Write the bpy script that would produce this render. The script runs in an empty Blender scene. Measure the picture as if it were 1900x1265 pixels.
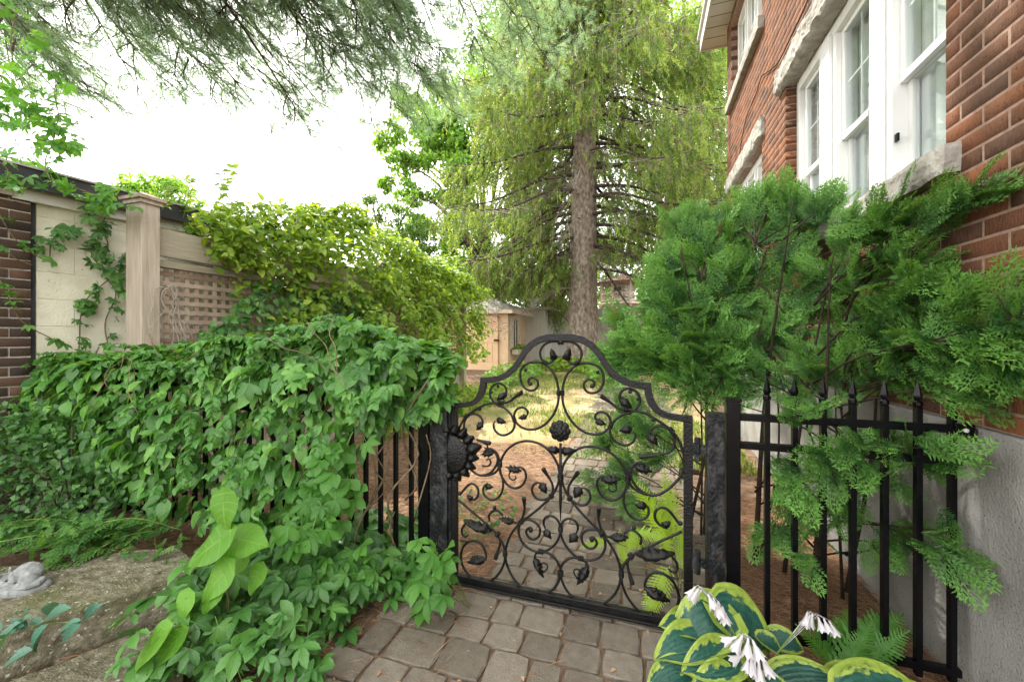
import bpy, bmesh, math, random
import numpy as np
from mathutils import Vector, Matrix, noise as mnoise

random.seed(7)
rng = np.random.default_rng(11)
SC = bpy.context.scene
COL = SC.collection
R_ = math.radians

# ------------------------------------------------------------------ camera
H = 1.32                       # eye height
F = 740.0                      # focal length in photo pixels (photo is 1900 wide)
CX, CY = 950.0, 625.0          # principal column, horizon row
TH = math.atan(243 / F)        # camera looks this far to the left of the house line (+Y)
cT, sT = math.cos(TH), math.sin(TH)
cam_d = bpy.data.cameras.new('camera')
cam = bpy.data.objects.new('camera', cam_d)
COL.objects.link(cam)
cam.location = (0, 0, H)
cam.rotation_euler = (R_(90), 0, TH)
cam_d.sensor_width = 36
cam_d.lens = 36 * F / 1900
cam_d.shift_y = -(632.5 - CY) / 1900
cam_d.clip_start = 0.02
cam_d.clip_end = 400
SC.camera = cam

# ------------------------------------------------------------------ light
SUN_AZ = R_(52)                # from +Y towards -X
SUN_EL = R_(56)
W = bpy.data.worlds.new('World')
SC.world = W
W.use_nodes = True
nt = W.node_tree
for n in list(nt.nodes):
    nt.nodes.remove(n)
wo = nt.nodes.new('ShaderNodeOutputWorld')
bg = nt.nodes.new('ShaderNodeBackground')
sky = nt.nodes.new('ShaderNodeTexSky')
sky.sky_type = 'NISHITA'
sky.sun_disc = False
sky.sun_elevation = SUN_EL
sky.sun_rotation = -SUN_AZ
sky.air_density = 1.0
sky.dust_density = 2.5
sky.ozone_density = 1.0
mixw = nt.nodes.new('ShaderNodeMix')
mixw.data_type = 'RGBA'
nz = nt.nodes.new('ShaderNodeTexNoise')
nz.inputs['Scale'].default_value = 2.2
nz.inputs['Detail'].default_value = 6
tcw = nt.nodes.new('ShaderNodeTexCoord')
rmpw = nt.nodes.new('ShaderNodeMapRange')
rmpw.inputs['From Min'].default_value = 0.3
rmpw.inputs['From Max'].default_value = 0.7
rmpw.inputs['To Min'].default_value = 0.7
rmpw.inputs['To Max'].default_value = 0.95
nt.links.new(tcw.outputs['Generated'], nz.inputs['Vector'])
nt.links.new(nz.outputs['Fac'], rmpw.inputs['Value'])
nt.links.new(rmpw.outputs['Result'], mixw.inputs['Factor'])
nt.links.new(sky.outputs['Color'], mixw.inputs['A'])
mixw.inputs['B'].default_value = (8.35, 8.15, 7.75, 1)      # thin bright cloud
nt.links.new(mixw.outputs['Result'], bg.inputs['Color'])
bg.inputs['Strength'].default_value = 0.15
nt.links.new(bg.outputs['Background'], wo.inputs['Surface'])

sl = bpy.data.lights.new('sun', 'SUN')
sun = bpy.data.objects.new('sun', sl)
COL.objects.link(sun)
sl.energy = 2.3
sl.angle = R_(0.53)
sl.color = (1.0, 0.945, 0.85)
sdir = Vector((-math.sin(SUN_AZ) * math.cos(SUN_EL), math.cos(SUN_AZ) * math.cos(SUN_EL), math.sin(SUN_EL)))
sun.rotation_euler = sdir.to_track_quat('Z', 'Y').to_euler()
sun.location = sdir * 30

SC.view_settings.view_transform = 'Standard'
SC.view_settings.look = 'None'
SC.view_settings.gamma = 1.0
SC.view_settings.use_curve_mapping = False
SC.view_settings.exposure = 2.35
cy = SC.cycles
cy.max_bounces = 8
cy.diffuse_bounces = 4
cy.glossy_bounces = 3
cy.transmission_bounces = 6
cy.transparent_max_bounces = 8
cy.use_denoising = True
cy.sample_clamp_indirect = 8.0
cy.caustics_reflective = False
cy.caustics_refractive = False

# ------------------------------------------------------------------ pixel <-> place
def ray(u, v):
    xc = (u - CX) / F
    return np.array([xc * cT - sT, xc * sT + cT, (CY - v) / F])
def at(u, v, d):
    r = ray(u, v) * d
    return np.array([r[0], r[1], H + r[2]])
def onY(u, v, Y):
    r = ray(u, v)
    return at(u, v, Y / r[1])
def onX(u, v, X):
    r = ray(u, v)
    return at(u, v, X / r[0])
def gz(x, y):                  # lie of the land: level to y=3, then a gentle rise
    return np.clip((np.asarray(y, float) - 3.0) * 0.046, 0, 0.9) + 0 * np.asarray(x, float)

# ------------------------------------------------------------------ object helpers
BASE = {}
def link(o, parent=None, pos=(0, 0, 0)):
    COL.objects.link(o)
    pos = np.asarray(pos, float)
    if parent is not None:
        o.parent = parent
        o.location = tuple(pos - BASE[parent.name])
    else:
        o.location = tuple(pos)
    BASE[o.name] = pos
    return o
def tag(o, label=None, cat=None, group=None, kind=None):
    if label: o['label'] = label
    if cat: o['category'] = cat
    if group: o['group'] = group
    if kind: o['kind'] = kind
    return o
def thing(name, label, cat, base=(0, 0, 0), group=None):
    o = bpy.data.objects.new(name, None)
    o.empty_display_size = 0.1
    link(o, None, base)
    return tag(o, label, cat, group)

class MB:
    """collects hard-surface shapes into one mesh"""
    def __init__(s):
        s.v, s.f, s.cuts = [], [], []
    def add(s, vs, fs):
        o = len(s.v)
        s.v += [tuple(map(float, p)) for p in vs]
        s.f += [tuple(i + o for i in f) for f in fs]
        return s
    def box(s, lo, hi):
        x0, y0, z0 = lo; x1, y1, z1 = hi
        return s.add([(x0,y0,z0),(x1,y0,z0),(x1,y1,z0),(x0,y1,z0),(x0,y0,z1),(x1,y0,z1),(x1,y1,z1),(x0,y1,z1)],
                     [(0,3,2,1),(4,5,6,7),(0,1,5,4),(1,2,6,5),(2,3,7,6),(3,0,4,7)])
    def obox(s, c, ax, ay, az, hx, hy, hz):
        c, ax, ay, az = map(lambda q: np.asarray(q, float), (c, ax, ay, az))
        vs = [c + sx*hx*ax + sy*hy*ay + sz*hz*az for sz in (-1,1) for sx, sy in ((-1,-1),(1,-1),(1,1),(-1,1))]
        return s.add(vs, [(0,3,2,1),(4,5,6,7),(0,1,5,4),(1,2,6,5),(2,3,7,6),(3,0,4,7)])
    def beam(s, a, b, w, h, up=(0,0,1)):
        a = np.asarray(a, float); b = np.asarray(b, float)
        d = b - a; L = np.linalg.norm(d); d /= L
        up = np.asarray(up, float)
        sd = np.cross(d, up); sd /= np.linalg.norm(sd)
        u2 = np.cross(sd, d)
        return s.obox((a+b)/2, d, sd, u2, L/2, w/2, h/2)
    def tube(s, pts, r, n=6, cap=True):
        pts = np.asarray(pts, float)
        m = len(pts)
        r = np.broadcast_to(np.asarray(r, float), (m,))
        t = np.gradient(pts, axis=0)
        t /= np.maximum(np.linalg.norm(t, axis=1, keepdims=True), 1e-9)
        s.cuts.append((len(s.v), len(s.f)))
        ref = np.array([0.0, 0, 1]) if abs(t[0][2]) < 0.9 else np.array([0.0, 1, 0])
        u = np.cross(t[0], ref); u /= np.linalg.norm(u)
        vs = []
        for i in range(m):
            u = u - t[i]*np.dot(u, t[i]); u /= max(np.linalg.norm(u), 1e-9)
            w = np.cross(t[i], u)
            for k in range(n):
                a = 2*math.pi*k/n
                vs.append(pts[i] + r[i]*(math.cos(a)*u + math.sin(a)*w))
        fs = []
        for i in range(m-1):
            for k in range(n):
                k2 = (k+1) % n
                fs.append((i*n+k, i*n+k2, (i+1)*n+k2, (i+1)*n+k))
        if cap:
            fs.append(tuple(range(n))[::-1]); fs.append(tuple((m-1)*n+k for k in range(n)))
        return s.add(vs, fs)
    def lathe(s, prof, c, axis=(0,0,1), n=10):
        axis = np.asarray(axis, float); axis /= np.linalg.norm(axis)
        c = np.asarray(c, float)
        return s.tube([c + axis*h for r, h in prof], [max(r, 1e-4) for r, h in prof], n)
    def ball(s, c, r, n=8, sc=(1,1,1)):
        c = np.asarray(c, float); vs, fs = [], []
        m = n//2+1
        for i in range(m+1):
            p = math.pi*i/m
            for k in range(n):
                a = 2*math.pi*k/n
                vs.append(c + r*np.array([math.sin(p)*math.cos(a)*sc[0], math.sin(p)*math.sin(a)*sc[1], math.cos(p)*sc[2]]))
        for i in range(m):
            for k in range(n):
                k2 = (k+1) % n
                fs.append((i*n+k, (i+1)*n+k, (i+1)*n+k2, i*n+k2))
        return s.add(vs, fs)
    def build(s, name, m, parent=None, smooth=False, bevel=0, auto=False, center=True):
        if name in ('stem', 'stalk', 'leaf_stalk', 'shoot', 'branch', 'bough') and len(s.cuts) > 1:
            if len(s.cuts) <= 300:                      # every stem its own object
                ends = s.cuts[1:] + [(len(s.v), len(s.f))]
                for (v0, f0), (v1, f1) in zip(s.cuts, ends):
                    q = MB(); q.v = s.v[v0:v1]; q.f = [tuple(i-v0 for i in f) for f in s.f[f0:f1]]
                    last = q.build(name, m, parent, smooth)
                return last
            name += 's'
        V = np.array(s.v, float).reshape(-1, 3)
        c = (V.min(0) + V.max(0))/2 if center else np.zeros(3)
        me = bpy.data.meshes.new(name)
        me.from_pydata((V - c).tolist(), [], s.f)
        me.validate()
        if m: me.materials.append(m)
        if smooth: me.shade_smooth()
        o = bpy.data.objects.new(name, me)
        link(o, parent, c)
        if len(s.cuts) > 300: o['kind'] = 'stuff'
        if bevel:
            b = o.modifiers.new('bevel', 'BEVEL'); b.width = bevel; b.segments = 2; b.limit_method = 'ANGLE'
        return o

def npmesh(name, V, T, m, tint=None, lc=None, smooth=True):
    """fast triangle mesh from numpy arrays"""
    me = bpy.data.meshes.new(name)
    nv, nf = len(V), len(T)
    me.vertices.add(nv); me.vertices.foreach_set('co', np.ascontiguousarray(V, np.float32).ravel())
    me.loops.add(nf*3); me.loops.foreach_set('vertex_index', np.ascontiguousarray(T, np.int32).ravel())
    me.polygons.add(nf); me.polygons.foreach_set('loop_start', np.arange(0, nf*3, 3, dtype=np.int32))
    if smooth:
        me.polygons.foreach_set('use_smooth', np.ones(nf, bool))
    if tint is not None:
        a = me.attributes.new('tint', 'FLOAT', 'POINT'); a.data.foreach_set('value', np.ascontiguousarray(tint, np.float32))
    if lc is not None:
        a = me.attributes.new('lc', 'FLOAT_VECTOR', 'POINT'); a.data.foreach_set('vector', np.ascontiguousarray(lc, np.float32).ravel())
    me.update(calc_edges=True)
    if m: me.materials.append(m)
    return me
def npobj(name, V, T, m, parent=None, tint=None, lc=None, smooth=True):
    V = np.asarray(V, float)
    c = (V.min(0) + V.max(0))/2
    o = bpy.data.objects.new(name, npmesh(name, V - c, T, m, tint, lc, smooth))
    return link(o, parent, c)

def unit(a):
    a = np.asarray(a, float)
    return a/np.maximum(np.linalg.norm(a, axis=-1, keepdims=True), 1e-9)
def frames(d, n):
    d = unit(d); s = unit(np.cross(d, n)); n2 = np.cross(s, d)
    return np.stack([s, d, n2], axis=-1)          # columns: side, along, normal
def scatter(t, Rm, P, S, tint):
    """copies of template t merged into arrays"""
    V0, T0, L0 = t
    m, n = len(P), len(V0)
    V = np.einsum('mij,nj->mni', Rm, V0)*np.asarray(S)[:, None, None] + np.asarray(P)[:, None, :]
    T = (T0[None] + (np.arange(m)*n)[:, None, None]).reshape(-1, 3)
    return V.reshape(-1, 3), T, np.repeat(tint, n), np.tile(L0, (m, 1))
def merge(parts):
    Vs, Ts, ti, ls, o = [], [], [], [], 0
    for V, T, t, l in parts:
        Vs.append(V); Ts.append(T + o); ti.append(t); ls.append(l); o += len(V)
    return np.concatenate(Vs), np.concatenate(Ts), np.concatenate(ti), np.concatenate(ls)
def foliage(parent, temps, which, Rm, P, S, tint, m, n_parts=0, score=None, part='leaf', stuff='foliage'):
    """the n_parts best-scored pieces become child objects, the rest one 'stuff' part"""
    P = np.asarray(P); S = np.asarray(S); which = np.asarray(which); tint = np.asarray(tint)
    m_ = len(P)
    order = np.argsort(score) if score is not None else np.arange(m_)
    near, rest = order[:n_parts], order[n_parts:]
    if n_parts:
        ms = [npmesh(part, t[0], t[1], m, None, t[2]) for t in temps]
        b = BASE[parent.name]
        for i in near:
            o = bpy.data.objects.new(part, ms[which[i]])
            COL.objects.link(o); o.parent = parent
            M = Matrix(Rm[i].tolist()).to_4x4()
            o.matrix_local = Matrix.Translation(Vector(P[i] - b)) @ M @ Matrix.Scale(float(S[i]), 4)
            BASE[o.name] = P[i]
    if len(rest):
        ps = []
        for k, t in enumerate(temps):
            ix = rest[which[rest] == k]
            if len(ix):
                ps.append(scatter(t, Rm[ix], P[ix], S[ix], tint[ix]))
        V, T, ti, lc = merge(ps)
        o = npobj(stuff, V, T, m, parent, ti, lc)
        o['kind'] = 'stuff'
        return o

def spline(pts, k=8):
    p = np.asarray(pts, float)
    if len(p) < 3: 
        t = np.linspace(0, 1, k)[:, None]
        return p[0]*(1-t) + p[-1]*t
    q = np.vstack([2*p[0]-p[1], p, 2*p[-1]-p[-2]])
    out = []
    for i in range(1, len(q)-2):
        for t in np.linspace(0, 1, k, endpoint=False):
            a, b, c, d = q[i-1], q[i], q[i+1], q[i+2]
            out.append(0.5*((2*b) + (c-a)*t + (2*a-5*b+4*c-d)*t*t + (3*b-a-3*c+d)*t**3))
    out.append(p[-1])
    return np.array(out)

# ------------------------------------------------------------------ materials
def nodes(name):
    m = bpy.data.materials.new(name); m.use_nodes = True
    t = m.node_tree
    for n in list(t.nodes): t.nodes.remove(n)
    o = t.nodes.new('ShaderNodeOutputMaterial')
    return m, t, o
def ramp(t, cols):
    r = t.nodes.new('ShaderNodeValToRGB')
    e = r.color_ramp.elements
    while len(e) < len(cols): e.new(0.5)
    for el, (p, c) in zip(e, cols):
        el.position = p; el.color = (*c, 1)
    return r
def noise_mat(name, cols, scale=8, detail=6, rough=0.7, bump=0.3, bscale=None, stretch=(1,1,1), piece=0.0, spec=0.3,
              speck=None, metal=0.0, rough2=None, dist=0.0, big=None):
    """noise through a colour ramp + bump; piece = how much each object / piece shifts along the ramp"""
    m, t, o = nodes(name)
    N, Lk = t.nodes.new, t.links.new
    g = N('ShaderNodeNewGeometry'); mp = N('ShaderNodeMapping'); mp.inputs['Scale'].default_value = stretch
    Lk(g.outputs['Position'], mp.inputs['Vector'])
    n1 = N('ShaderNodeTexNoise'); n1.inputs['Scale'].default_value = scale; n1.inputs['Detail'].default_value = detail
    n1.inputs['Distortion'].default_value = dist
    Lk(mp.outputs[0], n1.inputs['Vector'])
    fac = n1.outputs['Fac']
    if piece:
        oi = N('ShaderNodeObjectInfo'); at_ = N('ShaderNodeAttribute'); at_.attribute_name = 'tint'
        ad = N('ShaderNodeMath'); ad.operation = 'ADD'; Lk(oi.outputs['Random'], ad.inputs[0]); Lk(at_.outputs['Fac'], ad.inputs[1])
        fr = N('ShaderNodeMath'); fr.operation = 'FRACT'; Lk(ad.outputs[0], fr.inputs[0])
        mx = N('ShaderNodeMix'); mx.data_type = 'FLOAT'; mx.inputs['Factor'].default_value = piece
        Lk(fac, mx.inputs['A']); Lk(fr.outputs[0], mx.inputs['B']); fac = mx.outputs['Result']
    rp = ramp(t, cols); Lk(fac, rp.inputs['Fac'])
    col = rp.outputs['Color']
    if big:
        n3 = N('ShaderNodeTexNoise'); n3.inputs['Scale'].default_value = big[0]; n3.inputs['Detail'].default_value = 3
        Lk(g.outputs['Position'], n3.inputs['Vector'])
        mr = N('ShaderNodeMapRange'); mr.inputs['From Min'].default_value = big[2]; mr.inputs['From Max'].default_value = big[3]
        Lk(n3.outputs['Fac'], mr.inputs['Value'])
        mc = N('ShaderNodeMix'); mc.data_type = 'RGBA'; Lk(mr.outputs[0], mc.inputs['Factor'])
        Lk(col, mc.inputs['A']); mc.inputs['B'].default_value = (*big[1], 1); col = mc.outputs['Result']
    if speck:
        v = N('ShaderNodeTexNoise'); v.inputs['Scale'].default_value = speck[0]; v.inputs['Detail'].default_value = 2
        Lk(g.outputs['Position'], v.inputs['Vector'])
        mr = N('ShaderNodeMapRange'); mr.inputs['From Min'].default_value = speck[2]; mr.inputs['From Max'].default_value = speck[2]+0.08
        Lk(v.outputs['Fac'], mr.inputs['Value'])
        mc = N('ShaderNodeMix'); mc.data_type = 'RGBA'; Lk(mr.outputs[0], mc.inputs['Factor'])
        Lk(col, mc.inputs['A']); mc.inputs['B'].default_value = (*speck[1], 1); col = mc.outputs['Result']
    b = N('ShaderNodeBsdfPrincipled'); Lk(col, b.inputs['Base Color'])
    b.inputs['Roughness'].default_value = rough; b.inputs['Specular IOR Level'].default_value = spec; b.inputs['Metallic'].default_value = metal
    if rough2 is not None:
        mr = N('ShaderNodeMapRange'); mr.inputs['To Min'].default_value = rough; mr.inputs['To Max'].default_value = rough2
        Lk(n1.outputs['Fac'], mr.inputs['Value']); Lk(mr.outputs[0], b.inputs['Roughness'])
    if bump:
        n2 = N('ShaderNodeTexNoise'); n2.inputs['Scale'].default_value = bscale or scale*3; n2.inputs['Detail'].default_value = 5
        Lk(mp.outputs[0], n2.inputs['Vector'])
        bp = N('ShaderNodeBump'); bp.inputs['Strength'].default_value = bump; bp.inputs['Distance'].default_value = 0.01
        Lk(n2.outputs['Fac'], bp.inputs['Height']); Lk(bp.outputs[0], b.inputs['Normal'])
    Lk(b.outputs[0], o.inputs['Surface'])
    return m
def leaf_mat(name, dark, mid, light, trans=0.35, rough=0.42, spec=0.4, veins=0.0, tcol=None, tip=None):
    m, t, o = nodes(name)
    N, Lk = t.nodes.new, t.links.new
    oi = N('ShaderNodeObjectInfo'); at_ = N('ShaderNodeAttribute'); at_.attribute_name = 'tint'
    ad = N('ShaderNodeMath'); ad.operation = 'ADD'; Lk(oi.outputs['Random'], ad.inputs[0]); Lk(at_.outputs['Fac'], ad.inputs[1])
    fr = N('ShaderNodeMath'); fr.operation = 'FRACT'; Lk(ad.outputs[0], fr.inputs[0])
    g = N('ShaderNodeNewGeometry'); nn = N('ShaderNodeTexNoise'); nn.inputs['Scale'].default_value = 35; Lk(g.outputs['Position'], nn.inputs['Vector'])
    mx = N('ShaderNodeMix'); mx.data_type = 'FLOAT'; mx.inputs['Factor'].default_value = 0.25
    Lk(fr.outputs[0], mx.inputs['A']); Lk(nn.outputs['Fac'], mx.inputs['B'])
    rp = ramp(t, [(0.05, dark), (0.5, mid), (0.95, light)]); Lk(mx.outputs['Result'], rp.inputs['Fac'])
    col = rp.outputs['Color']
    bsdf = N('ShaderNodeBsdfPrincipled')
    if veins:
        la = N('ShaderNodeAttribute'); la.attribute_name = 'lc'
        sx = N('ShaderNodeSeparateXYZ'); Lk(la.outputs['Vector'], sx.inputs[0])
        ab = N('ShaderNodeMath'); ab.operation = 'ABSOLUTE'; Lk(sx.outputs['X'], ab.inputs[0])
        mr = N('ShaderNodeMapRange'); mr.inputs['From Min'].default_value = 0.0; mr.inputs['From Max'].default_value = 0.09
        mr.inputs['To Min'].default_value = 1; mr.inputs['To Max'].default_value = 0; Lk(ab.outputs[0], mr.inputs['Value'])
        # side veins: stripes in (along - 0.35*across)
        m1 = N('ShaderNodeMath'); m1.operation = 'MULTIPLY_ADD'; m1.inputs[1].default_value = -0.22; Lk(ab.outputs[0], m1.inputs[0]); Lk(sx.outputs['Y'], m1.inputs[2])
        m2 = N('ShaderNodeMath'); m2.operation = 'MULTIPLY'; m2.inputs[1].default_value = 40; Lk(m1.outputs[0], m2.inputs[0])
        m3 = N('ShaderNodeMath'); m3.operation = 'SINE'; Lk(m2.outputs[0], m3.inputs[0])
        mr2 = N('ShaderNodeMapRange'); mr2.inputs['From Min'].default_value = 0.8; mr2.inputs['To Max'].default_value = 0.6; Lk(m3.outputs[0], mr2.inputs['Value'])
        mm = N('ShaderNodeMath'); mm.operation = 'MAXIMUM'; Lk(mr.outputs[0], mm.inputs[0]); Lk(mr2.outputs[0], mm.inputs[1])
        ms = N('ShaderNodeMath'); ms.operation = 'MULTIPLY'; ms.inputs[1].default_value = veins; Lk(mm.outputs[0], ms.inputs[0])
        mc = N('ShaderNodeMix'); mc.data_type = 'RGBA'; Lk(ms.outputs[0], mc.inputs['Factor']); Lk(col, mc.inputs['A'])
        mc.inputs['B'].default_value = (light[0]*1.5, light[1]*1.3, light[2]*1.4, 1); col = mc.outputs['Result']
        bp = N('ShaderNodeBump'); bp.inputs['Strength'].default_value = 0.35; bp.inputs['Distance'].default_value = 0.004; bp.invert = True
        Lk(mm.outputs[0], bp.inputs['Height']); Lk(bp.outputs[0], bsdf.inputs['Normal'])
    if tip:                                            # paler tips: light caught there put into the colour, plus new growth
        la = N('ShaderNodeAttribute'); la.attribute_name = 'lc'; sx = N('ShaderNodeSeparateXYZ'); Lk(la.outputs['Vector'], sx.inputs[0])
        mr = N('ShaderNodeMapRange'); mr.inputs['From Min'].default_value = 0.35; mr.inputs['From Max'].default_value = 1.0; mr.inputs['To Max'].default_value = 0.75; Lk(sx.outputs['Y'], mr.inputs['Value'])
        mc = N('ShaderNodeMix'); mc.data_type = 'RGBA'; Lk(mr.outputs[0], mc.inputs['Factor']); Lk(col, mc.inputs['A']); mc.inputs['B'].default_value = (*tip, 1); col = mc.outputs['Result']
    Lk(col, bsdf.inputs['Base Color']); bsdf.inputs['Roughness'].default_value = rough; bsdf.inputs['Specular IOR Level'].default_value = spec
    tr = N('ShaderNodeBsdfTranslucent')
    hs = N('ShaderNodeMix'); hs.data_type = 'RGBA'; hs.blend_type = 'MULTIPLY'; hs.inputs['Factor'].default_value = 1
    Lk(col, hs.inputs['A']); hs.inputs['B'].default_value = (*(tcol or (2.0, 1.7, 0.7)), 1); Lk(hs.outputs['Result'], tr.inputs['Color'])
    ms_ = N('ShaderNodeMixShader'); ms_.inputs[0].default_value = trans
    Lk(bsdf.outputs[0], ms_.inputs[1]); Lk(tr.outputs[0], ms_.inputs[2]); Lk(ms_.outputs[0], o.inputs['Surface'])
    return m

M = {}
M['brick'] = noise_mat('brick_red', [(0.06,(0.05,0.035,0.028)),(0.24,(0.095,0.048,0.03)),(0.46,(0.15,0.06,0.032)),(0.85,(0.225,0.09,0.041))],
                       scale=16, detail=10, rough=0.9, bump=0.9, bscale=75, stretch=(1,1.5,0.4), piece=0.62, spec=0.15, speck=(110,(0.045,0.03,0.022),0.62), big=(1.4,(0.075,0.05,0.036),0.52,0.8))
M['mortar'] = noise_mat('mortar', [(0.3,(0.22,0.145,0.112)),(0.7,(0.32,0.22,0.172))], scale=30, rough=0.95, bump=0.4, spec=0.1)
M['darkbrick'] = noise_mat('brick_dark', [(0.15,(0.026,0.02,0.017)),(0.5,(0.055,0.036,0.026)),(0.85,(0.095,0.055,0.035))],
                       scale=9, rough=0.85, bump=0.5, bscale=90, piece=0.6, spec=0.2)
M['lightmortar'] = noise_mat('mortar_pale', [(0.3,(0.36,0.34,0.29)),(0.7,(0.5,0.48,0.42))], scale=30, rough=0.95, bump=0.4, spec=0.1)
M['concrete'] = noise_mat('concrete_render', [(0.25,(0.19,0.182,0.17)),(0.5,(0.285,0.275,0.258)),(0.75,(0.36,0.35,0.335))], scale=5, detail=10, rough=0.95,
                       bump=0.6, bscale=110, spec=0.1, speck=(120,(0.12,0.115,0.105),0.62), big=(2.2,(0.2,0.2,0.19),0.5,0.68))
M['limestone'] = noise_mat('limestone', [(0.25,(0.2,0.185,0.16)),(0.5,(0.31,0.295,0.265)),(0.8,(0.42,0.4,0.37))], scale=14, detail=8, rough=0.9, bump=0.9, bscale=40, spec=0.15)
M['white'] = noise_mat('white_paint', [(0.2,(0.68,0.69,0.68)),(0.8,(0.78,0.79,0.78))], scale=3, rough=0.4, bump=0.05, spec=0.4)
M['soffit'] = noise_mat('soffit_paint', [(0.2,(0.5,0.47,0.42)),(0.8,(0.6,0.57,0.52))], scale=3, rough=0.6, bump=0.05)
M['screen'] = noise_mat('insect_screen', [(0.3,(0.16,0.16,0.155)),(0.7,(0.21,0.21,0.2))], scale=4, rough=0.8, bump=0.1, bscale=400, big=(2.5,(0.4,0.4,0.39),0.48,0.6))
M['curtain'] = noise_mat('net_curtain', [(0.3,(0.5,0.5,0.49)),(0.7,(0.84,0.84,0.82))], scale=2, rough=0.9, bump=0.0, stretch=(1,9,0.6))
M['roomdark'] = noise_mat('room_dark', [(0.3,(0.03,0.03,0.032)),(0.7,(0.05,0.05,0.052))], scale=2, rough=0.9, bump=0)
M['iron'] = noise_mat('wrought_iron', [(0.3,(0.0025,0.0025,0.003)),(0.62,(0.005,0.0048,0.0045)),(0.8,(0.02,0.013,0.009))], scale=24, detail=8, rough=0.22, rough2=0.5, bump=0.5, bscale=120, spec=0.3)
M['ironpost'] = noise_mat('rusty_post_paint', [(0.3,(0.003,0.0035,0.004)),(0.5,(0.006,0.007,0.009)),(0.6,(0.035,0.036,0.036)),(0.67,(0.008,0.008,0.009)),(0.78,(0.07,0.026,0.014))], scale=22, detail=10, rough=0.35, rough2=0.7, bump=0.8, bscale=90, spec=0.3,
                       big=(3,(0.07,0.026,0.014),0.56,0.75), stretch=(1,1,0.6))
M['blackpaint'] = noise_mat('black_gloss_paint', [(0.3,(0.0022,0.0022,0.003)),(0.75,(0.004,0.004,0.0055))], scale=30, rough=0.25, bump=0.08, bscale=200, spec=0.2, speck=(260,(0.2,0.2,0.2),0.76))
M['wood'] = noise_mat('weathered_wood', [(0.2,(0.2,0.165,0.125)),(0.5,(0.33,0.285,0.225)),(0.8,(0.44,0.39,0.32))], scale=14, detail=8, rough=0.85, bump=0.4, bscale=40, stretch=(3,3,0.22), piece=0.25, spec=0.15,
                       speck=(9,(0.13,0.085,0.05),0.72))
M['woodh'] = noise_mat('weathered_wood_boards', [(0.2,(0.19,0.16,0.115)),(0.5,(0.3,0.265,0.2)),(0.8,(0.4,0.36,0.28))], scale=14, detail=8, rough=0.85, bump=0.4, bscale=40, stretch=(3,0.25,3), piece=0.25, spec=0.15)
M['lath'] = noise_mat('lattice_wood', [(0.2,(0.2,0.14,0.1)),(0.5,(0.3,0.23,0.175)),(0.8,(0.4,0.32,0.25))], scale=12, rough=0.85, bump=0.3, piece=0.5, spec=0.15)
M['copper'] = noise_mat('cap_metal', [(0.3,(0.2,0.13,0.1)),(0.7,(0.34,0.25,0.2))], scale=12, rough=0.5, bump=0.2, spec=0.4)
M['beige'] = noise_mat('painted_block', [(0.25,(0.5,0.48,0.37)),(0.55,(0.6,0.58,0.46)),(0.8,(0.66,0.64,0.52))], scale=7, detail=8, rough=0.85, bump=0.5, bscale=60, spec=0.15, speck=(45,(0.3,0.27,0.19),0.68), big=(1.8,(0.4,0.38,0.26),0.5,0.75))
M['fascia'] = noise_mat('dark_fascia', [(0.3,(0.02,0.021,0.023)),(0.7,(0.04,0.041,0.044))], scale=8, rough=0.6, bump=0.1)
M['paver'] = noise_mat('paver', [(0.2,(0.095,0.08,0.062)),(0.5,(0.15,0.129,0.102)),(0.8,(0.215,0.188,0.152))], scale=26, detail=9, rough=0.92, bump=0.55, bscale=130, piece=0.4, spec=0.15, speck=(150,(0.12,0.11,0.1),0.64))
M['flag'] = noise_mat('flagstone', [(0.25,(0.07,0.062,0.038)),(0.5,(0.14,0.128,0.085)),(0.75,(0.25,0.235,0.175))], scale=26, detail=12, rough=0.95, bump=1.0, bscale=95, spec=0.1, stretch=(1.0,1.4,1.6),
                      big=(2.6,(0.075,0.085,0.028),0.46,0.64), speck=(60,(0.4,0.385,0.32),0.63))
M['statue'] = noise_mat('cast_stone', [(0.3,(0.13,0.135,0.13)),(0.5,(0.19,0.2,0.195)),(0.72,(0.26,0.27,0.265))], scale=45, detail=8, rough=0.95, bump=0.4, bscale=170, spec=0.15)
M['soil'] = noise_mat('soil', [(0.3,(0.075,0.05,0.034)),(0.6,(0.16,0.105,0.068)),(0.8,(0.27,0.18,0.115))], scale=14, detail=10, rough=0.95, bump=0.9, spec=0.1)
M['lawn'] = noise_mat('lawn_soil', [(0.3,(0.14,0.15,0.05)),(0.48,(0.28,0.22,0.11)),(0.68,(0.4,0.29,0.18))], scale=1.6, detail=9, rough=0.95, bump=0.8, bscale=60, spec=0.1)
M['needle_straw'] = leaf_mat('pine_straw', (0.15,0.075,0.04), (0.3,0.165,0.09), (0.47,0.31,0.19), trans=0.1, rough=0.7, spec=0.2, tcol=(1.2,1,0.8))
M['bark'] = noise_mat('spruce_bark', [(0.28,(0.085,0.066,0.052)),(0.5,(0.21,0.172,0.14)),(0.72,(0.37,0.32,0.27))], scale=9, detail=10, rough=0.95, bump=1.0, bscale=16, stretch=(1.5,1.5,0.8), spec=0.1)
M['twig'] = noise_mat('twig_bark', [(0.3,(0.035,0.025,0.019)),(0.7,(0.09,0.068,0.054))], scale=14, rough=0.9, bump=0.4, spec=0.15)
M['cedarstem'] = noise_mat('cedar_stem', [(0.3,(0.02,0.014,0.01)),(0.7,(0.05,0.036,0.026))], scale=20, rough=0.9, bump=0.4, spec=0.1)
M['deadtwig'] = noise_mat('dead_twig', [(0.3,(0.15,0.125,0.1)),(0.7,(0.3,0.27,0.23))], scale=14, rough=0.9, bump=0.3, spec=0.15)
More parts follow.
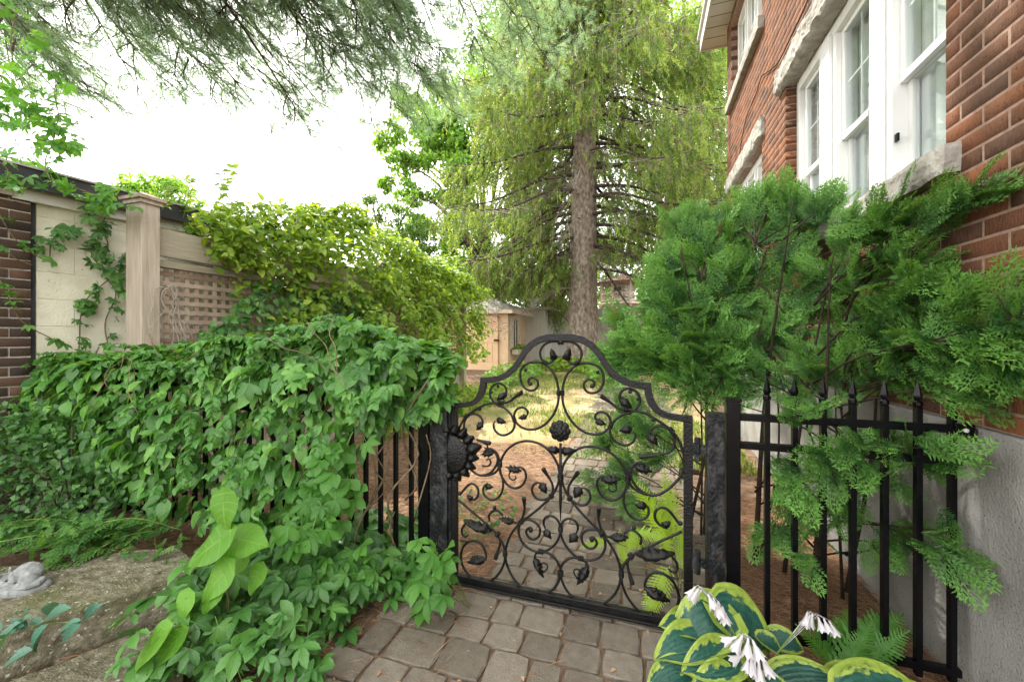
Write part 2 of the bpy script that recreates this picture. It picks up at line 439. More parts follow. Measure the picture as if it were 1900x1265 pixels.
M['stem'] = noise_mat('vine_stem', [(0.3,(0.09,0.06,0.035)),(0.7,(0.2,0.15,0.09))], scale=30, rough=0.8, bump=0.4)
M['greenstem'] = noise_mat('green_stem', [(0.3,(0.09,0.15,0.035)),(0.7,(0.17,0.24,0.06))], scale=20, rough=0.6, bump=0.1)
M['shedwall'] = noise_mat('shed_paint', [(0.3,(0.46,0.33,0.2)),(0.7,(0.56,0.41,0.26))], scale=6, rough=0.7, bump=0.2, piece=0.2)
M['sheddoor'] = noise_mat('shed_door_paint', [(0.3,(0.5,0.34,0.2)),(0.7,(0.58,0.4,0.25))], scale=6, rough=0.65, bump=0.15, piece=0.2)
M['shingle'] = noise_mat('roof_shingle', [(0.25,(0.33,0.31,0.28)),(0.75,(0.52,0.5,0.46))], scale=12, rough=0.9, bump=0.5, piece=0.4)
M['cedarshingle'] = noise_mat('cedar_shingle', [(0.25,(0.14,0.09,0.06)),(0.75,(0.3,0.2,0.14))], scale=12, rough=0.9, bump=0.5, piece=0.4)
M['greyboard'] = noise_mat('grey_fence_paint', [(0.3,(0.4,0.39,0.35)),(0.7,(0.52,0.51,0.46))], scale=5, rough=0.75, bump=0.15, stretch=(3,3,0.3), piece=0.3)
M['paleboard'] = noise_mat('pale_timber', [(0.3,(0.46,0.38,0.28)),(0.7,(0.6,0.52,0.42))], scale=7, rough=0.7, bump=0.15)
M['terracotta'] = noise_mat('planter', [(0.3,(0.4,0.36,0.27)),(0.7,(0.5,0.46,0.36))], scale=8, rough=0.8, bump=0.2)
# glass: a thin sheet that mirrors a little and lets the curtain through
m, t, o = nodes('window_glass')
g_ = t.nodes.new('ShaderNodeBsdfGlossy'); g_.inputs['Roughness'].default_value = 0.02; g_.inputs['Color'].default_value = (0.95,0.97,1,1)
tp = t.nodes.new('ShaderNodeBsdfTransparent'); tp.inputs['Color'].default_value = (0.9,0.93,0.93,1)
fr = t.nodes.new('ShaderNodeLayerWeight'); fr.inputs['Blend'].default_value = 0.5
pw = t.nodes.new('ShaderNodeMath'); pw.operation = 'POWER'; pw.inputs[1].default_value = 3.0; t.links.new(fr.outputs['Facing'], pw.inputs[0])
mr = t.nodes.new('ShaderNodeMath'); mr.operation = 'MULTIPLY_ADD'; mr.inputs[1].default_value = 0.5; mr.inputs[2].default_value = 0.02; mr.use_clamp = True
t.links.new(pw.outputs[0], mr.inputs[0])
mxs = t.nodes.new('ShaderNodeMixShader'); t.links.new(mr.outputs[0], mxs.inputs[0]); t.links.new(tp.outputs[0], mxs.inputs[1]); t.links.new(g_.outputs[0], mxs.inputs[2])
t.links.new(mxs.outputs[0], o.inputs['Surface']); M['glass'] = m

# foliage
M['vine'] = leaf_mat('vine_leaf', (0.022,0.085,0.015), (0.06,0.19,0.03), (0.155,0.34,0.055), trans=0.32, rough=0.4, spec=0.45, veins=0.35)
M['sunvine'] = leaf_mat('fence_vine_leaf', (0.08,0.18,0.022), (0.16,0.28,0.032), (0.27,0.38,0.05), trans=0.45, rough=0.45, spec=0.35, veins=0.25)  # sunlit yellow is put into these leaf colours
M['creeper'] = leaf_mat('creeper_leaf', (0.026,0.09,0.018), (0.052,0.16,0.03), (0.1,0.24,0.045), trans=0.3, rough=0.38, spec=0.45, veins=0.35)
M['creeperlit'] = leaf_mat('creeper_leaf_lit', (0.05,0.16,0.03), (0.08,0.22,0.04), (0.12,0.3,0.055), trans=0.5, rough=0.42, spec=0.35, veins=0.3)  # lit copy of the creeper leaf: light put into the brighter colour
M['bluecreeper'] = leaf_mat('creeper_leaf_bluish', (0.03,0.1,0.065), (0.05,0.145,0.095), (0.08,0.2,0.12), trans=0.2, rough=0.38, spec=0.5, veins=0.35)
M['redbud'] = leaf_mat('redbud_leaf', (0.075,0.2,0.022), (0.12,0.28,0.032), (0.18,0.36,0.05), trans=0.4, rough=0.5, spec=0.3, veins=0.4)
M['shrubleaf'] = leaf_mat('dark_shrub_leaf', (0.022,0.075,0.018), (0.042,0.12,0.026), (0.075,0.18,0.04), trans=0.25, rough=0.4, spec=0.4)
M['weed'] = leaf_mat('weed_leaf', (0.04,0.13,0.03), (0.075,0.19,0.04), (0.13,0.27,0.055), trans=0.35, rough=0.5, spec=0.3)
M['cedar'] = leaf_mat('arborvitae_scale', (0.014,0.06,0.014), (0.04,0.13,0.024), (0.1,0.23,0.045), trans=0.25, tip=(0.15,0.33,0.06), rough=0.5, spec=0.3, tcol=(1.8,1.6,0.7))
M['cedardead'] = leaf_mat('arborvitae_brown', (0.2,0.08,0.03), (0.32,0.13,0.05), (0.4,0.18,0.07), trans=0.2, rough=0.7, spec=0.2, tcol=(1.2,1,0.7))
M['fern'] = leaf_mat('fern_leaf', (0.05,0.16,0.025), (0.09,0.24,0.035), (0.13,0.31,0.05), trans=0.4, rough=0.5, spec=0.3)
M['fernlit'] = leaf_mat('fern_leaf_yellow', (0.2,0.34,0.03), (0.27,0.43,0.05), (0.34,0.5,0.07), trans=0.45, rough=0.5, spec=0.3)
M['pine'] = leaf_mat('pine_needle', (0.11,0.2,0.135), (0.175,0.27,0.18), (0.26,0.36,0.22), trans=0.5, tcol=(1.6, 1.6, 1.0), rough=0.45, spec=0.4)
M['spruce'] = leaf_mat('spruce_needle', (0.05,0.1,0.022), (0.12,0.205,0.04), (0.28,0.37,0.085), trans=0.35, rough=0.5, spec=0.3)
M['sprucedry'] = leaf_mat('spruce_dry_twigs', (0.1,0.085,0.05), (0.17,0.14,0.08), (0.26,0.22,0.13), trans=0.2, rough=0.8, spec=0.1, tcol=(1.2,1.1,0.8))
M['walnut'] = leaf_mat('broadleaf_light', (0.07,0.18,0.03), (0.13,0.27,0.045), (0.22,0.38,0.075), trans=0.45, rough=0.5, spec=0.3)
M['bgleaf'] = leaf_mat('broadleaf_far', (0.05,0.12,0.035), (0.09,0.18,0.05), (0.15,0.26,0.07), trans=0.4, rough=0.5, spec=0.3)
M['grass'] = leaf_mat('grass_blade', (0.07,0.17,0.025), (0.13,0.25,0.035), (0.3,0.33,0.1), trans=0.35, rough=0.5, spec=0.25)
M['petal'] = leaf_mat('white_petal', (0.6,0.57,0.6), (0.68,0.65,0.68), (0.75,0.72,0.74), trans=0.35, rough=0.5, spec=0.3, tcol=(1,1,1))
# ================================================================== SETTING: ground, lawn, path
def vnoise(x, y, s, seed=0):
    """cheap smooth noise on arrays"""
    g = np.random.default_rng(seed).random((64, 64))
    x = np.asarray(x)*s; y = np.asarray(y)*s
    xi = np.floor(x).astype(int); yi = np.floor(y).astype(int)
    fx = x-xi; fy = y-yi; fx = fx*fx*(3-2*fx); fy = fy*fy*(3-2*fy)
    a = g[xi % 64, yi % 64]; b = g[(xi+1) % 64, yi % 64]; c = g[xi % 64, (yi+1) % 64]; d = g[(xi+1) % 64, (yi+1) % 64]
    return (a*(1-fx)+b*fx)*(1-fy)+(c*(1-fx)+d*fx)*fy
def sheet(name, xs, ys, zf, m, kind='structure', parent=None):
    X, Y = np.meshgrid(xs, ys, indexing='ij')
    Z = zf(X, Y)
    V = np.stack([X, Y, Z], -1).reshape(-1, 3)
    nx, ny = len(xs), len(ys)
    i = np.arange(nx*ny).reshape(nx, ny)
    a, b, c, d = i[:-1, :-1].ravel(), i[1:, :-1].ravel(), i[1:, 1:].ravel(), i[:-1, 1:].ravel()
    T = np.concatenate([np.stack([a, b, c], 1), np.stack([a, c, d], 1)])
    o = npobj(name, V, T, m, parent)
    if kind: o['kind'] = kind
    return o
far = lambda a, b, n: np.linspace(a, b, n)
sheet('ground', np.concatenate([[-150, -60, -25], far(-12, 8, 81), [25, 60, 150]]), np.concatenate([[-150, -40, -10], far(-3, 16, 96), [25, 60, 150]]),
      lambda x, y: gz(x, y) - 0.012 + 0.03*(vnoise(x+40, y+40, 1.7, 3)-0.7)*((y > 1.5) & (np.abs(x) < 13)), M['soil'])
LX0, LX1, LY0, LY1 = -3.45, 1.0, 4.3, 15.2
sheet('lawn', far(LX0, LX1, 46), far(LY0, LY1, 90), lambda x, y: gz(x, y) + 0.002 + 0.022*vnoise(x+30, y, 2.3, 4) - .06*np.clip((4.9+1.5*(vnoise(x+9, y+2, 1.9, 6)-.3)-y)/.8, 0, 1), M['lawn'])
# --- path of tumbled pavers; every stone its own object
PX0, PX1 = -0.82, 0.34
pm = MB()
pm.box((-1.3, -1.2, -0.1), (0.1, 1.86, 0.013))
path = pm.build('path', M['soil']); tag(path, kind='structure')
paver_meshes = []
for k in range(6):
    r = np.random.default_rng(50+k)
    b = 0.035
    V, n = [], 4
    def rim(hx, hy, z, j):
        p = []
        for sx, sy in ((-1,-1),(-0.3,-1),(0.4,-1),(1,-1),(1,0),(1,1),(0.3,1),(-0.4,1),(-1,1),(-1,0)):
            cxy = 0.93 if abs(sx*sy) == 1 else 1.0
            p.append((sx*hx*cxy + r.normal(0, j), sy*hy*cxy + r.normal(0, j), z + r.normal(0, j*0.6)))
        return p
    V = rim(0.5, 0.5, -0.5, 0.004) + rim(0.5, 0.5, 0.4, 0.012) + rim(0.472, 0.472, 0.5, 0.009)
    fs = [tuple(range(20, 30))]
    for a in (0, 10):
        for q in range(10):
            fs.append((a+q, a+(q+1) % 10, a+10+(q+1) % 10, a+10+q))
    me = bpy.data.meshes.new('paver'); me.from_pydata(V, [], fs); me.materials.append(M['paver']); paver_meshes.append(me)
r = np.random.default_rng(5)
def lay_paver(x0, x1, y0, y1):
    me = paver_meshes[int(r.integers(6))]
    o = bpy.data.objects.new('paver', me)
    x, y = (x0+x1)/2, (y0+y1)/2
    link(o, path, (x, y, gz(x, y) + 0.0 + r.normal(0, 0.0022)))
    g = 0.007
    o.scale = (x1-x0-g, y1-y0-g, 0.05)
    o.rotation_euler = (math.atan(0.046) if y > 3 else r.normal(0, 0.006), r.normal(0, 0.008), r.normal(0, 0.01))
y = 0.35; row = 0
while y < 8.6:
    d = float(r.choice([0.14, 0.165, 0.185], p=[.3, .45, .25]))
    if y < 1.86: x0, x1 = -1.28 + 0.25*max(0, y-1.0) + r.uniform(-.05, .05), 0.22
    else: x0, x1 = PX0 + r.uniform(-.06, .06), PX1
    x = x0
    while x < x1:
        w = float(r.choice([0.13, 0.165, 0.2, 0.235], p=[.2, .35, .3, .15]))
        lay_paver(x, x+w, y, y+d)
        x += w
    y += d
pm = MB()
V = [(PX0, 1.862, .013), (PX1, 1.862, .013), (PX1, 3, .013), (PX0, 3, .013), (PX1, 8.7, gz(0, 8.7)+.013), (PX0, 8.7, gz(0, 8.7)+.013)]
pm.add(V, [(0, 1, 2, 3), (3, 2, 4, 5)])
tag(pm.build('path_bed', M['soil']), kind='structure')

# ================================================================== BRICK HOUSE on the right
WX = 1.147; FZ = 1.0; HY0, HY1 = -0.6, 6.4; HZ = 5.72
OPEN = [(2.05, 3.926, 2.06, 3.437), (4.64, 6.115, 2.06, 3.31), (4.64, 6.115, 4.54, 5.58)]
house = thing('brick_house', 'red brick house with pale stone sills and white windows along the right side', 'house', (WX+1.5, 3, 0))
def inside(y0, y1, z0, z1, e=0.0):
    return any(y1 > a-e and y0 < b+e and z1 > c-e and z0 < d+e for a, b, c, d in OPEN)
# mortar bed with the openings left free
ysx = sorted({HY0, HY1-.004} | {q for o in OPEN for q in (o[0]-.0012, o[1]+.0012)}); zsx = sorted({FZ, HZ} | {q for o in OPEN for q in (o[2]-.0012, o[3]+.0012)})
mm = MB()
for a, b in zip(ysx[:-1], ysx[1:]):
    for c, d in zip(zsx[:-1], zsx[1:]):
        if not any((a+b)/2 > q[0]-.0012 and (a+b)/2 < q[1]+.0012 and (c+d)/2 > q[2]-.0012 and (c+d)/2 < q[3]+.0012 for q in OPEN):
            mm.box((WX+.0012, a, c), (WX+.1, b, d))
wall = mm.build('wall', M['mortar'], house)
# bricks
e = 0.0035
bv = [(0,-.5,-.5),(0,.5,-.5),(0,.5,.5),(0,-.5,.5)]
BT_V = np.array([(1.0, y, z) for _, y, z in bv] + [(0.018, y, z) for _, y, z in bv] + [(0.0, y*0.98, z*0.94) for _, y, z in bv])
qs = [(4,5,1,0),(5,6,2,1),(6,7,3,2),(7,4,0,3),(8,9,5,4),(9,10,6,5),(10,11,7,6),(11,8,4,7),(11,10,9,8)]
BT_T = np.array([t for a, b, c, d in qs for t in ((a, b, c), (a, c, d))])[:, ::-1]
brick_me = npmesh('brick', BT_V, BT_T, M['brick'], smooth=False)
rows = []
r = np.random.default_rng(21)
pit, crs, jt = 0.213, 0.067, 0.0105
z = FZ; k = 0
while z + crs < HZ + 0.02:
    z0, z1 = z + jt/2, z + crs - jt/2
    y = 1.867 - pit*14 + (pit/2 if k % 2 else 0)
    while y < HY1:
        segs = [(max(y, HY0)+jt/2, min(y+pit, HY1)-jt/2)]
        for a, b, c, d in OPEN:                       # trim at the jambs
            if z1 > c and z0 < d:
                new = []
                for s0, s1 in segs:
                    if s1 <= a or s0 >= b: new.append((s0, s1))
                    else:
                        if s0 < a: new.append((s0, a))
                        if s1 > b: new.append((b, s1))
                segs = new
        for s0, s1 in segs:
            if s1-s0 > 0.025: rows.append((s0, s1, z0, z1))
        y += pit
    z += crs; k += 1
rows = np.array(rows)
cy_, cz_ = (rows[:, 0]+rows[:, 1])/2, (rows[:, 2]+rows[:, 3])/2
u_ = CX + F*((WX*cT+cy_*sT)/(-WX*sT+cy_*cT)); v_ = CY - F*(cz_-H)/(-WX*sT+cy_*cT)
vis = (cy_ > 1.66) & (u_ < 1960) & (v_ > -30)
dist = np.hypot(np.hypot(WX, cy_), cz_-H) + np.where(vis, 0, 100)
near = set(np.argsort(dist)[:300].tolist())
bV, bT, bt = [], [], []
for i, (a, b, c, d) in enumerate(rows):
    dx = float(abs(r.normal(0, 0.0006)))*-1
    if i in near:
        o = bpy.data.objects.new('brick', brick_me)
        link(o, house, (WX+dx, (a+b)/2, (c+d)/2)); o.scale = (0.1, b-a, d-c)
        o.rotation_euler = (float(r.normal(0, .003)), 0, float(r.normal(0, .004)))
    else:
        bV.append(BT_V*np.array([0.1, b-a, d-c]) + np.array([WX+dx, (a+b)/2, (c+d)/2])); bT.append(BT_T + 12*len(bT)); bt.append(np.full(12, r.random()))
o = npobj('bricks', np.concatenate(bV), np.concatenate(bT), M['brick'], house, np.concatenate(bt), None, False); o['kind'] = 'stuff'
# far gable end, back of the house
MB().box((WX+.012, HY1-.003, FZ), (WX+6, HY1+.0, HZ)).build('gable_wall', M['brick'], house)
mm = MB().box((WX-.012, HY0, -0.25), (WX+.3, HY1, FZ-.004)).build('foundation', M['concrete'], house, bevel=0.01)
def stone(name, lo, hi, m, parent, seed, amp=0.008, div=(4, 40, 6), smooth=False):
    """a rough-faced stone block"""
    nx, ny, nz_ = div
    bm = bmesh.new(); bmesh.ops.create_cube(bm, size=1)
    me = bpy.data.meshes.new(name)
    V, Fs = [], []
    lo = np.array(lo, float); hi = np.array(hi, float)
    idx = {}
    def vid(i, j, k):
        if (i, j, k) not in idx:
            p = lo + (hi-lo)*np.array([i/nx, j/ny, k/nz_])
            q = Vector(p*1.0)
            d = np.array([mnoise.noise(q*9+Vector((seed, 0, 0))), mnoise.noise(q*9+Vector((0, seed, 5))), mnoise.noise(q*9+Vector((3, 0, seed)))])*amp
            d += np.array([mnoise.noise(q*28+Vector((seed, 0, 0))), mnoise.noise(q*28+Vector((0, seed, 5))), mnoise.noise(q*28+Vector((3, 0, seed)))])*amp*.6
            ed = sum((i in (0, nx), j in (0, ny), k in (0, nz_)))
            if ed >= 2:                                # worn arrises
                cc = (lo+hi)/2
                for ax, (w, n_) in enumerate(((i, nx), (j, ny), (k, nz_))):
                    if w in (0, n_): d[ax] -= np.sign(p[ax]-cc[ax])*amp*0.8
            idx[(i, j, k)] = len(V); V.append(p + d)
        return idx[(i, j, k)]
    for i in range(nx):
        for j in range(ny):
            Fs.append((vid(i,j,0), vid(i,j+1,0), vid(i+1,j+1,0), vid(i+1,j,0))); Fs.append((vid(i,j,nz_), vid(i+1,j,nz_), vid(i+1,j+1,nz_), vid(i,j+1,nz_)))
    for i in range(nx):
        for k in range(nz_):
            Fs.append((vid(i,0,k), vid(i+1,0,k), vid(i+1,0,k+1), vid(i,0,k+1))); Fs.append((vid(i,ny,k), vid(i,ny,k+1), vid(i+1,ny,k+1), vid(i+1,ny,k)))
    for j in range(ny):
        for k in range(nz_):
            Fs.append((vid(0,j,k), vid(0,j,k+1), vid(0,j+1,k+1), vid(0,j+1,k))); Fs.append((vid(nx,j,k), vid(nx,j+1,k), vid(nx,j+1,k+1), vid(nx,j,k+1)))
    bm.free()
    mb = MB(); mb.add(V, Fs)
    return mb.build(name, m, parent, smooth=smooth)
stone('sill', (WX-.055, 1.965, 1.945), (WX+.11, 4.02, 2.068), M['limestone'], house, 1.0, 0.006, (4, 70, 5))
stone('lintel', (WX-.05, 1.9, 3.43), (WX+.1, 4.105, 3.635), M['limestone'], house, 2.0, 0.016, (4, 70, 8))
stone('lintel', (WX-.045, 4.53, 3.315), (WX+.1, 6.3, 3.53), M['limestone'], house, 3.0, 0.012, (4, 50, 8))
stone('sill', (WX-.06, 4.56, 4.41), (WX+.11, 6.25, 4.54), M['limestone'], house, 4.0, 0.006, (4, 50, 4))
stone('sill', (WX-.055, 4.56, 1.945), (WX+.11, 6.25, 2.06), M['limestone'], house, 5.0, 0.006, (4, 50, 4))
def window(y0, y1, z0, z1, lites, mid, curtain=True):
    """triple double-hung window set back in its opening"""
    fx = WX + .078
    fr = MB()
    fw = 0.06
    fr.box((fx, y0+.001, z0), (fx+.12, y0+fw, z1)); fr.box((fx, y1-fw, z0), (fx+.12, y1-.001, z1))
    fr.box((fx-.004, y0+fw, z1-.085), (fx+.12, y1-fw, z1)); fr.box((fx-.012, y0+fw, z0), (fx+.12, y1-fw, z0+.045))
    for (a, b), (c, d) in zip(lites[:-1], lites[1:]):
        fr.box((fx-.002, b, z0+.045), (fx+.12, c, z1-.085))
        fr.box((fx-.022, b+.05, z0+.046), (fx-.003, c-.05, z1-.05))
    w = fr.build('window', M['white'], house, bevel=0.003)
    for a, b in lites:
        za, zb = z0+.045, z1-.085
        s = MB(); t_ = 0.035; X0 = fx+.03
        for (p, q, xx) in ((mid, zb, X0), (za, mid+.035, X0+.034)):
            s.box((xx, a+.001, p), (xx+.03, a+t_, q)); s.box((xx, b-t_, p), (xx+.03, b-.001, q))
            s.box((xx, a+t_, q-.035), (xx+.03, b-t_, q)); s.box((xx, a+t_, p), (xx+.03, b-t_, p+.04))
        s.build('sash', M['white'], w, bevel=0.002)
        g = MB(); g.box((X0+.012, a+t_, mid+.04), (X0+.016, b-t_, zb-.035)); g.build('pane', M['glass'], w)
        g = MB(); g.box((X0+.046, a+t_, za+.04), (X0+.05, b-t_, mid)); g.build('pane', M['glass'], w)
        mu = MB(); c = (a+b)/2
        mu.box((X0+.02, c-.006, mid+.04), (X0+.028, c+.006, zb-.035)); mu.box((X0+.0205, a+t_, (mid+zb)/2-.006), (X0+.0275, b-t_, (mid+zb)/2+.006))
        mu.build('muntin', M['white'], w)
        sc = MB()
        for q in range(3):
            sc.box((fx+.012, a+.004+q*.016, za), (fx+.02-q*.002, a+.012+q*.016, mid+.01))
        sc.build('screen_frame', M['screen'], w)
    # one net curtain with folds close behind the sashes
    cv = MB(); n = 110; a, b = y0-.1, y1+.35
    pts = [(fx+.118 + .012*math.sin(i*1.3)+.006*math.sin(i*2.9), a+(b-a)*i/n) for i in range(n+1)]
    V = [(x, y, zz) for zz in (z0-.02, z1+.02) for x, y in pts]
    cv.add(V, [(i, i+1, n+2+i, n+1+i) for i in range(n)])
    cv.build('curtain', M['curtain'], w, smooth=True)
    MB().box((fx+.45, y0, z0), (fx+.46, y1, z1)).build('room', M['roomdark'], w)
    return w
w1 = window(2.05, 3.926, 2.06, 3.437, [(2.13, 2.574), (2.79, 3.205), (3.46, 3.83)], 2.62)
window(4.64, 6.115, 2.06, 3.31, [(4.72, 5.1), (5.22, 5.55), (5.67, 6.03)], 2.55)
window(4.64, 6.115, 4.54, 5.58, [(4.72, 5.1), (5.22, 5.55), (5.67, 6.03)], 5.05)
MB().box((WX+.085, 2.545, 2.32), (WX+.095, 2.57, 2.36)).build('latch', M['blackpaint'], w1)
# eaves
ev = MB(); ev.box((0.86, HY0, 5.72), (WX+6, 6.72, 5.735)); eav = ev.build('soffit', M['soffit'], house)
gr = MB()
for q in range(34):
    gr.box((0.868, HY0+.215*q, 5.716), (WX, HY0+.215*q+.006, 5.7195))
gr.build('soffit_groove', M['twig'], eav)
ev = MB(); ev.box((0.835, HY0, 5.70), (0.859, 6.745, 5.9)); ev.box((0.86, 6.722, 5.70), (WX+6, 6.745, 5.9)); ev.build('fascia_board', M['soffit'], house)
ev = MB(); ev.add([(0.8, HY0, 5.9), (WX+6, HY0, 8.9), (WX+6, 6.78, 8.9), (0.8, 6.78, 5.9), (0.8, HY0, 5.95), (WX+6, HY0, 8.95), (WX+6, 6.78, 8.95), (0.8, 6.78, 5.95)],
                  [(0,3,2,1),(4,5,6,7),(0,1,5,4),(1,2,6,5),(2,3,7,6),(3,0,4,7)]); ev.build('roof', M['shingle'], house)
cb = [onX(u, v, WX-.012) for u, v in ((1512,-40),(1499,0),(1484,34),(1469,66),(1446,113),(1430,130),(1415,141),(1408,158),(1403,173),(1392,200),(1383,226),(1376,262),(1371,300))]
MB().tube(spline(cb, 5), 0.0045, 5).build('cable', M['blackpaint'], house, smooth=True)

# ================================================================== GARAGE WALL on the left
ga = R_(7); gB = np.array([-4.17, 1.90, 0]); gd = np.array([math.sin(ga), math.cos(ga), 0]); gn = np.array([math.cos(ga), -math.sin(ga), 0])
def gp(s, out, z): return gB + gd*s + gn*out + np.array([0, 0, z])
garage = thing('garage', 'low building with beige block wall, dark brick corner and black roof edge at left', 'building', gp(0, -.5, 0))
S_B = -0.245                      # where brick meets the painted blocks
def gbox(mb, s0, s1, o0, o1, z0, z1):
    return mb.obox(gp((s0+s1)/2, (o0+o1)/2, (z0+z1)/2), gd, gn, (0,0,1), (s1-s0)/2, (o1-o0)/2, (z1-z0)/2)
# painted block wall: each block a piece
bm_ = MB(); gbox(bm_, S_B+.02, 2.2, -.3, -.004, -.1, 2.36); bm_.build('wall', M['beige'], garage)
r = np.random.default_rng(31)
k = 0; z = 0.0
while z < 2.33:
    s = S_B+.02 - (0.2 if k % 2 else 0)
    while s < 1.6:
        a, b = max(s, S_B+.02)+.0015, s+.4-.0015
        if b-a > .05:
            x = MB(); gbox(x, a, b, -.02, float(r.normal(0, .0012)), z+.0015, min(z+.2, 2.36)-.0015); x.build('block', M['beige'], garage, bevel=0.003)
        s += .4
    z += .2; k += 1
# dark brick corner
gm = MB(); gbox(gm, -2.4, S_B-.01, -.3, .018, -.1, 2.5); gm.build('brick_bed', M['lightmortar'], garage)
db = npmesh('brick', np.stack([-BT_V[:, 0], BT_V[:, 1], BT_V[:, 2]], 1), BT_T[:, ::-1], M['darkbrick'], smooth=False)
z = 0.02; k = 0
while z < 2.42:
    s = S_B-.012
    first = .105 if k % 2 else .215
    j = 0
    while s > -1.5:
        L = first if j == 0 else .215
        a, b = s-L+.011, s
        o = bpy.data.objects.new('brick', db)
        link(o, garage, gp((a+b)/2, .03+float(r.normal(0, .002)), z+.029))
        o.scale = (.08, b-a, .057); o.rotation_euler = (float(r.normal(0, .006)), 0, -ga + float(r.normal(0, .008)))
        s -= L; j += 1
    z += .0685; k += 1
x = MB(); gbox(x, S_B-.012, S_B+.018, -.05, .004, 0, 2.36); x.build('joint_filler', M['fascia'], garage)
x = MB(); gbox(x, S_B-.1, 2.2, .003, .04, 2.29, 2.365); x.build('trim_board', M['white'], garage, bevel=.003)
x = MB(); gbox(x, -2.6, S_B-.1, .033, .06, 2.3, 2.4); x.build('soffit_board', M['wood'], garage)
x = MB(); gbox(x, -2.6, 2.3, -.3, .13, 2.365, 2.385); x.build('soffit', M['wood'], garage)
x = MB(); gbox(x, -2.6, 2.3, .105, .135, 2.36, 2.5); x.build('roof_edge', M['fascia'], garage, bevel=.004)
x = MB(); x.add([gp(-2.6,.15,2.5), gp(2.3,.15,2.5), gp(2.3,-4,3.0), gp(-2.6,-4,3.0), gp(-2.6,.15,2.515), gp(2.3,.15,2.515), gp(2.3,-4,3.015), gp(-2.6,-4,3.015)],
                [(0,3,2,1),(4,5,6,7),(0,1,5,4),(1,2,6,5),(2,3,7,6),(3,0,4,7)]); x.build('roof', M['shingle'], garage)

x = MB(); x.box((-4.5, 4.2, -.1), (-3.96, 7.6, 2.2)); x.build('rear_wall', M['beige'], garage)
x = MB(); x.box((-4.6, 4.15, 2.201), (-3.9, 7.65, 2.3)); x.build('rear_roof_edge', M['fascia'], garage)
# ================================================================== TIMBER LATTICE FENCE on the left
WF = -3.62
lf = thing('lattice_fence', 'weathered timber fence with square lattice panels smothered in vines on the left', 'fence', (WF-.1, 6, 0))
posts = [2.0, 4.95, 7.75]
for y in posts:
    p = MB(); p.box((WF-.185, y, -.1), (WF, y+.125, 2.375)); po = p.build('post', M['wood'], lf, bevel=.005)
    c = MB(); c.box((WF-.215, y-.03, 2.376), (WF+.03, y+.155, 2.4))
    c.add([(WF-.205,y-.02,2.401),(WF+.02,y-.02,2.401),(WF+.02,y+.145,2.401),(WF-.205,y+.145,2.401),(WF-.09,y+.06,2.45)], [(0,1,4),(1,2,4),(2,3,4),(3,0,4),(3,2,1,0)])
    c.build('post_cap', M['copper'], po)
    b = MB(); b.box((WF-.2, y-.012, 2.345), (WF+.013, y+.137, 2.3755)); b.build('cap_moulding', M['wood'], po)
r = np.random.default_rng(41)
for y0, y1 in zip(posts[:-1], posts[1:]):
    a, b = y0+.126, y1-.001
    g0 = gz(0, a)
    for z0, z1, x0, x1, nm in ((1.975, 2.2, WF-.12, WF-.085, 'board'), (1.885, 1.94, WF-.14, WF-.07, 'rail'), (0.55, .62, WF-.14, WF-.07, 'rail')):
        x = MB(); x.box((x0, a, z0), (x1, b, z1)); x.build(nm, M['woodh'], lf, bevel=.003)
    yy = a+.01
    while yy < b-.03:
        x = MB(); x.box((WF-.112, yy, .62), (WF-.104, yy+.035, 1.884)); x.build('lath', M['lath'], lf); yy += .078
    zz = .65
    while zz < 1.87:
        x = MB(); x.box((WF-.103, a, zz), (WF-.095, b, zz+.035)); x.build('lath', M['lath'], lf); zz += .078
    yy = a
    while yy < b-.05:
        e_ = min(yy+.145, b)
        x = MB(); x.box((WF-.12, yy+.002, g0-.05), (WF-.1, e_-.002, .549)); x.build('board', M['wood'], lf); yy += .145

# ================================================================== FAR FENCE, SHED, GAZEBO
gf = thing('board_fence', 'tall pale grey board fence across the far end of the garden behind the spruce', 'fence', (-1.5, 15.3, gz(0, 15.3)))
x = -6.0
r = np.random.default_rng(43)
while x < 4.5:
    b = MB(); yo_ = r.uniform(-.006, .006); b.box((x+.0012, 15.3+yo_, .4), (x+.1488, 15.325+yo_, 2.40+r.normal(0, .006))); b.build('board', M['greyboard'], gf); x += .15
b = MB(); b.box((-6, 15.27, 2.41), (4.5, 15.35, 2.46)); b.build('cap_rail', M['greyboard'], gf)
for z in (.8, 2.2):
    b = MB(); b.box((-6, 15.327, z), (4.5, 15.37, z+.09)); b.build('rail', M['greyboard'], gf)
SX1, SX0, SY0, SY1 = -3.74, -6.0, 10.9, 12.75
sz = float(gz(0, 10.9)) - .06
shed = thing('garden_shed', 'small tan garden shed with plank door and shuttered window at the end of the lawn', 'shed', (-4.9, 11.8, sz))
b = MB(); b.box((SX0, SY0, sz), (SX1, SY1, 2.08)); b.build('wall', M['shedwall'], shed)
r = np.random.default_rng(47)
z = sz+.02
while z < 2.05:                                   # lapped siding on the window side
    b = MB(); b.add([(SX1+.002, SY0+.1, z), (SX1+.022, SY0+.1, z), (SX1+.004, SY0+.1, z+.12), (SX1+.002, SY1, z), (SX1+.022, SY1, z), (SX1+.004, SY1, z+.12)],
                    [(0,1,2),(5,4,3),(0,3,4,1),(1,4,5,2),(2,5,3,0)]); b.build('siding_board', M['shedwall'], shed); z += .12
b = MB(); b.box((SX1-.14, SY0-.03, sz), (SX1+.024, SY0-.001, 2.07)); b.box((SX1+.0235, SY0-.03, sz), (SX1+.045, SY0+.12, 2.069)); b.build('corner_board', M['shedwall'], shed)
d = MB(); d.box((-4.95, SY0-.05, sz+.04), (-3.99, SY0-.004, 1.96)); dr = d.build('door', M['sheddoor'], shed, bevel=.004)
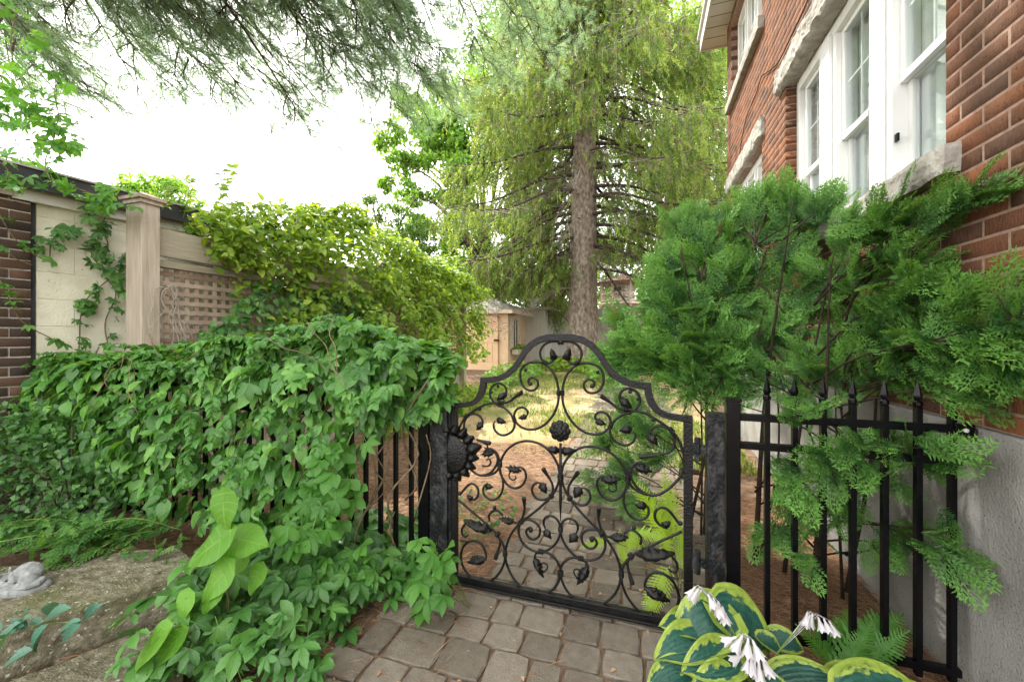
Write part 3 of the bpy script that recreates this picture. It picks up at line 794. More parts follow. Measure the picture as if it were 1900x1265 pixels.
for q in range(6):
    b = MB(); b.box((-4.95+.16*q+.006, SY0-.062, sz+.3), (-4.95+.16*(q+1)-.006, SY0-.0505, 1.7)); b.build('plank', M['sheddoor'], dr)
for z in (sz+.05, 1.15, 1.76):
    b = MB(); b.box((-4.94, SY0-.075, z), (-4.0, SY0-.0625, z+.16)); b.build('ledge', M['sheddoor'], dr)
b = MB(); b.box((-4.1, SY0-.11, 1.2), (-3.95, SY0-.076, 1.25)); b.ball((-3.97, SY0-.11, 1.225), .03); b.build('latch', M['blackpaint'], dr)
b = MB()
for y0, y1, z0, z1 in ((11.32,11.38,.98,1.9),(11.82,11.88,.98,1.9),(11.38,11.82,1.84,1.9),(11.38,11.82,.98,1.04),(11.585,11.615,1.04,1.84)):
    b.box((SX1+.02, y0, z0), (SX1+.06, y1, z1))
wn = b.build('window', M['paleboard'], shed)
b = MB(); b.box((SX1+.024, 11.38, 1.04), (SX1+.03, 11.82, 1.84)); b.build('pane', M['roomdark'], wn)
for y0 in (11.1, 11.9):
    b = MB(); b.box((SX1+.03, y0, .96), (SX1+.055, y0+.2, 1.92))
    for q in range(10): b.obox((SX1+.058, y0+.1, 1.03+.09*q), (1,0,.5), (0,1,0), (-.5,0,1), .012, .085, .03)
    b.build('shutter', M['paleboard'], shed)
b = MB(); b.box((SX1+.06, 11.2, .8), (SX1+.24, 12.0, .95)); bx = b.build('window_box', M['terracotta'], shed)
rf = MB()
oh = .22; A = (SX0-oh, SY0-oh); B = (SX1+oh, SY1+oh); zr, zp = 2.09, 2.62
rf.add([(A[0],A[1],zr),(B[0],A[1],zr),(B[0],B[1],zr),(A[0],B[1],zr),(A[0]+1.1,(A[1]+B[1])/2,zp),(B[0]-1.1,(A[1]+B[1])/2,zp)],
       [(0,1,5,4),(1,2,5),(2,3,4,5),(3,0,4),(3,2,1,0)])
rfo = rf.build('roof', M['shingle'], shed)
def shingles(parent, p0, p1, q0, q1, rows_, w, m, seed):
    """courses of shingles on the slope p0-p1 (eave) up to q0-q1 (ridge)"""
    rr = np.random.default_rng(seed); p0, p1, q0, q1 = map(lambda a: np.asarray(a, float), (p0, p1, q0, q1))
    for k in range(rows_):
        t0, t1 = k/rows_, (k+1.25)/rows_
        a0, a1 = p0+(q0-p0)*t0, p1+(q1-p1)*t0
        n = max(1, int(np.linalg.norm(a1-a0)/w))
        b0, b1 = p0+(q0-p0)*min(t1, 1), p1+(q1-p1)*min(t1, 1)
        nr = unit(np.cross(a1-a0, (b0+b1)/2-(a0+a1)/2)); nr = nr*np.sign(nr[2])
        for i in range(n):
            s0, s1 = (i+.03)/n, (i+.97)/n
            u0 = .5 if k % 2 else 0
            s0, s1 = min((i+u0+.03)/n, 1), min((i+u0+.97)/n, 1)
            if s1-s0 < .2/n: continue
            h = .018+.004*rr.random()
            c = [a0+(a1-a0)*s0+nr*h, a0+(a1-a0)*s1+nr*h, b0+(b1-b0)*s1+nr*.004, b0+(b1-b0)*s0+nr*.004]
            mb = MB(); mb.add(c+[c[0]-nr*h, c[1]-nr*h], [(0,1,2,3),(4,5,1,0)]); mb.build('shingle', m, parent)
shingles(rfo, (A[0],A[1],zr), (B[0],A[1],zr), (A[0]+1.1,(A[1]+B[1])/2,zp), (B[0]-1.1,(A[1]+B[1])/2,zp), 8, .3, M['shingle'], 1)
shingles(rfo, (B[0],A[1],zr), (B[0],B[1],zr), (B[0]-1.1,(A[1]+B[1])/2,zp), (B[0]-1.1,(A[1]+B[1])/2,zp), 8, .3, M['shingle'], 2)
b = MB(); b.box((A[0]-.01,A[1]-.025,zr-.1),(B[0]+.02,A[1]-.002,zr-.002)); b.box((B[0]+.002,A[1]-.001,zr-.1),(B[0]+.025,B[1],zr-.002)); b.build('eave_board', M['paleboard'], shed)
# second low roof with a white flue beyond the shed
b = MB(); b.box((-4.2, 13.35, .4), (-3.2, 14.6, 2.25)); 
annex = thing('flat_shed', 'low pale outbuilding with a square white vent behind the tan shed', 'shed', (-3.7, 14, .5))
b.build('wall', M['greyboard'], annex)
b = MB(); b.box((-4.3, 13.25, 2.251), (-2.9, 14.7, 2.33)); b.build('roof', M['shingle'], annex)
b = MB(); b.box((-3.75, 13.5, 2.331), (-3.57, 13.68, 2.62)); b.box((-3.78, 13.47, 2.621), (-3.54, 13.71, 2.66)); b.build('vent', M['white'], annex)
# gazebo on stilts beyond the fence
gc = at(1155, 560, 21); gc[2] = 3.05
gaz = thing('gazebo', 'raised wooden gazebo with shingled roof and railing beyond the far fence', 'gazebo', (gc[0], gc[1], .8))
n = 8; R = 1.15
pt = lambda k, rad, z: np.array([gc[0]+rad*math.cos(2*math.pi*(k+.5)/n), gc[1]+rad*math.sin(2*math.pi*(k+.5)/n), z])
b = MB(); b.add([pt(k, R+.1, 3.0) for k in range(n)] + [pt(k, R+.1, 3.1) for k in range(n)], [tuple(range(n))[::-1], tuple(range(n, 2*n))] + [(k, (k+1) % n, n+(k+1) % n, n+k) for k in range(n)])
b.build('deck', M['paleboard'], gaz)
for k in range(n):
    b = MB(); b.beam(pt(k, R, .6), pt(k, R, 4.15), .09, .09, (1,0,0)); b.build('post', M['paleboard'], gaz)
    b = MB(); b.beam(pt(k, R, 3.55), pt(k+1, R, 3.55), .06, .07); b.beam(pt(k, R, 3.2), pt(k+1, R, 3.2), .05, .06); rl = b.build('railing', M['paleboard'], gaz)
    for q in range(1, 7):
        p0 = pt(k, R, 3.23)*(1-q/7)+pt(k+1, R, 3.23)*q/7; p1 = p0 + np.array([0,0,.3])
        b = MB(); b.beam(p0, p1, .03, .03, (1,0,0)); b.build('baluster', M['paleboard'], rl)
rf = MB(); RR = 1.5
rf.add([pt(k, RR, 4.12) for k in range(n)] + [np.array([gc[0], gc[1], 4.62])], [(k, (k+1) % n, n) for k in range(n)] + [tuple(range(n))[::-1]])
gro = rf.build('roof', M['cedarshingle'], gaz)
for k in range(n):
    if pt(k+.5, 1, 0)[1] < gc[1]+.2:
        shingles(gro, pt(k, RR, 4.12), pt(k+1, RR, 4.12), pt(k, .06, 4.61), pt(k+1, .06, 4.61), 5, .3, M['cedarshingle'], 60+k)
b = MB(); c0 = gc + np.array([0, .1, 0])
b.box((c0[0]-.55, c0[1], 3.11), (c0[0]+.6, c0[1]+.8, 4.1)); b.build('cabin', M['paleboard'], gaz)
wq = MB()
for x0, x1, z0, z1 in ((-.5,-.46,3.5,4.0),(-.06,-.02,3.5,4.0),(-.46,-.06,3.96,4.0),(-.46,-.06,3.5,3.54),(-.275,-.245,3.54,3.96),(-.46,-.275,3.735,3.765),(-.245,-.06,3.735,3.765)):
    wq.box((c0[0]+x0, c0[1]-.05, z0), (c0[0]+x1, c0[1]-.003, z1))
gw = wq.build('window', M['paleboard'], gaz)
b = MB(); b.box((c0[0]-.46, c0[1]-.02, 3.54), (c0[0]-.06, c0[1]-.004, 3.96)); b.build('pane', M['roomdark'], gw)
b = MB(); b.box((c0[0]+.12, c0[1]-.03, 3.15), (c0[0]+.55, c0[1]-.003, 4.05)); b.build('door', M['white'], gaz)
# ================================================================== IRON FENCES AND GATE (all in the plane y = GY)
GY = 1.888
def gX(u): return float(onY(u, CY, GY)[0])
def finial(mb, x, z, s=1.0):
    mb.lathe([(.014*s, 0), (.017*s, .004), (.017*s, .016), (.012*s, .02)], (x, GY, z), n=8)
    mb.lathe([(.010*s, .02), (.0165*s, .034), (.0165*s, .04), (.001, .098)], (x, GY, z), n=4)
def iron_fence(name, label, xs, posts_, x0, x1, rails, hs=0.0096, zlow=0.06, ztop=1.06):
    t_ = thing(name, label, 'fence', ((x0+x1)/2, GY, 0))
    for a, b in posts_:
        p = MB(); p.box((a, GY-(b-a)/2, -.05), (b, GY+(b-a)/2, 1.05)); po = p.build('post', M['blackpaint'], t_, bevel=.003)
        c = MB(); c.box((a-.004, GY-(b-a)/2-.004, 1.051), (b+.004, GY+(b-a)/2+.004, 1.062)); c.build('post_cap', M['blackpaint'], po)
    for z in rails:
        p = MB(); p.box((x0, GY-.0125, z-.0145), (x1, GY+.0125, z+.0145)); p.build('rail', M['blackpaint'], t_, bevel=.002)
    for x in xs:
        p = MB(); p.box((x-hs, GY-hs-.003, zlow), (x+hs, GY+hs+.003, ztop)); po = p.build('picket', M['blackpaint'], t_, bevel=.0015)
        f = MB(); finial(f, x, ztop+.001, hs/.011); f.build('finial', M['blackpaint'], po)
    return t_
rx = [gX(u) for u in (1423, 1474, 1527, 1582, 1641, 1703, 1766)]
rf_ = iron_fence('iron_fence', 'short black iron picket fence between the gate and the brick house, with cedar poking through', rx, [(gX(1346), gX(1372))], gX(1372)+.001, WX-.05, (0.985, 0.868, .10))
for z in (.985,):
    b = MB(); b.box((WX-.075, GY-.022, z-.02), (WX-.02, GY+.022, z+.02)); b.lathe([(.03, 0), (.03, .008)], (WX-.026, GY, z-.012), (1,0,0), 12)
    br = b.build('wall_bracket', M['blackpaint'], rf_, bevel=.003)
    b = MB(); b.lathe([(.008, 0), (.007, .006), (.002, .008)], (WX-.0475, GY-.0225, z), (0,-1,0), 8); b.build('bolt', M['white'], br)
lx = [-1.195 - .0985*k for k in range(30)]
lfe = iron_fence('iron_fence', 'long black iron picket fence buried under a leafy vine left of the gate', lx, [(gX(781), gX(800)), (-4.12, -4.07)], -4.069, gX(781)-.001, (0.985, 0.868, .10))
for a, b, lab, u0 in ((gX(803), gX(835), 'black rusty gate post hung with vines on the latch side', 0), (gX(1310), gX(1342), 'thick black flaking gate post on the hinge side beside the cedar', 1)):
    t_ = thing('gate_post', lab, 'post', ((a+b)/2, GY, 0), 'square iron gate posts')
    p = MB(); p.box((a, GY-.036, -.08), (b, GY+.036, .985)); p.build('shaft', M['ironpost'], t_, bevel=.004)
    c = MB(); c.box((a-.002, GY-.038, .9855), (b+.002, GY+.038, .995)); c.build('cap', M['ironpost'], t_)
    if u0 == 0:
        p = MB(); p.box((b+.0005, GY-.02, 0.02), (b+.014, GY+.02, .98)); p.build('stop_bar', M['ironpost'], t_)

gate = thing('garden_gate', 'ornate black wrought iron garden gate with scrolls, leaves and an arched top', 'gate', (-.37, GY, 0.05))
AX = gX(1040)
SCL = {'A': (780, 600, 4.518), 'B': (1020, 600, 4.518), 'C': (780, 860, 4.518), 'D': (1020, 860, 4.218)}
def G(reg, pts):
    """traced crop pixels -> (x offset from the gate's centre line, z); everything is stored for the right half"""
    x0, y0, s = SCL[reg]; out = []
    for x, y in pts:
        p = onY(x0+x/s, y0+y/s, GY); out.append((abs(p[0]-AX) if False else p[0]-AX, p[2]))
    out = np.array(out)
    if out[:, 0].mean() < 0: out[:, 0] *= -1
    return out
def join(*ps): return np.vstack(ps)
# frame
outer = G('A', [(305,660),(360,664),(410,664),(450,658),(485,640),(512,605),(530,560),(541,500),(545,450),(600,450),(680,438),(745,405),(800,352),(840,285),(880,215),(930,155),(995,112),(1070,90),(1175,85)])
inner = G('A', [(305,706),(370,708),(430,703),(482,690),(525,662),(556,622),(575,575),(584,535),(588,500),(640,497),(700,483),(765,450),(825,394),(868,325),(905,260),(955,202),(1015,165),(1085,148),(1175,145)])
xl = gX(845)-AX; xe = -float(outer[0, 0])
EDGE = max(abs(gX(838)-AX), abs(gX(1289)-AX)); EDGE = .58
k_ = EDGE/outer[0, 0]
outer[:, 0] *= k_; inner[:, 0] *= k_
outer[-1, 0] = inner[-1, 0] = 0
STW = .036; ZB0, ZB1 = .05, .085
ztop_ = outer[0, 1]
b = MB()
for sgn in (1, -1):
    nq = len(outer); V = []
    for yy in (GY-.014, GY+.014):
        V += [(AX+sgn*p[0], yy, p[1]) for p in outer] + [(AX+sgn*p[0], yy, p[1]) for p in inner]
    fs = []
    for i in range(nq-1):
        fs += [(i, i+1, nq+i+1, nq+i), (2*nq+i, 3*nq+i, 3*nq+i+1, 2*nq+i+1), (i, 2*nq+i, 2*nq+i+1, i+1), (nq+i, nq+i+1, 3*nq+i+1, 3*nq+i)]
    fs.append((0, nq, 3*nq, 2*nq))
    if sgn < 0: fs = [f[::-1] for f in fs]
    b.add(V, fs)
    xo, xi = AX+sgn*EDGE, AX+sgn*(EDGE-STW)
    b.box((min(xo, xi), GY-.0145, ZB0), (max(xo, xi), GY+.0145, inner[0, 1]-.0005))
b.box((AX-EDGE+STW, GY-.014, ZB0), (AX+EDGE-STW, GY+.014, ZB1))
b.box((AX-EDGE+STW, GY-.03, ZB0-.004), (AX+EDGE-STW, GY-.0142, ZB0+.008))
b.build('frame', M['iron'], gate, bevel=.0025)
BAR = .0062
def bars(curve, r=BAR, end=None, taper=True, mirror=(1, -1), name='scroll'):
    c = spline(curve, 7)
    n = len(c)
    rr = np.full(n, r)
    if taper: rr[-10:] = np.linspace(r, r*.55, min(10, n))
    for s in mirror:
        if s == -1 and abs(curve[:, 0]).max() < 1e-6: continue
        mb = MB(); mb.tube([(AX+s*p[0], GY, p[1]) for p in c], rr, 8)
        mb.build(name, M['iron'], gate, smooth=True)
def collar(p, ang=0, r=.012, mirror=(1, -1)):
    for s in mirror:
        mb = MB(); d = np.array([s*math.cos(ang), 0, math.sin(ang)])
        for h in (-.009, 0, .009):
            mb.lathe([(r*.8, h-.004), (r, h-.002), (r, h+.002), (r*.8, h+.004)], (AX+s*p[0], GY, p[1]), d, 10)
        mb.build('collar', M['iron'], gate, smooth=True)
def iball(p, r=.009, mirror=(1, -1)):
    for s in mirror:
        mb = MB(); mb.ball((AX+s*p[0], GY, p[1]), r, 10); mb.build('ball', M['iron'], gate, smooth=True)
def ileaf(base, tip, wid=.45, lobes=3, bulge=.25, mirror=(1, -1), curl=0.0, lob=.3):
    """a hammered leaf: ridged, lobed, bowed towards the viewer, 2 mm thick"""
    base = np.asarray(base, float); tip = np.asarray(tip, float)
    d = tip-base; L = np.linalg.norm(d); d /= L; sd = np.array([-d[1], d[0]])
    nt_, nw = 16, 6
    for s in mirror:
        V, fs = [], []
        for i in range(nt_+1):
            t = i/nt_
            w = L*wid*(math.sin(math.pi*min(t**.75, 1))**.8*(1-lob+lob*abs(math.cos(lobes*math.pi*t))) + .04)
            if i == nt_: w = .002
            c = base + d*L*t + sd*curl*L*math.sin(math.pi*t/2)**2
            for j in range(nw+1):
                q = j/nw*2-1
                y = -bulge*L*math.sin(math.pi*t)*(1-.55*q*q) + .1*L*abs(q)*.5*(1 if abs(q) > .6 else .2) - .05*L*(1-abs(q))
                pp = c + sd*w*q - d*w*abs(q)*.25
                V.append((AX+s*pp[0], GY-.004+y, pp[1]))
        for i in range(nt_):
            for j in range(nw):
                a = i*(nw+1)+j; fs.append((a, a+1, a+nw+2, a+nw+1))
        mb = MB(); mb.add(V, fs); o = mb.build('leaf', M['iron'], gate, smooth=True)
        so = o.modifiers.new('thickness', 'SOLIDIFY'); so.thickness = .0028
def acanthus(base, tip, side=1, n=4, size=.5, mirror=(1, -1)):
    base = np.asarray(base, float); tip = np.asarray(tip, float); d = tip-base; L = np.linalg.norm(d); d = d/L; sd = np.array([-d[1], d[0]])*side
    ileaf(base, tip, .2, 4, .22, mirror, lob=.5)
    for k in range(1, n):
        p = base + d*L*(k/n)*.85
        for q in (1, -1):
            ileaf(p, p + (d*.55 + sd*q*.6)*L*size*(1-.12*k), .34, 2, .3, mirror)
# 1 big heart scrolls under the arch
s1 = join(G('A', [(932,512),(912,505),(905,488),(912,466),(935,453),(962,460),(983,485),(985,518),(965,550),(930,562),(890,550),(855,515),(838,460),(840,405),(865,358),(910,332),(970,323),(1035,338),(1095,388),(1135,455),(1154,530),(1160,590),(1150,680),(1110,770),(1050,840),(980,880),(910,888),(850,870),(805,830),(786,785),(793,742),(818,712),(855,703),(885,717),(900,745),(890,778)]))
bars(s1); iball(G('A', [(922,505)])[0], .011)
collar(G('A', [(1160,580)])[0], math.pi/2)
ileaf(G('A', [(893,775)])[0], G('A', [(822,795)])[0], .32, 3)
# 2 ring at the very top
bars(G('A', [(1165,152),(1110,150),(1060,165),(1020,200),(1004,245),(1012,290),(1040,325),(1078,332),(1108,315),(1122,290)]), taper=True)
collar(G('A', [(1040,325)])[0], .4)
ileaf(G('A', [(1128,305)])[0], G('A', [(1098,210)])[0], .36, 1, .35)
iball(G('A', [(1162,165)])[0], .009); iball(G('A', [(880,392)])[0], .009)
# 3 shoulder ring
bars(G('A', [(648,685),(610,650),(585,605),(588,555),(615,517),(660,503),(702,522),(720,562),(716,605),(700,630)])); iball(G('A', [(650,528)])[0], .009); iball(G('A', [(597,578)])[0], .008)
ileaf(G('A', [(716,585)])[0], G('A', [(640,645)])[0], .3, 2, .3)
# 4 long bar with a flared tail from the shoulder down to the big right ring
b1 = join(G('B', [(432,592),(500,655),(570,706),(640,722),(720,732),(800,752),(860,785),(935,832),(1015,892),(1078,975),(1118,1080),(1132,1180)]), G('D', [(1050,30),(1030,85),(990,140),(925,200),(855,240),(790,246),(722,218),(672,170),(638,110),(632,60),(655,20),(700,-2)]))
bars(b1); collar(G('B', [(640,722)])[0], 0); collar(G('B', [(1018,893)])[0], -.8); iball(G('A', [(497,718)])[0], .009)
def flare(base, tip, mirror=(1, -1)):
    base = np.asarray(base); tip = np.asarray(tip)
    for s in mirror:
        mb = MB(); pts = [base + (tip-base)*t for t in (0, .3, .6, .9, 1)]
        mb.tube([(AX+s*p[0], GY-.002*i, p[1]) for i, p in enumerate(pts)], [.006, .007, .0095, .0115, .0105], 8)
        mb.build('bar_end', M['iron'], gate)
flare(G('A', [(770,632)])[0], G('A', [(855,575)])[0])
acanthus(G('D', [(660,15)])[0], G('D', [(800,60)])[0], 1, 3, .5)
# 5 small curl hanging from the shoulder bar
bars(G('A', [(648,685),(700,705),(750,750),(780,800),(790,850),(770,900),(720,932),(670,932),(628,898),(613,850),(628,818)])); collar(G('A', [(785,800)])[0], 1.2)
ileaf(G('A', [(640,800)])[0], G('A', [(722,830)])[0], .34, 3)
# 6 inner curl by the hinge side with flared tail
bars(G('B', [(838,945),(838,908),(872,870),(930,860),(990,880),(1030,930),(1045,990),(1030,1050),(990,1083),(920,1103)])); flare(G('B', [(900,1105)])[0], G('B', [(748,1112)])[0])
ileaf(G('B', [(835,930)])[0], G('B', [(900,1015)])[0], .36, 3)
# 7 big middle rings
s7 = join(G('A', [(1168,1262),(1150,1180),(1095,1085),(1022,1020),(950,992),(880,985),(800,1005),(730,1055),(688,1120),(668,1185)]), G('C', [(672,70),(695,130),(745,188),(805,204),(858,175),(884,120),(878,65),(845,32),(805,30)]))
bars(s7); collar(G('A', [(665,1182)])[0], math.pi/2, .014)
acanthus(G('C', [(850,60)])[0], G('C', [(715,25)])[0], 1, 3, .5)
bars(G('C', [(800,70),(770,60),(745,85),(750,120),(780,135),(800,120),(795,100)]), .004)
# 8 ring next to the flower plate and the curl below it
bars(join(G('A', [(535,1075),(560,1055),(600,1052),(642,1090),(662,1150),(662,1200)]), G('C', [(630,70),(585,92),(535,100),(490,92)])))
bars(G('C', [(655,10),(668,70),(690,130),(692,200),(670,262),(630,297),(580,297),(535,258),(527,205),(548,170)])); ileaf(G('C', [(545,180)])[0], G('C', [(615,195)])[0], .4, 3)
bars(G('C', [(330,262),(400,180),(445,170),(480,205),(485,260),(455,300),(430,300)])); ileaf(G('C', [(440,300)])[0], G('C', [(390,255)])[0], .4, 3)
# 9 long lower diagonals + bottom loops
s9 = G('C', [(1168,100),(1150,180),(1100,270),(1020,350),(930,425),(850,480),(780,560),(737,640),(714,730),(722,830),(765,935),(832,1022),(905,1076),(990,1094),(1070,1078),(1138,1022),(1174,930),(1168,858),(1128,792),(1075,750),(1010,738),(970,752),(955,785)])
bars(s9); collar(G('C', [(848,482)])[0], .7, .014); collar(G('C', [(710,752)])[0], math.pi/2, .013); collar(G('C', [(1177,918)])[0], math.pi/2, .014); collar(G('C', [(1010,735)])[0], 0, .013)
collar((0, G('C', [(1175,110)])[0][1]), math.pi/2, .016, (1,)); collar((0, G('C', [(1175,550)])[0][1]), math.pi/2, .013, (1,))
acanthus(G('C', [(955,775)])[0], G('C', [(1035,950)])[0], 1, 4, .42)
bars(G('C', [(985,900),(1030,905),(1062,880),(1060,845),(1030,830),(1015,848)]), .004)
iball(G('C', [(970,1062)])[0], .0105); iball(G('C', [(510,965)])[0], .0105); iball(G('C', [(340,780)])[0], .009); iball(G('C', [(330,250)])[0], .01)
# 10 side shoots with flared tails
bars(G('C', [(1075,110),(1105,170),(1110,230),(1090,275),(1030,302),(970,287),(938,235),(942,188),(975,160),(1012,162)])); flare(G('C', [(1085,125)])[0], G('C', [(1030,38)])[0]); collar(G('C', [(1098,270)])[0], .9, .011)
ileaf(G('C', [(1015,160)])[0], G('C', [(1058,250)])[0], .42, 3)
bars(G('C', [(876,370),(862,430),(842,482)]), taper=False); flare(G('C', [(875,380)])[0], G('C', [(870,278)])[0])
# 12 / 13 inner lower curls
bars(G('C', [(845,485),(824,545),(832,612),(872,680),(940,725),(1010,738),(1080,715),(1140,660),(1172,580),(1165,500),(1130,452),(1085,436),(1045,455),(1033,500),(1048,545)])); ileaf(G('C', [(1045,550)])[0], G('C', [(1098,628)])[0], .42, 2)
bars(G('C', [(850,482),(900,468),(960,490),(1000,540),(996,600),(955,632),(912,618),(888,580),(895,548),(920,533),(942,548)])); iball(G('C', [(925,555)])[0], .012)
# 14 leafy side branch
bars(G('C', [(845,488),(800,494),(765,472),(735,445)]), .005); acanthus(G('C', [(790,490)])[0], G('C', [(660,450)])[0], 1, 4, .5)
bars(G('C', [(690,430),(645,392),(605,400),(575,432),(580,480)]), .006, taper=False); iball(G('C', [(622,368)])[0], .0105)
# 15 lower outer bar and corner loop
bars(G('C', [(322,305),(400,372),(480,440),(560,510),(625,572),(688,665),(708,745),(704,820),(670,902),(610,967),(540,992),(460,975),(390,912),(350,840),(340,760),(370,682),(430,645),(490,655),(530,700),(552,765),(552,800)])); collar(G('C', [(645,590)])[0], -.9, .012)
acanthus(G('C', [(555,790)])[0], G('C', [(395,820)])[0], 1, 4, .45); bars(G('C', [(520,830),(470,830),(435,810),(440,780),(465,775),(472,792)]), .004)
bars(G('C', [(645,592),(668,645),(662,700)]), taper=False); flare(G('C', [(664,690)])[0], G('C', [(632,792)])[0])
acanthus(G('C', [(600,560)])[0], G('C', [(365,470)])[0], -1, 5, .36); bars(G('C', [(380,500),(352,540),(350,585),(378,610),(405,595)]), .006)
bars(G('C', [(340,640),(370,650),(430,645)]), .005)
# centre rod, rosette and its two leaves
zt, zb = onY(1040, 822, GY)[2], onY(1040, 966, GY)[2]
mb = MB(); mb.tube([(AX, GY, zt), (AX, GY, zt-.15), (AX, GY, zb+.1), (AX, GY, zb)], [.0065, .007, .008, .002], 8); mb.build('centre_rod', M['iron'], gate, smooth=True)
ileaf((0.004, G('A', [(1165,1065)])[0][1]), G('A', [(1052,1040)])[0], .3, 3, .3)
rc = np.array([AX, GY-.012, onY(1038, 798, GY)[2]])
mb = MB(); mb.lathe([(.02, 0), (.016, .012), (.004, .02)], rc, (0,-1,0), 10)
ros = mb.build('rosette', M['iron'], gate, smooth=True)
for ring, (n, rad, sz_, dy) in enumerate(((8, .032, .021, 0), (7, .02, .017, -.008), (4, .009, .011, -.016))):
    for k in range(n):
        a = 2*math.pi*(k+.5*ring)/n
        mb = MB(); mb.ball(rc + np.array([rad*math.cos(a), dy, rad*math.sin(a)]), sz_, 8, (1, .45, 1)); mb.build('petal', M['iron'], ros, smooth=True)
# sunflower plate over the latch
fc = onY(843, 838, GY); fc[1] = GY-.032
mb = MB(); V, fs = [], []
n1, n2 = 9, 22
RD = .098
for i in range(n1+1):
    for k in range(n2+1):
        a = -math.pi/2 + math.pi*k/n2
        rr_ = RD*i/n1
        V.append((fc[0]-.012+rr_*math.cos(a)*1.05, fc[1]-.02*math.cos(rr_/RD*1.4) + .003*math.sin(i*2.6)*math.sin(k*2.3), fc[2]+rr_*math.sin(a)))
for i in range(n1):
    for k in range(n2):
        q = i*(n2+1)+k; fs.append((q, q+1, q+n2+2, q+n2+1))
mb.add(V, fs); sf = mb.build('flower_plate', M['iron'], gate, smooth=True); so = sf.modifiers.new('t', 'SOLIDIFY'); so.thickness = .008
mb = MB()
for i in range(1, 8):
    for k in range(2+i*2):
        a = -math.pi/2 + math.pi*(k+.5)/(2+i*2); rr_ = RD*i/8.3
        mb.ball((fc[0]-.012+rr_*math.cos(a), fc[1]-.02*math.cos(rr_/RD*1.4)-.001, fc[2]+rr_*math.sin(a)), .0045, 6)
mb.build('seed_boss', M['iron'], sf, smooth=True)
for k in range(10):
    a = math.pi*.56 - math.pi*1.08*k/9
    p0 = np.array([fc[0]-.012+RD*.9*math.cos(a)-AX, fc[2]+RD*.9*math.sin(a)]); p1 = p0 + np.array([math.cos(a), math.sin(a)])*(.066 if k not in (4,) else .085)
    ileaf(p0, p1, .4, 1, .5, (1,), lob=.1)
for pts in ([(430,1130),(425,1090),(445,1075),(465,1095),(450,1115)], [(520,1190),(565,1195),(590,1165),(575,1135),(552,1145)], [(530,1000),(560,1020),(560,1045),(535,1040)]):
    q = G('A', pts); q[:, 0] *= -1
    bars(q, .005, mirror=(1,), name='tendril')
# hinges
for v in (832, 1040):
    z = float(onY(1297, v, GY)[2]); mb = MB()
    mb.lathe([(.012, -.05), (.013, -.048), (.013, .048), (.012, .05)], (AX+EDGE+.018, GY-.012, z), (0,0,1), 10)
    mb.box((AX+EDGE-.004, GY-.02, z-.03), (AX+EDGE+.03, GY-.0145, z+.03)); mb.box((AX+EDGE+.02, GY-.02, z-.02), (gX(1310)+.004, GY-.008, z+.02))
    mb.build('hinge', M['ironpost'], gate, bevel=.001)
# ================================================================== LEAF SHAPES
def grid_leaf(nl, nw, wf, fold=.25, droop=.25, cup=0.0, wave=0.0, heart=0.0, seed=0, serr=0.0):
    """leaf of length 1 along +Y, normal +Z; wf(t) half width"""
    V, L = [], []
    r_ = np.random.default_rng(seed)
    ph = r_.random()*6
    for i in range(nl+1):
        t = i/nl
        w = wf(t)
        if serr and 0 < i < nl: w *= 1 + serr*(1 if i % 2 else -1)
        for j in range(nw+1):
            q = j/nw*2-1
            y = t - droop*.25*t*t - heart*abs(q)*(1-t)**4*1.0
            z = fold*abs(q)*w - droop*t*t*.55 + cup*w*q*q + wave*math.sin(9*t+ph+q*2)*abs(q)
            V.append((w*q, y, z)); L.append((q, t, 0))
    T = []
    for i in range(nl):
        for j in range(nw):
            a = i*(nw+1)+j; b, c, d = a+1, a+nw+2, a+nw+1
            T += [(a, b, c), (a, c, d)]
    return np.array(V), np.array(T), np.array(L, float)
ov = lambda wid, p=.62, q=.95: (lambda t: wid*(math.sin(math.pi*min(max(t, 0.0), 1)**p)**q if 0 < t < 1 else 0.004))
def rot_t(t, ang, tilt=0.0, s=1.0, off=(0, 0, 0)):
    V, T, L = t
    c, n = math.cos(ang), math.sin(ang)
    ct, st = math.cos(tilt), math.sin(tilt)
    W_ = V.copy()
    y, z = W_[:, 1]*ct - W_[:, 2]*st, W_[:, 1]*st + W_[:, 2]*ct
    W_[:, 1], W_[:, 2] = y, z
    x, y = W_[:, 0]*c + W_[:, 1]*n, -W_[:, 0]*n + W_[:, 1]*c
    W_[:, 0], W_[:, 1] = x, y
    return W_*s + np.array(off), T, L
def merge_t(ts):
    V, T, L, o = [], [], [], 0
    for v, t, l in ts:
        V.append(v); T.append(t+o); L.append(l); o += len(v)
    return np.concatenate(V), np.concatenate(T), np.concatenate(L)
OV = [grid_leaf(6, 2, ov(.31, .6), .3, d, wave=.02, heart=.12, seed=i) for i, d in enumerate((.2, .5, .75, .35))]
OVN = [grid_leaf(7, 2, ov(.24, .68), .35, d, wave=.02, seed=i+5) for i, d in enumerate((.3, .6, .8))]
OVL = [grid_leaf(4, 2, ov(.33, .6), .3, d, seed=i) for i, d in enumerate((.2, .5, .7))]
def palmate(seed, n=5, wid=.185, serr=.09, dr=.45, nl=9):
    r_ = np.random.default_rng(seed); ts = []
    for k in range(n):
        a = (k-(n-1)/2)*R_(47) + r_.normal(0, .08)
        s = (1.0, .93, .66, .5)[abs(k-n//2)]*r_.uniform(.92, 1.06)
        ts.append(rot_t(grid_leaf(nl, 2, ov(wid, 1.15), .35, dr*r_.uniform(.5, 1.5), serr=serr, seed=seed*9+k), a, r_.normal(0, .18), s))
    st = np.array([(-.012, 0, 0), (.012, 0, 0), (.01, -.45, -.05), (-.01, -.45, -.05)])
    ts.append((st, np.array([(0, 2, 1), (0, 3, 2)]), np.zeros((4, 3))))
    return merge_t(ts)
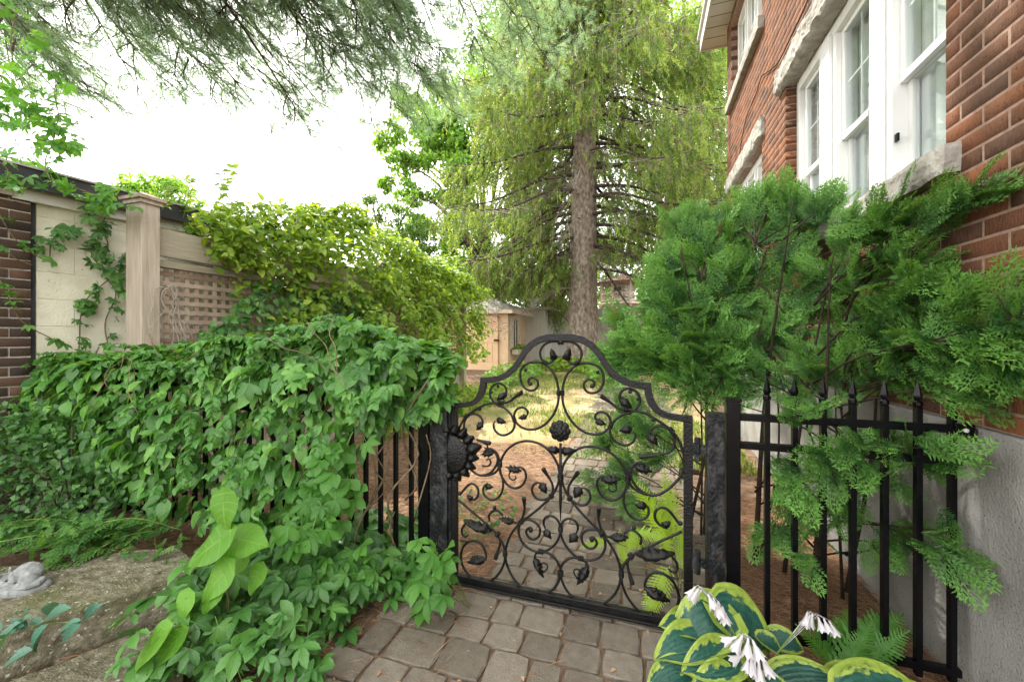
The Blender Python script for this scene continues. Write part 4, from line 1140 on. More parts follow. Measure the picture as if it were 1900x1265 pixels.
PALM = [palmate(s) for s in range(5)]
PALML = [palmate(s, nl=5) for s in range(4)]
TRI = [palmate(s+20, 3, .3, .07) for s in range(3)]
QUAD = [(np.array([(0,0,0),(.3,.45,.05),(0,1,-.1),(-.3,.45,.05)], float), np.array([(0,1,2),(0,2,3)]), np.zeros((4,3))),
        (np.array([(0,0,0),(.24,.5,-.05),(.02,1,-.25),(-.26,.5,.06)], float), np.array([(0,1,2),(0,2,3)]), np.zeros((4,3)))]
def lobed(seed):
    """feathery, deeply cut leaf"""
    r_ = np.random.default_rng(seed); ts = [grid_leaf(4, 2, lambda t: .025, .1, .3)]
    for k in range(5):
        y = .15+.17*k
        for s in (1, -1):
            ts.append(rot_t(grid_leaf(4, 2, ov(.2, .7), .3, .4, serr=.2, seed=k), s*R_(52), r_.normal(0, .15), .36*(1-.11*k), (0, y, -.09*y)))
    ts.append(rot_t(grid_leaf(4, 2, ov(.24, .7), .3, .4, serr=.2), 0, 0, .3, (0, .85, -.12)))
    return merge_t(ts)
LOB = [lobed(s) for s in range(3)]
def cedar_spray(seed, lev=2):
    """flat fan of scale-leaved shoots"""
    r_ = np.random.default_rng(seed); V, T, LC = [], [], []
    def shoot(p, a, L, w, z):
        d = np.array([math.sin(a), math.cos(a)]); s = np.array([d[1], -d[0]]); o = len(V)
        for q, (t, ww) in enumerate(((0, .5), (.45, 1), (1, 0.05))):
            c = p + d*L*t
            for sg in (-1, 1):
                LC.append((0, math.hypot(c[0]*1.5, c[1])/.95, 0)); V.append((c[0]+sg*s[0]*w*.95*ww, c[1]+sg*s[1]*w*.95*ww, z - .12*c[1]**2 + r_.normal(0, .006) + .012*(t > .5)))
        T.extend([(o, o+1, o+3), (o, o+3, o+2), (o+2, o+3, o+5), (o+2, o+5, o+4)])
    n = 9
    bend = r_.normal(0, .1)
    for k in range(n+1):
        t = k/n; p = np.array([bend*t*t, t*.86])
        if k < n: shoot(p, bend*2*t, .1, .012, 0)
        for s in (1, -1):
            a = s*R_(40+r_.uniform(-7, 7)) + bend
            L = (.46*(1-t)**.75+.1)*r_.uniform(.8, 1.12)*(1 if t > .12 else .75)
            m_ = max(2, int(L/.068))
            dz = r_.normal(0, .03)
            for i in range(m_):
                tt = i/m_
                pp = p + np.array([math.sin(a*(1-.25*tt)), math.cos(a*(1-.25*tt))])*L*tt
                shoot(pp, a*(1-.3*tt), L/m_*1.25, .011, dz*tt)
                if i > 0:
                    for s2 in (1, -1):
                        LL = (.13*(1-tt)+.05)*r_.uniform(.7, 1.1)
                        shoot(pp, a+s2*R_(38), LL, .0115, dz*tt)
    return np.array(V), np.array(T), np.array(LC, float)
CED = [cedar_spray(s) for s in range(6)]
def fern_t(seed, n=22, wid=.2, curve=.5):
    r_ = np.random.default_rng(seed); ts = [grid_leaf(10, 1, lambda t: .008, 0, curve)]
    for k in range(1, n):
        t = k/n; L = wid*math.sin(math.pi*(t*.86+.12)**.8)
        y = t-curve*.25*t*t; z = -curve*t*t*.55
        for s in (1, -1):
            ts.append(rot_t(grid_leaf(7, 2, lambda q: .085*(1-.8*q)+.02, .1, .35, serr=.42, seed=k), s*R_(72-22*t), r_.normal(-.1, .12), L*1.05*r_.uniform(.9, 1.08), (0, y, z)))
    return merge_t(ts)
FERN = [fern_t(s, curve=c) for s, c in enumerate((.4, .7, 1.0))]
def needle_tuft(seed, n=27, L=.095, w=.0013, fwd=.45):
    r_ = np.random.default_rng(seed); V, T = [], []
    for k in range(n):
        a = r_.random()*2*math.pi; y0 = r_.uniform(-.05, .045); sp = r_.uniform(.35, 1.0)
        d = unit(np.array([math.cos(a)*sp, fwd+r_.uniform(-.1, .5), math.sin(a)*sp]))
        s = unit(np.cross(d, r_.normal(size=3)))*w
        p = np.array([0, y0, 0]); l = L*r_.uniform(.7, 1.1); o = len(V)
        V += [p-s, p+s, p+d*l+np.array([0, 0, -.012*r_.random()])]; T.append((o, o+1, o+2))
    return np.array(V), np.array(T), np.zeros((len(V), 3))
TUFT = [needle_tuft(s) for s in range(5)]
def spruce_sprig(seed, n=26):
    r_ = np.random.default_rng(seed); V, T = [], []
    def bl(p, d, L, w):
        d = unit(d); s = unit(np.cross(d, r_.normal(size=3)))*w; o = len(V)
        V.extend([p-s*.5, p+d*L*.5-s, p+d*L*.5+s, p+d*L]); T.extend([(o, o+1, o+2), (o+1, o+3, o+2)])
    for k in range(n):
        t = (k+.5)/n
        a = r_.random()*6.28
        p = np.array([.02*math.sin(t*5), t*.8, 0])
        bl(p, np.array([math.cos(a)*.8, .9, math.sin(a)*.8]), r_.uniform(.16, .28)*(1.05-t*.6), .03)
    return np.array(V), np.array(T), np.zeros((len(V), 3))
SPRIG = [spruce_sprig(s) for s in range(5)]
def rnd(n): return rng.random(n)
def N3(n): return rng.normal(size=(n, 3))

# ================================================================== VINE ON THE IRON FENCE
def vine_top(x):    # upper surface height
    return np.interp(x, [-4.5, -3.2, -2.4, -1.7, -1.1, -.95], [1.06, 1.19, 1.27, 1.35, 1.31, 1.18]) + .05*np.sin(x*3.1+.6) + .035*np.sin(x*7.7+1)
def vine_bot(x):    # how far the curtain hangs
    xs = [-4.5, -4.0, -3.3, -2.7, -2.2, -1.85, -1.62, -1.45, -1.2, -.98]
    ys = [.62, .45, .30, .2, .16, .22, .46, .76, .9, .95]
    return np.interp(x, xs, ys)
vn = thing('vine', 'broad green vine draped over the black fence left of the gate', 'vine', (-2.6, GY, 0))
n = 4700
x = rng.uniform(-4.35, -.97, n); u = rnd(n)
zt, zb = vine_top(x), vine_bot(x)
top = rnd(n) < .3
z = np.where(top, zt - .05*rnd(n), zb + (zt-zb)*(1-u**1.15))
h = (z-zb)/(zt-zb)
bul = (.10 + .22*np.sin(np.pi*np.clip(h, 0, 1)*.85+.25))*np.interp(x, [-4.4, -2.2, -1.3, -.95], [1.3, 1.1, .75, .35])
lay = rnd(n)**1.6                            # 0 = outermost
back = rnd(n) < .16
y = GY - bul*(1-lay*.75)
y = np.where(top, GY - bul*rng.uniform(-.8, 1, n), y)
y = np.where(back & ~top, GY + .12*rnd(n)+.02, y)
clump = vnoise(x+20, z+20, 5.5, 8)
y -= (clump-.5)*.3; z = z + (vnoise(x+3, y*0+9, 4.5, 18)-.5)*.12*top
keep = ~((clump < .2) & (rnd(n) < .4) & ~top)
P = np.stack([x, y, z], 1)
d = np.stack([rng.normal(.12, .5, n), -.45-.4*rnd(n), -.75+rng.normal(0, .35, n)], 1)
d[top] = np.stack([rng.normal(.2, .7, n), -.6-.5*rnd(n), .05+rng.normal(0, .35, n)], 1)[top]
nm = np.stack([rng.normal(0, .45, n), -.75+.2*rng.normal(size=n), .65+rng.normal(0, .3, n)], 1); nm[top, 2] += .9
Rm = frames(d, nm)
typ = np.where((x > -2.6) & (z > zt-.45) & (rnd(n) < .38), 4+rng.integers(0, 3, n), rng.integers(0, 4, n))
typ = np.where((typ < 4) & (rnd(n) < .35), 7+rng.integers(0, 3, n), typ)
S = np.where((typ >= 4) & (typ < 7), .1, .092)*rng.uniform(.5, 1.3, n)
score = lay + back*3 + np.linalg.norm(P - [0, 0, H], axis=1)*.25 + (~keep)*9
ki = np.where(keep)[0]
foliage(vn, OV+PALM[:3]+OVN, typ[ki], Rm[ki], P[ki], S[ki], rnd(len(ki)), M['vine'], 300, score[ki])
mb = MB()
for k in range(46):
    x0 = rng.uniform(-4.2, -1.1); a = rng.uniform(.3, 1.1)
    pts = [(x0+rng.normal(0, .05), GY-.02+rng.normal(0, .03), rng.uniform(0.0, .5))]
    for q in range(4): pts.append((pts[-1][0]+rng.normal(.03, .09), GY-.06+rng.normal(0, .05), pts[-1][2]+rng.uniform(.12, .26)))
    mb.tube(spline(pts, 4), rng.uniform(.0025, .006), 5)
for k in range(9):
    x0 = rng.uniform(-4.0, -1.3); p = np.array([x0, GY-.1-.15*rnd(1)[0], float(vine_top(np.array([x0]))[0])-.02]); pts = [p]
    for q in range(4): pts.append(pts[-1] + np.array([rng.uniform(.05, .14), rng.normal(-.03, .04), rng.normal(-.03-.02*q, .03)]))
    mb.tube(spline(pts, 4), .0022, 4)
mb.build('stem', M['stem'], vn, smooth=True)
# loose shoots that break the outline
mb = MB(); LP, LD, LN, LS = [], [], [], []
for k in range(95):
    x0 = rng.uniform(-4.2, -1.05); zt0 = float(vine_top(np.array([x0]))[0]); tp_ = rng.random() < .55
    p = np.array([x0, GY-(.1 if tp_ else .26), zt0-.02 if tp_ else rng.uniform(float(vine_bot(x0))+.15, zt0-.15)])
    dv = unit(np.array([rng.normal(.15, .6), -.6-.4*rng.random(), rng.uniform(.1, .8) if tp_ else rng.uniform(-.6, .2)])); pts = [p]
    for q in range(5): dv = unit(dv+np.array([0, 0, -.18])); pts.append(pts[-1]+dv*rng.uniform(.035, .055))
    c = spline(pts, 4); mb.tube(c, .0018, 4)
    for i in range(3, len(c), 2):
        for s_ in (1, -1):
            LP.append(c[i]); LD.append(unit(np.cross(dv, [0, 0, 1]))*s_*.8+dv*.6+rng.normal(0, .25, 3)+[0, 0, -.15]); LN.append(np.array([0, -.5, .8])+rng.normal(0, .3, 3)); LS.append(.075*(1.1-.65*i/len(c))*rng.uniform(.8, 1.2))
mb.build('stem', M['greenstem'], vn, smooth=True)
foliage(vn, OV+OVN, rng.integers(0, 7, len(LP)), frames(np.array(LD), np.array(LN)), np.array(LP), np.array(LS), .55+.43*rnd(len(LP)), M['vine'], 0, None, 'leaf', 'young_foliage')

# ================================================================== VINES ON THE LATTICE FENCE (sunlit)
fv = thing('fence_vine', 'sunlit yellow-green vine heaped along the top of the timber lattice fence', 'vine', (WF, 6, 1.5))
n = 15000
yy = 2.45 + (8.15-2.45)*rnd(n)**.9
amp = np.interp(yy, [2.2, 3.0, 4.5, 7, 7.6, 8.2], [.12, .45, .66, .78, .7, .3])
crest = 2.32 + amp*(.1+.85*vnoise(yy+5, yy*0+3, 1.4, 12)+.5*vnoise(yy+2, yy*0+8, 4.2, 19))
hang = np.interp(yy, [2.2, 2.9, 3.6, 5, 7, 9, 11], [2.05, 1.5, .75, .95, .8, .6, .5])
g = rnd(n)
z = np.where(g < .55, 2.1 + (crest-2.1)*rnd(n)**.6, hang + (2.3-hang)*rnd(n))
half = np.where(z > 2.2, .45*np.clip(1.15-(z-2.2)/np.maximum(crest-2.15, .05), .12, 1), .34)
x = WF - .02 + np.where(z > 2.2, rng.uniform(-1, 1, n)*half, .05+half*rnd(n)*np.interp(yy, [2.2, 3.5, 8, 11], [.5, .8, 1.1, 1.0]))
x = x + (vnoise(yy+1, z*1.5+4, 3.1, 33)-.5)*.45*np.clip((yy-2.6)/.8, 0, 1)
cl = vnoise(yy+11, z*2+7, 2.6, 9); keep = ~((cl < .3) & (rnd(n) < .75)) & ~((z < 2.15) & (cl < .45) & (rnd(n) < .5))
P = np.stack([x, yy, z], 1)
d = np.stack([.6+rng.normal(0, .6, n), rng.normal(-.15, .6, n), -.25+rng.normal(0, .45, n)], 1)
nm = np.stack([.45+rng.normal(0, .4, n), rng.normal(-.2, .4, n), .8+rng.normal(0, .3, n)], 1)
Rm = frames(d, nm); S = .092*rng.uniform(.6, 1.3, n)
ki = np.where(keep)[0]
score = P[:, 1] - .8*(x-WF)
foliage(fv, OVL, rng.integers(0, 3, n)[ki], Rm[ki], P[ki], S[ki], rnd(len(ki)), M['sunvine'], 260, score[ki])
mb = MB()
for k in range(90):
    y0 = rng.uniform(2.4, 10.2); p = np.array([WF+.03, y0, rng.uniform(1.2, 2.3)]); pts = [p]
    for q in range(5): pts.append(pts[-1] + np.array([rng.uniform(-.03, .06), rng.uniform(-.05, .3), rng.normal(.02, .1)]))
    mb.tube(spline(pts, 3), rng.uniform(.003, .008), 4)
# loose dead tendrils hanging at the post
for k in range(9):
    p = np.array([WF+.02, 2.16+.03*k*.3, 1.75-.03*rnd(1)[0]]); pts = [p]
    for q in range(5): pts.append(pts[-1] + np.array([rng.uniform(.0, .05), rng.normal(0, .04), -rng.uniform(.05, .16)]))
    mb.tube(spline(pts, 4), .0035, 4)
mb.build('stem', M['deadtwig'], fv, smooth=True)
# shoots breaking the outline of the heap
mb = MB(); LP, LD, LN, LS = [], [], [], []
for k in range(150):
    i = ki[rng.integers(0, len(ki))]; p = P[i]
    if p[2] < 1.6: continue
    dv = unit(np.array([rng.uniform(-.1, 1.0), rng.normal(-.1, .6), rng.uniform(.1, 1.2) if p[2] > 2.25 else rng.uniform(-.7, .1)])); pts = [p]
    for q in range(5): dv = unit(dv+np.array([.03, 0, -.14])); pts.append(pts[-1]+dv*rng.uniform(.04, .085))
    c = spline(pts, 4); mb.tube(c, .0022, 3)
    for j in range(3, len(c), 2):
        for s_ in (1, -1):
            LP.append(c[j]); LD.append(unit(np.cross(dv, [.3, 0, 1]))*s_*.8+dv*.6+rng.normal(0, .25, 3)); LN.append(np.array([.4, -.3, .8])+rng.normal(0, .3, 3)); LS.append(.085*(1.15-.6*j/len(c))*rng.uniform(.8, 1.2))
mb.build('shoot', M['greenstem'], fv, smooth=True)
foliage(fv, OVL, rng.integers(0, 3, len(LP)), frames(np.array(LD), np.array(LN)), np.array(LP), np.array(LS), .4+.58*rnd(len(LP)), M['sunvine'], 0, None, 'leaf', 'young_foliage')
# upright shoots against the sky
sh = []
shp = []
for (u0, v0), (u1, v1), dd in (((400,420),(412,318),3.9),((395,400),(432,312),4.0),((340,405),(352,330),3.6),((545,420),(528,372),5),((300,390),(318,352),3.4),((640,440),(628,405),5.6)):
    a, b = at(u0, v0, dd), at(u1, v1, dd); c = spline([a, (a+b)/2+np.array([.02,0,0]), b], 6); mbs = MB(); mbs.tube(c, .003, 4)
    mbs.build('shoot', M['greenstem'], fv, smooth=True)
    for k, p in enumerate(c[2:]):
        for s in (1, -1):
            sh.append(p); shp.append((s*.8*cT, s*.8*sT+rng.normal(0, .2), .35+rng.normal(0, .25)))
sh = np.array(sh); shp = np.array(shp)
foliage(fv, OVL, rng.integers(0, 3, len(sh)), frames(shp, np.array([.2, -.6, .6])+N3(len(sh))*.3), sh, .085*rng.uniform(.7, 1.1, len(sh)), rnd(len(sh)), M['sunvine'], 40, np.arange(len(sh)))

# shady creeper over the lattice just right of the first post
cv_ = thing('creeper', 'dark green creeper climbing the lattice beside the first timber post', 'vine', (WF+.05, 2.9, .8))
n = 1050
yy = 2.2+2.6*rnd(n)**.8; z = .75+1.15*rnd(n)**.9; lim = np.interp(yy, [2.2, 2.5, 3.0, 3.6, 4.9], [1.2, 1.45, 2.0, 2.0, 1.9])
z = np.minimum(z, lim-.2*rnd(n)); x = WF+.02+.14*rnd(n)
P = np.stack([x, yy, z], 1)
d = np.stack([.5+rng.normal(0, .4, n), rng.normal(-.1, .7, n), -.7+rng.normal(0, .4, n)], 1); nm = np.stack([.8+rng.normal(0, .3, n), -.5+rng.normal(0, .4, n), .5+rng.normal(0, .3, n)], 1)
foliage(cv_, OV, rng.integers(0, 4, n), frames(d, nm), P, .085*rng.uniform(.7, 1.3, n), rnd(n), M['creeper'], 200, yy - 2*(x-WF))
# creeper on the beige wall
wc = thing('creeper', 'five-fingered creeper climbing the beige block wall beside the timber post', 'vine', gp(.05, .02, .8))
mb = MB(); pts_all = []
for path_ in ([(205,660),(195,600),(215,545),(190,500),(200,450),(165,400),(180,365)], [(140,690),(147,640),(150,585),(165,550),(200,520)], [(190,500),(170,470),(180,430),(195,405)], [(92,487),(95,450),(110,435),(135,430)], [(215,545),(222,500),(228,470)]):
    w3 = []
    for (u, v) in path_:
        r3 = ray(u, v); o3 = np.array([0, 0, H]); t3 = np.dot(gp(0, .03, 0)-o3, gn)/np.dot(r3, gn); w3.append(o3+r3*t3)
    c = spline(w3, 7); mb.tube(c, .0045, 5); pts_all += list(c[2:])
mb.build('stem', M['stem'], wc, smooth=True)
pa = np.array(pts_all); pa = pa[rng.integers(0, len(pa), 95)]
pa = pa[(np.linalg.norm(pa[:, :2]-pa[:, :2].mean(0), axis=1) < 2)]
m_ = len(pa); pa = pa + gn*(.02+.06*rnd(m_))[:, None] + N3(m_)*.025
d = gn*.5 + np.array([0, 0, -.5]) + N3(m_)*.55; nm = gn*.9 + np.array([0, 0, .4]) + N3(m_)*.3
foliage(wc, PALM, rng.integers(0, 5, m_), frames(d, nm), pa, .082*rng.uniform(.6, 1.2, m_), rnd(m_), M['creeper'], m_, np.arange(m_))
# loose creeper strands over the dark bricks
bc = thing('creeper', 'thin straggling creeper strand trailing across the dark brick corner', 'vine', gp(-.6, .06, .6))
mb = MB(); pts_all = []
for path_ in ([(0,400),(25,440),(60,470),(95,487)], [(0,520),(20,560),(35,590),(60,610),(90,625),(120,640)], [(0,455),(30,480),(60,492)]):
    w3 = []
    for (u, v) in path_:
        r3 = ray(u, v); o3 = np.array([0, 0, H]); t3 = np.dot(gp(0, .075, 0)-o3, gn)/np.dot(r3, gn); w3.append(o3+r3*t3)
    c = spline(w3, 6); mb.tube(c, .0035, 4); pts_all += list(c[1:])
mb.build('stem', M['stem'], bc, smooth=True)
pa = np.array(pts_all); pa = pa[rng.integers(0, len(pa), 15)]; m_ = len(pa)
d = gn*.6 + np.array([0, 0, -.3]) + N3(m_)*.5; nm = gn*.5 + np.array([0, 0, .8]) + N3(m_)*.3
foliage(bc, PALM, rng.integers(0, 5, m_), frames(d, nm), pa+gn*.03, .075*rng.uniform(.7, 1.1, m_), rnd(m_), M['creeperlit'], m_, np.arange(m_))
# creeper along the roof edge and hanging at the top left
rc_ = thing('creeper', 'bright creeper spilling over the black roof edge and hanging from the pine at top left', 'vine', gp(.2, .1, 2.5))
mb = MB(); lv = []
for path_, dd, spread, cnt in (([(5,330),(45,318),(90,325),(140,348),(190,365),(215,362)], 2.9, .065, 66), ([(100,170),(108,215),(103,240),(98,265),(84,300),(95,335),(118,355)], 2.7, .035, 20),
                               ([(30,20),(20,80),(28,120),(55,160),(70,195),(75,235),(85,262)], 2.7, .10, 62), ([(0,140),(15,175),(40,190),(60,230)], 2.6, .1, 34), ([(60,255),(85,262),(120,265),(140,270)], 2.7, .03, 9), ([(0,300),(15,320),(5,350)], 2.55, .06, 14)):
    c = spline([at(u, v, dd) for u, v in path_], 8); mb.tube(c, .0035, 4)
    q = c[rng.integers(0, len(c), cnt)] + N3(cnt)*spread
    lv.append(q)
mb.build('stem', M['stem'], rc_, smooth=True)
lv = np.concatenate(lv); m_ = len(lv)
d = np.array([.2, -.3, -.25]) + N3(m_)*.55; nm = np.array([.3, -.5, .6]) + N3(m_)*.45
foliage(rc_, PALM, rng.integers(0, 5, m_), frames(d, nm), lv, .085*rng.uniform(.7, 1.2, m_), rnd(m_), M['creeperlit'], m_, np.arange(m_))

# ================================================================== GROUND CREEPER, SAPLING, WEEDS, SHRUB
gcr = thing('ground_creeper', 'low five-fingered creeper spreading at the foot of the fence by the gate', 'vine', (-1.5, 1.5, 0))
n = 520
u = rng.uniform(0, 1, n)
# footprint: between these photo points on the ground
foot = [np.array(at(uu, vv, 1.32*F/(vv-CY)))[:2] for uu, vv in ((210,1330),(600,1330),(600,1240),(665,1170),(835,1070),(800,1010),(560,1030),(420,1080))]
def inpoly(p, poly):
    x_, y_ = p[:, 0], p[:, 1]; c = np.zeros(len(p), bool); j = len(poly)-1
    for i in range(len(poly)):
        xi, yi = poly[i]; xj, yj = poly[j]
        c ^= ((yi > y_) != (yj > y_)) & (x_ < (xj-xi)*(y_-yi)/(yj-yi+1e-12)+xi); j = i
    return c
fa = np.array(foot); bb0, bb1 = fa.min(0)-.05, fa.max(0)+.05
q = rng.uniform(bb0, bb1, (9000, 2)); q = q[inpoly(q, foot)][:n]; n = len(q)
edge = np.interp(q[:, 0], [-2.2, -1.5, -1.1, -.9], [.36, .24, .17, .12])
P = np.stack([q[:, 0], q[:, 1], .03+edge*rnd(n)**.7], 1)
d = np.stack([rng.normal(.15, .6, n), -.6+rng.normal(0, .4, n), -.25+rng.normal(0, .25, n)], 1); nm = np.stack([rng.normal(0, .3, n), -.35+rng.normal(0, .25, n), 1+0*rnd(n)], 1)
foliage(gcr, PALM+TRI, rng.integers(0, 6, n), frames(d, nm), P, .1*rng.uniform(.6, 1.2, n), rnd(n), M['creeper'], 300, -P[:, 2])
mb = MB()
for k in range(60):
    i = rng.integers(0, n); mb.tube(spline([P[i]*[1,1,0]+[rng.normal(0,.03), .03, 0], P[i]*[1,1,.6], P[i]], 3), .002, 4)
mb.build('stem', M['greenstem'], gcr, smooth=True)
# climbing clumps in front of the gate post and hanging strand
gp2 = thing('creeper', 'fresh five-fingered creeper shoots climbing in front of the left gate posts', 'vine', (-1.1, 1.75, 0))
n = 46
px = [(rng.uniform(770, 830), rng.uniform(1000, 1130), 1.78+rng.normal(0, .06)) for k in range(26)] + [(rng.uniform(600, 720), rng.uniform(1010, 1120), 1.9) for k in range(20)]
P = np.array([at(a, b, c) for a, b, c in px]); n = len(P)
d = np.array([.1, -.7, -.35]) + N3(n)*.4; nm = np.array([0, -.6, .8]) + N3(n)*.3
foliage(gp2, PALM+TRI, rng.integers(0, 7, n), frames(d, nm), P, .09*rng.uniform(.8, 1.2, n), rnd(n), M['creeperlit'], n, np.arange(n))
mb = MB()
for p in P[::2]: mb.tube(spline([np.array([p[0]*.97, 1.8, -.02]), (p+np.array([p[0]*.97, 1.8, 0]))/2, p], 3), .0022, 4)
mb.build('stem', M['greenstem'], gp2, smooth=True)
# hanging strand of brighter leaves down the middle of the fence
hs_ = thing('creeper', 'pale hanging creeper strand dangling over the fence pickets left of the gate', 'vine', (-1.7, 1.6, .5))
px = []
for k in range(52):
    t = rnd(1)[0]; px.append((np.interp(t, [0, .5, 1], [640, 590, 570])+rng.normal(0, 26), 830+190*t+rng.normal(0, 12), 1.93-.08*t+rng.normal(0, .05)))
P = np.array([at(*q_) for q_ in px]); n = len(P)
d = np.array([.05, -.5, -.75]) + N3(n)*.35; nm = np.array([0, -.8, .5]) + N3(n)*.3
foliage(hs_, TRI+PALM, rng.integers(0, 5, n), frames(d, nm), P, .085*rng.uniform(.7, 1.2, n), rnd(n), M['creeperlit'], n, np.arange(n))
mb = MB(); mb.tube(spline([at(655, 800, 2.0), at(620, 880, 1.92), at(590, 950, 1.88), at(570, 1020, 1.83)], 6), .003, 5); mb.build('stem', M['greenstem'], hs_, smooth=True)
# redbud-like sapling with big pale leaves
hw = lambda t: .47*(math.sin(math.pi*min(max(t, .0), 1)**.5)**.75)*(1-.5*t**3) if 0 < t < 1 else .004
HEART = [grid_leaf(14, 8, hw, .16, d_, cup=-.15, wave=.04, heart=.42, seed=i+40) for i, d_ in enumerate((.3, .6, .2))]
LONG = [grid_leaf(12, 6, ov(.3, .62, .9), .2, d_, wave=.02, heart=.1, seed=i+50) for i, d_ in enumerate((.3, .5))]
rbd = thing('sapling', 'young sapling with big pale green heart-shaped leaves in front of the vine', 'sapling', tuple(at(440, 1180, 1.7)*[1,1,0]))
spec = [((415,930),(412,1003),.115,0,(0,-1,.35),1.62), ((410,1000),(330,1055),.135,0,(-.1,-.8,.8),1.58), ((415,1062),(360,1125),.12,0,(0,-.8,.6),1.55),
        ((440,1000),(500,1010),.10,0,(.2,-.6,.8),1.66), ((450,1040),(420,1075),.09,0,(0,-.9,.5),1.66), ((345,1110),(330,1165),.1,0,(0,-.9,.5),1.5), ((400,1090),(365,1150),.1,0,(0,-.7,.7),1.54),
        ((315,1165),(220,1258),.15,3,(-.2,-.7,.8),1.4), ((345,1170),(265,1245),.13,3,(-.1,-.8,.6),1.42), ((480,1060),(455,1110),.09,0,(0,-.8,.6),1.66), ((305,1160),(272,1200),.09,3,(0,-.7,.8),1.42)]
P, D, Nn, S_, K = [], [], [], [], []
for (a, b, L, k, nm_, dd) in spec:
    p0, p1 = at(*a, dd), at(*b, dd-.04)
    P.append(p0); D.append(p1-p0); S_.append(np.linalg.norm(p1-p0)*.98); Nn.append(nm_); K.append(k)
foliage(rbd, HEART+LONG, K, frames(np.array(D), np.array(Nn, float)), np.array(P), np.array(S_), rnd(len(P)), M['redbud'], len(P), np.arange(len(P)))
mb = MB(); mb.tube(spline([at(425, 1240, 1.62), at(424, 1130, 1.62), at(418, 1050, 1.62), at(415, 1000, 1.62), at(413, 930, 1.63)], 5), .003, 6)
for p in P: mb.tube([p, p+np.array([.01, .03, -.012])], .0018, 4)
mb.build('stem', M['stem'], rbd, smooth=True)
# dark small-leaved shrub at far left
shb = thing('shrub', 'dark small-leaved shrub at the left edge below the brick corner', 'shrub', (-3.1, 1.5, 0))
n = 2400
P = N3(n); P = unit(P)*(rnd(n)**.35)[:, None]*np.array([.78, .36, .42]) + np.array([-3.55, 1.42, .50]); P = P[P[:, 2] > .05]; n = len(P)
d = unit(P-np.array([-3.55, 1.5, .4])) + N3(n)*.6 + np.array([.2, -.3, -.1]); nm = np.array([.2, -.4, .9]) + N3(n)*.4
foliage(shb, OVL, rng.integers(0, 3, n), frames(d, nm), P, .042*rng.uniform(.7, 1.3, n), rnd(n), M['shrubleaf'], 200, -(unit(P-[0,0,H])@np.array([0,0,0]) + P[:, 0]*.6 - P[:, 1]))
mb = MB()
for k in range(34):
    a = rng.random()*6.28; e_ = np.array([-3.55+.7*math.cos(a)*rng.random(), 1.42+.3*math.sin(a), .25+.6*rng.random()]); mb.tube(spline([(-3.5+rng.normal(0, .1), 1.5, 0), (np.array([-3.5, 1.5, 0])+e_)/2+N3(1)[0]*.04, e_], 4), .004, 4)
mb.build('stem', M['twig'], shb, smooth=True)
# sprawling weeds behind the stone
wd = thing('weeds', 'sprawling weeds with feathery cut leaves leaning over the stone slab', 'plant', (-2.7, 1.6, 0))
mb = MB(); LP, LD, LN = [], [], []
for k in range(20):
    u0 = rng.uniform(150, 390); a = at(u0, rng.uniform(960, 1010), 2.25)
    b = at(u0-rng.uniform(100, 300), rng.uniform(965, 1055), 2.0+rng.normal(0, .1)); a[2] = max(a[2], .05)
    c = spline([a, (a+b)/2+np.array([0, 0, .05]), b], 8); mb.tube(c, .0028, 4)
    for p in c[1:]:
        for s in (1, -1):
            if rng.random() < .8: LP.append(p); LD.append(unit(b-a)*.5 + s*np.array([.3, -.8, 0])*.7 + rng.normal(0, .2, 3)); LN.append(np.array([0, -.3, 1])+rng.normal(0, .25, 3))
for k in range(34):
    a = at(rng.uniform(180, 400), rng.uniform(985, 1040), 2.05); a[2] = .02; hgt = rng.uniform(.1, .26)
    for q in range(5): LP.append(a+np.array([rng.normal(0, .04), rng.normal(0, .04), hgt*(.4+.15*q)])); LD.append(rng.normal(0, .6, 3)+[0, -.5, .15]); LN.append(np.array([0, -.4, 1])+rng.normal(0, .3, 3))
mb.build('stem', M['greenstem'], wd, smooth=True)
n = len(LP)
foliage(wd, LOB, rng.integers(0, 3, n), frames(np.array(LD), np.array(LN)), np.array(LP), .085*rng.uniform(.7, 1.2, n), rnd(n), M['weed'], 240, rnd(n))
# bluish creeper on the stones
bl = thing('creeper_sprig', 'bluish green creeper sprig lying across the stone slabs', 'vine', tuple(at(60, 1160, 1.9)*[1,1,0]+[0,0,.15]))
spec = [((92,1142),(107,1108),1.72), ((80,1155),(126,1120),1.7), ((88,1158),(62,1205),1.66), ((90,1156),(70,1200),1.64), ((50,1165),(38,1142),1.74), ((45,1160),(-5,1180),1.74), ((60,1150),(85,1148),1.72), ((30,1170),(60,1135),1.75), ((0,1185),(35,1160),1.7), ((25,1165),(0,1210),1.7), ((150,1150),(118,1162),1.66), ((155,1150),(188,1118),1.66), ((152,1155),(140,1162),1.66), ((150,1158),(120,1184),1.64), ((60,1205),(15,1225),1.62), ((40,1140),(58,1128),1.76), ((5,1165),(-20,1150),1.7)]
P, D, S_ = [], [], []
for a, b, dd in spec:
    dd = 1.07*F/(max(a[1], b[1])-CY)
    p0, p1 = at(*a, dd), at(*b, dd); P.append(p0); D.append(p1-p0+np.array([0,-.02,0])); S_.append(max(np.linalg.norm(p1-p0)*1.25, .07))
n = len(P)
SING = [grid_leaf(10, 4, ov(.23, .8), .4, .35, serr=.05, seed=i+70) for i in range(3)]
foliage(bl, SING, rng.integers(0, 3, n), frames(np.array(D), np.array([0.1, -.45, 1])+N3(n)*.25), np.array(P), np.array(S_), rnd(n), M['bluecreeper'], n, np.arange(n))
mb = MB(); mb.tube(spline([at(-20, 1185, 1.42), at(30, 1168, 1.46), at(85, 1156, 1.48), at(150, 1153, 1.49)], 5), .0025, 5); mb.build('stem', M['greenstem'], bl, smooth=True)
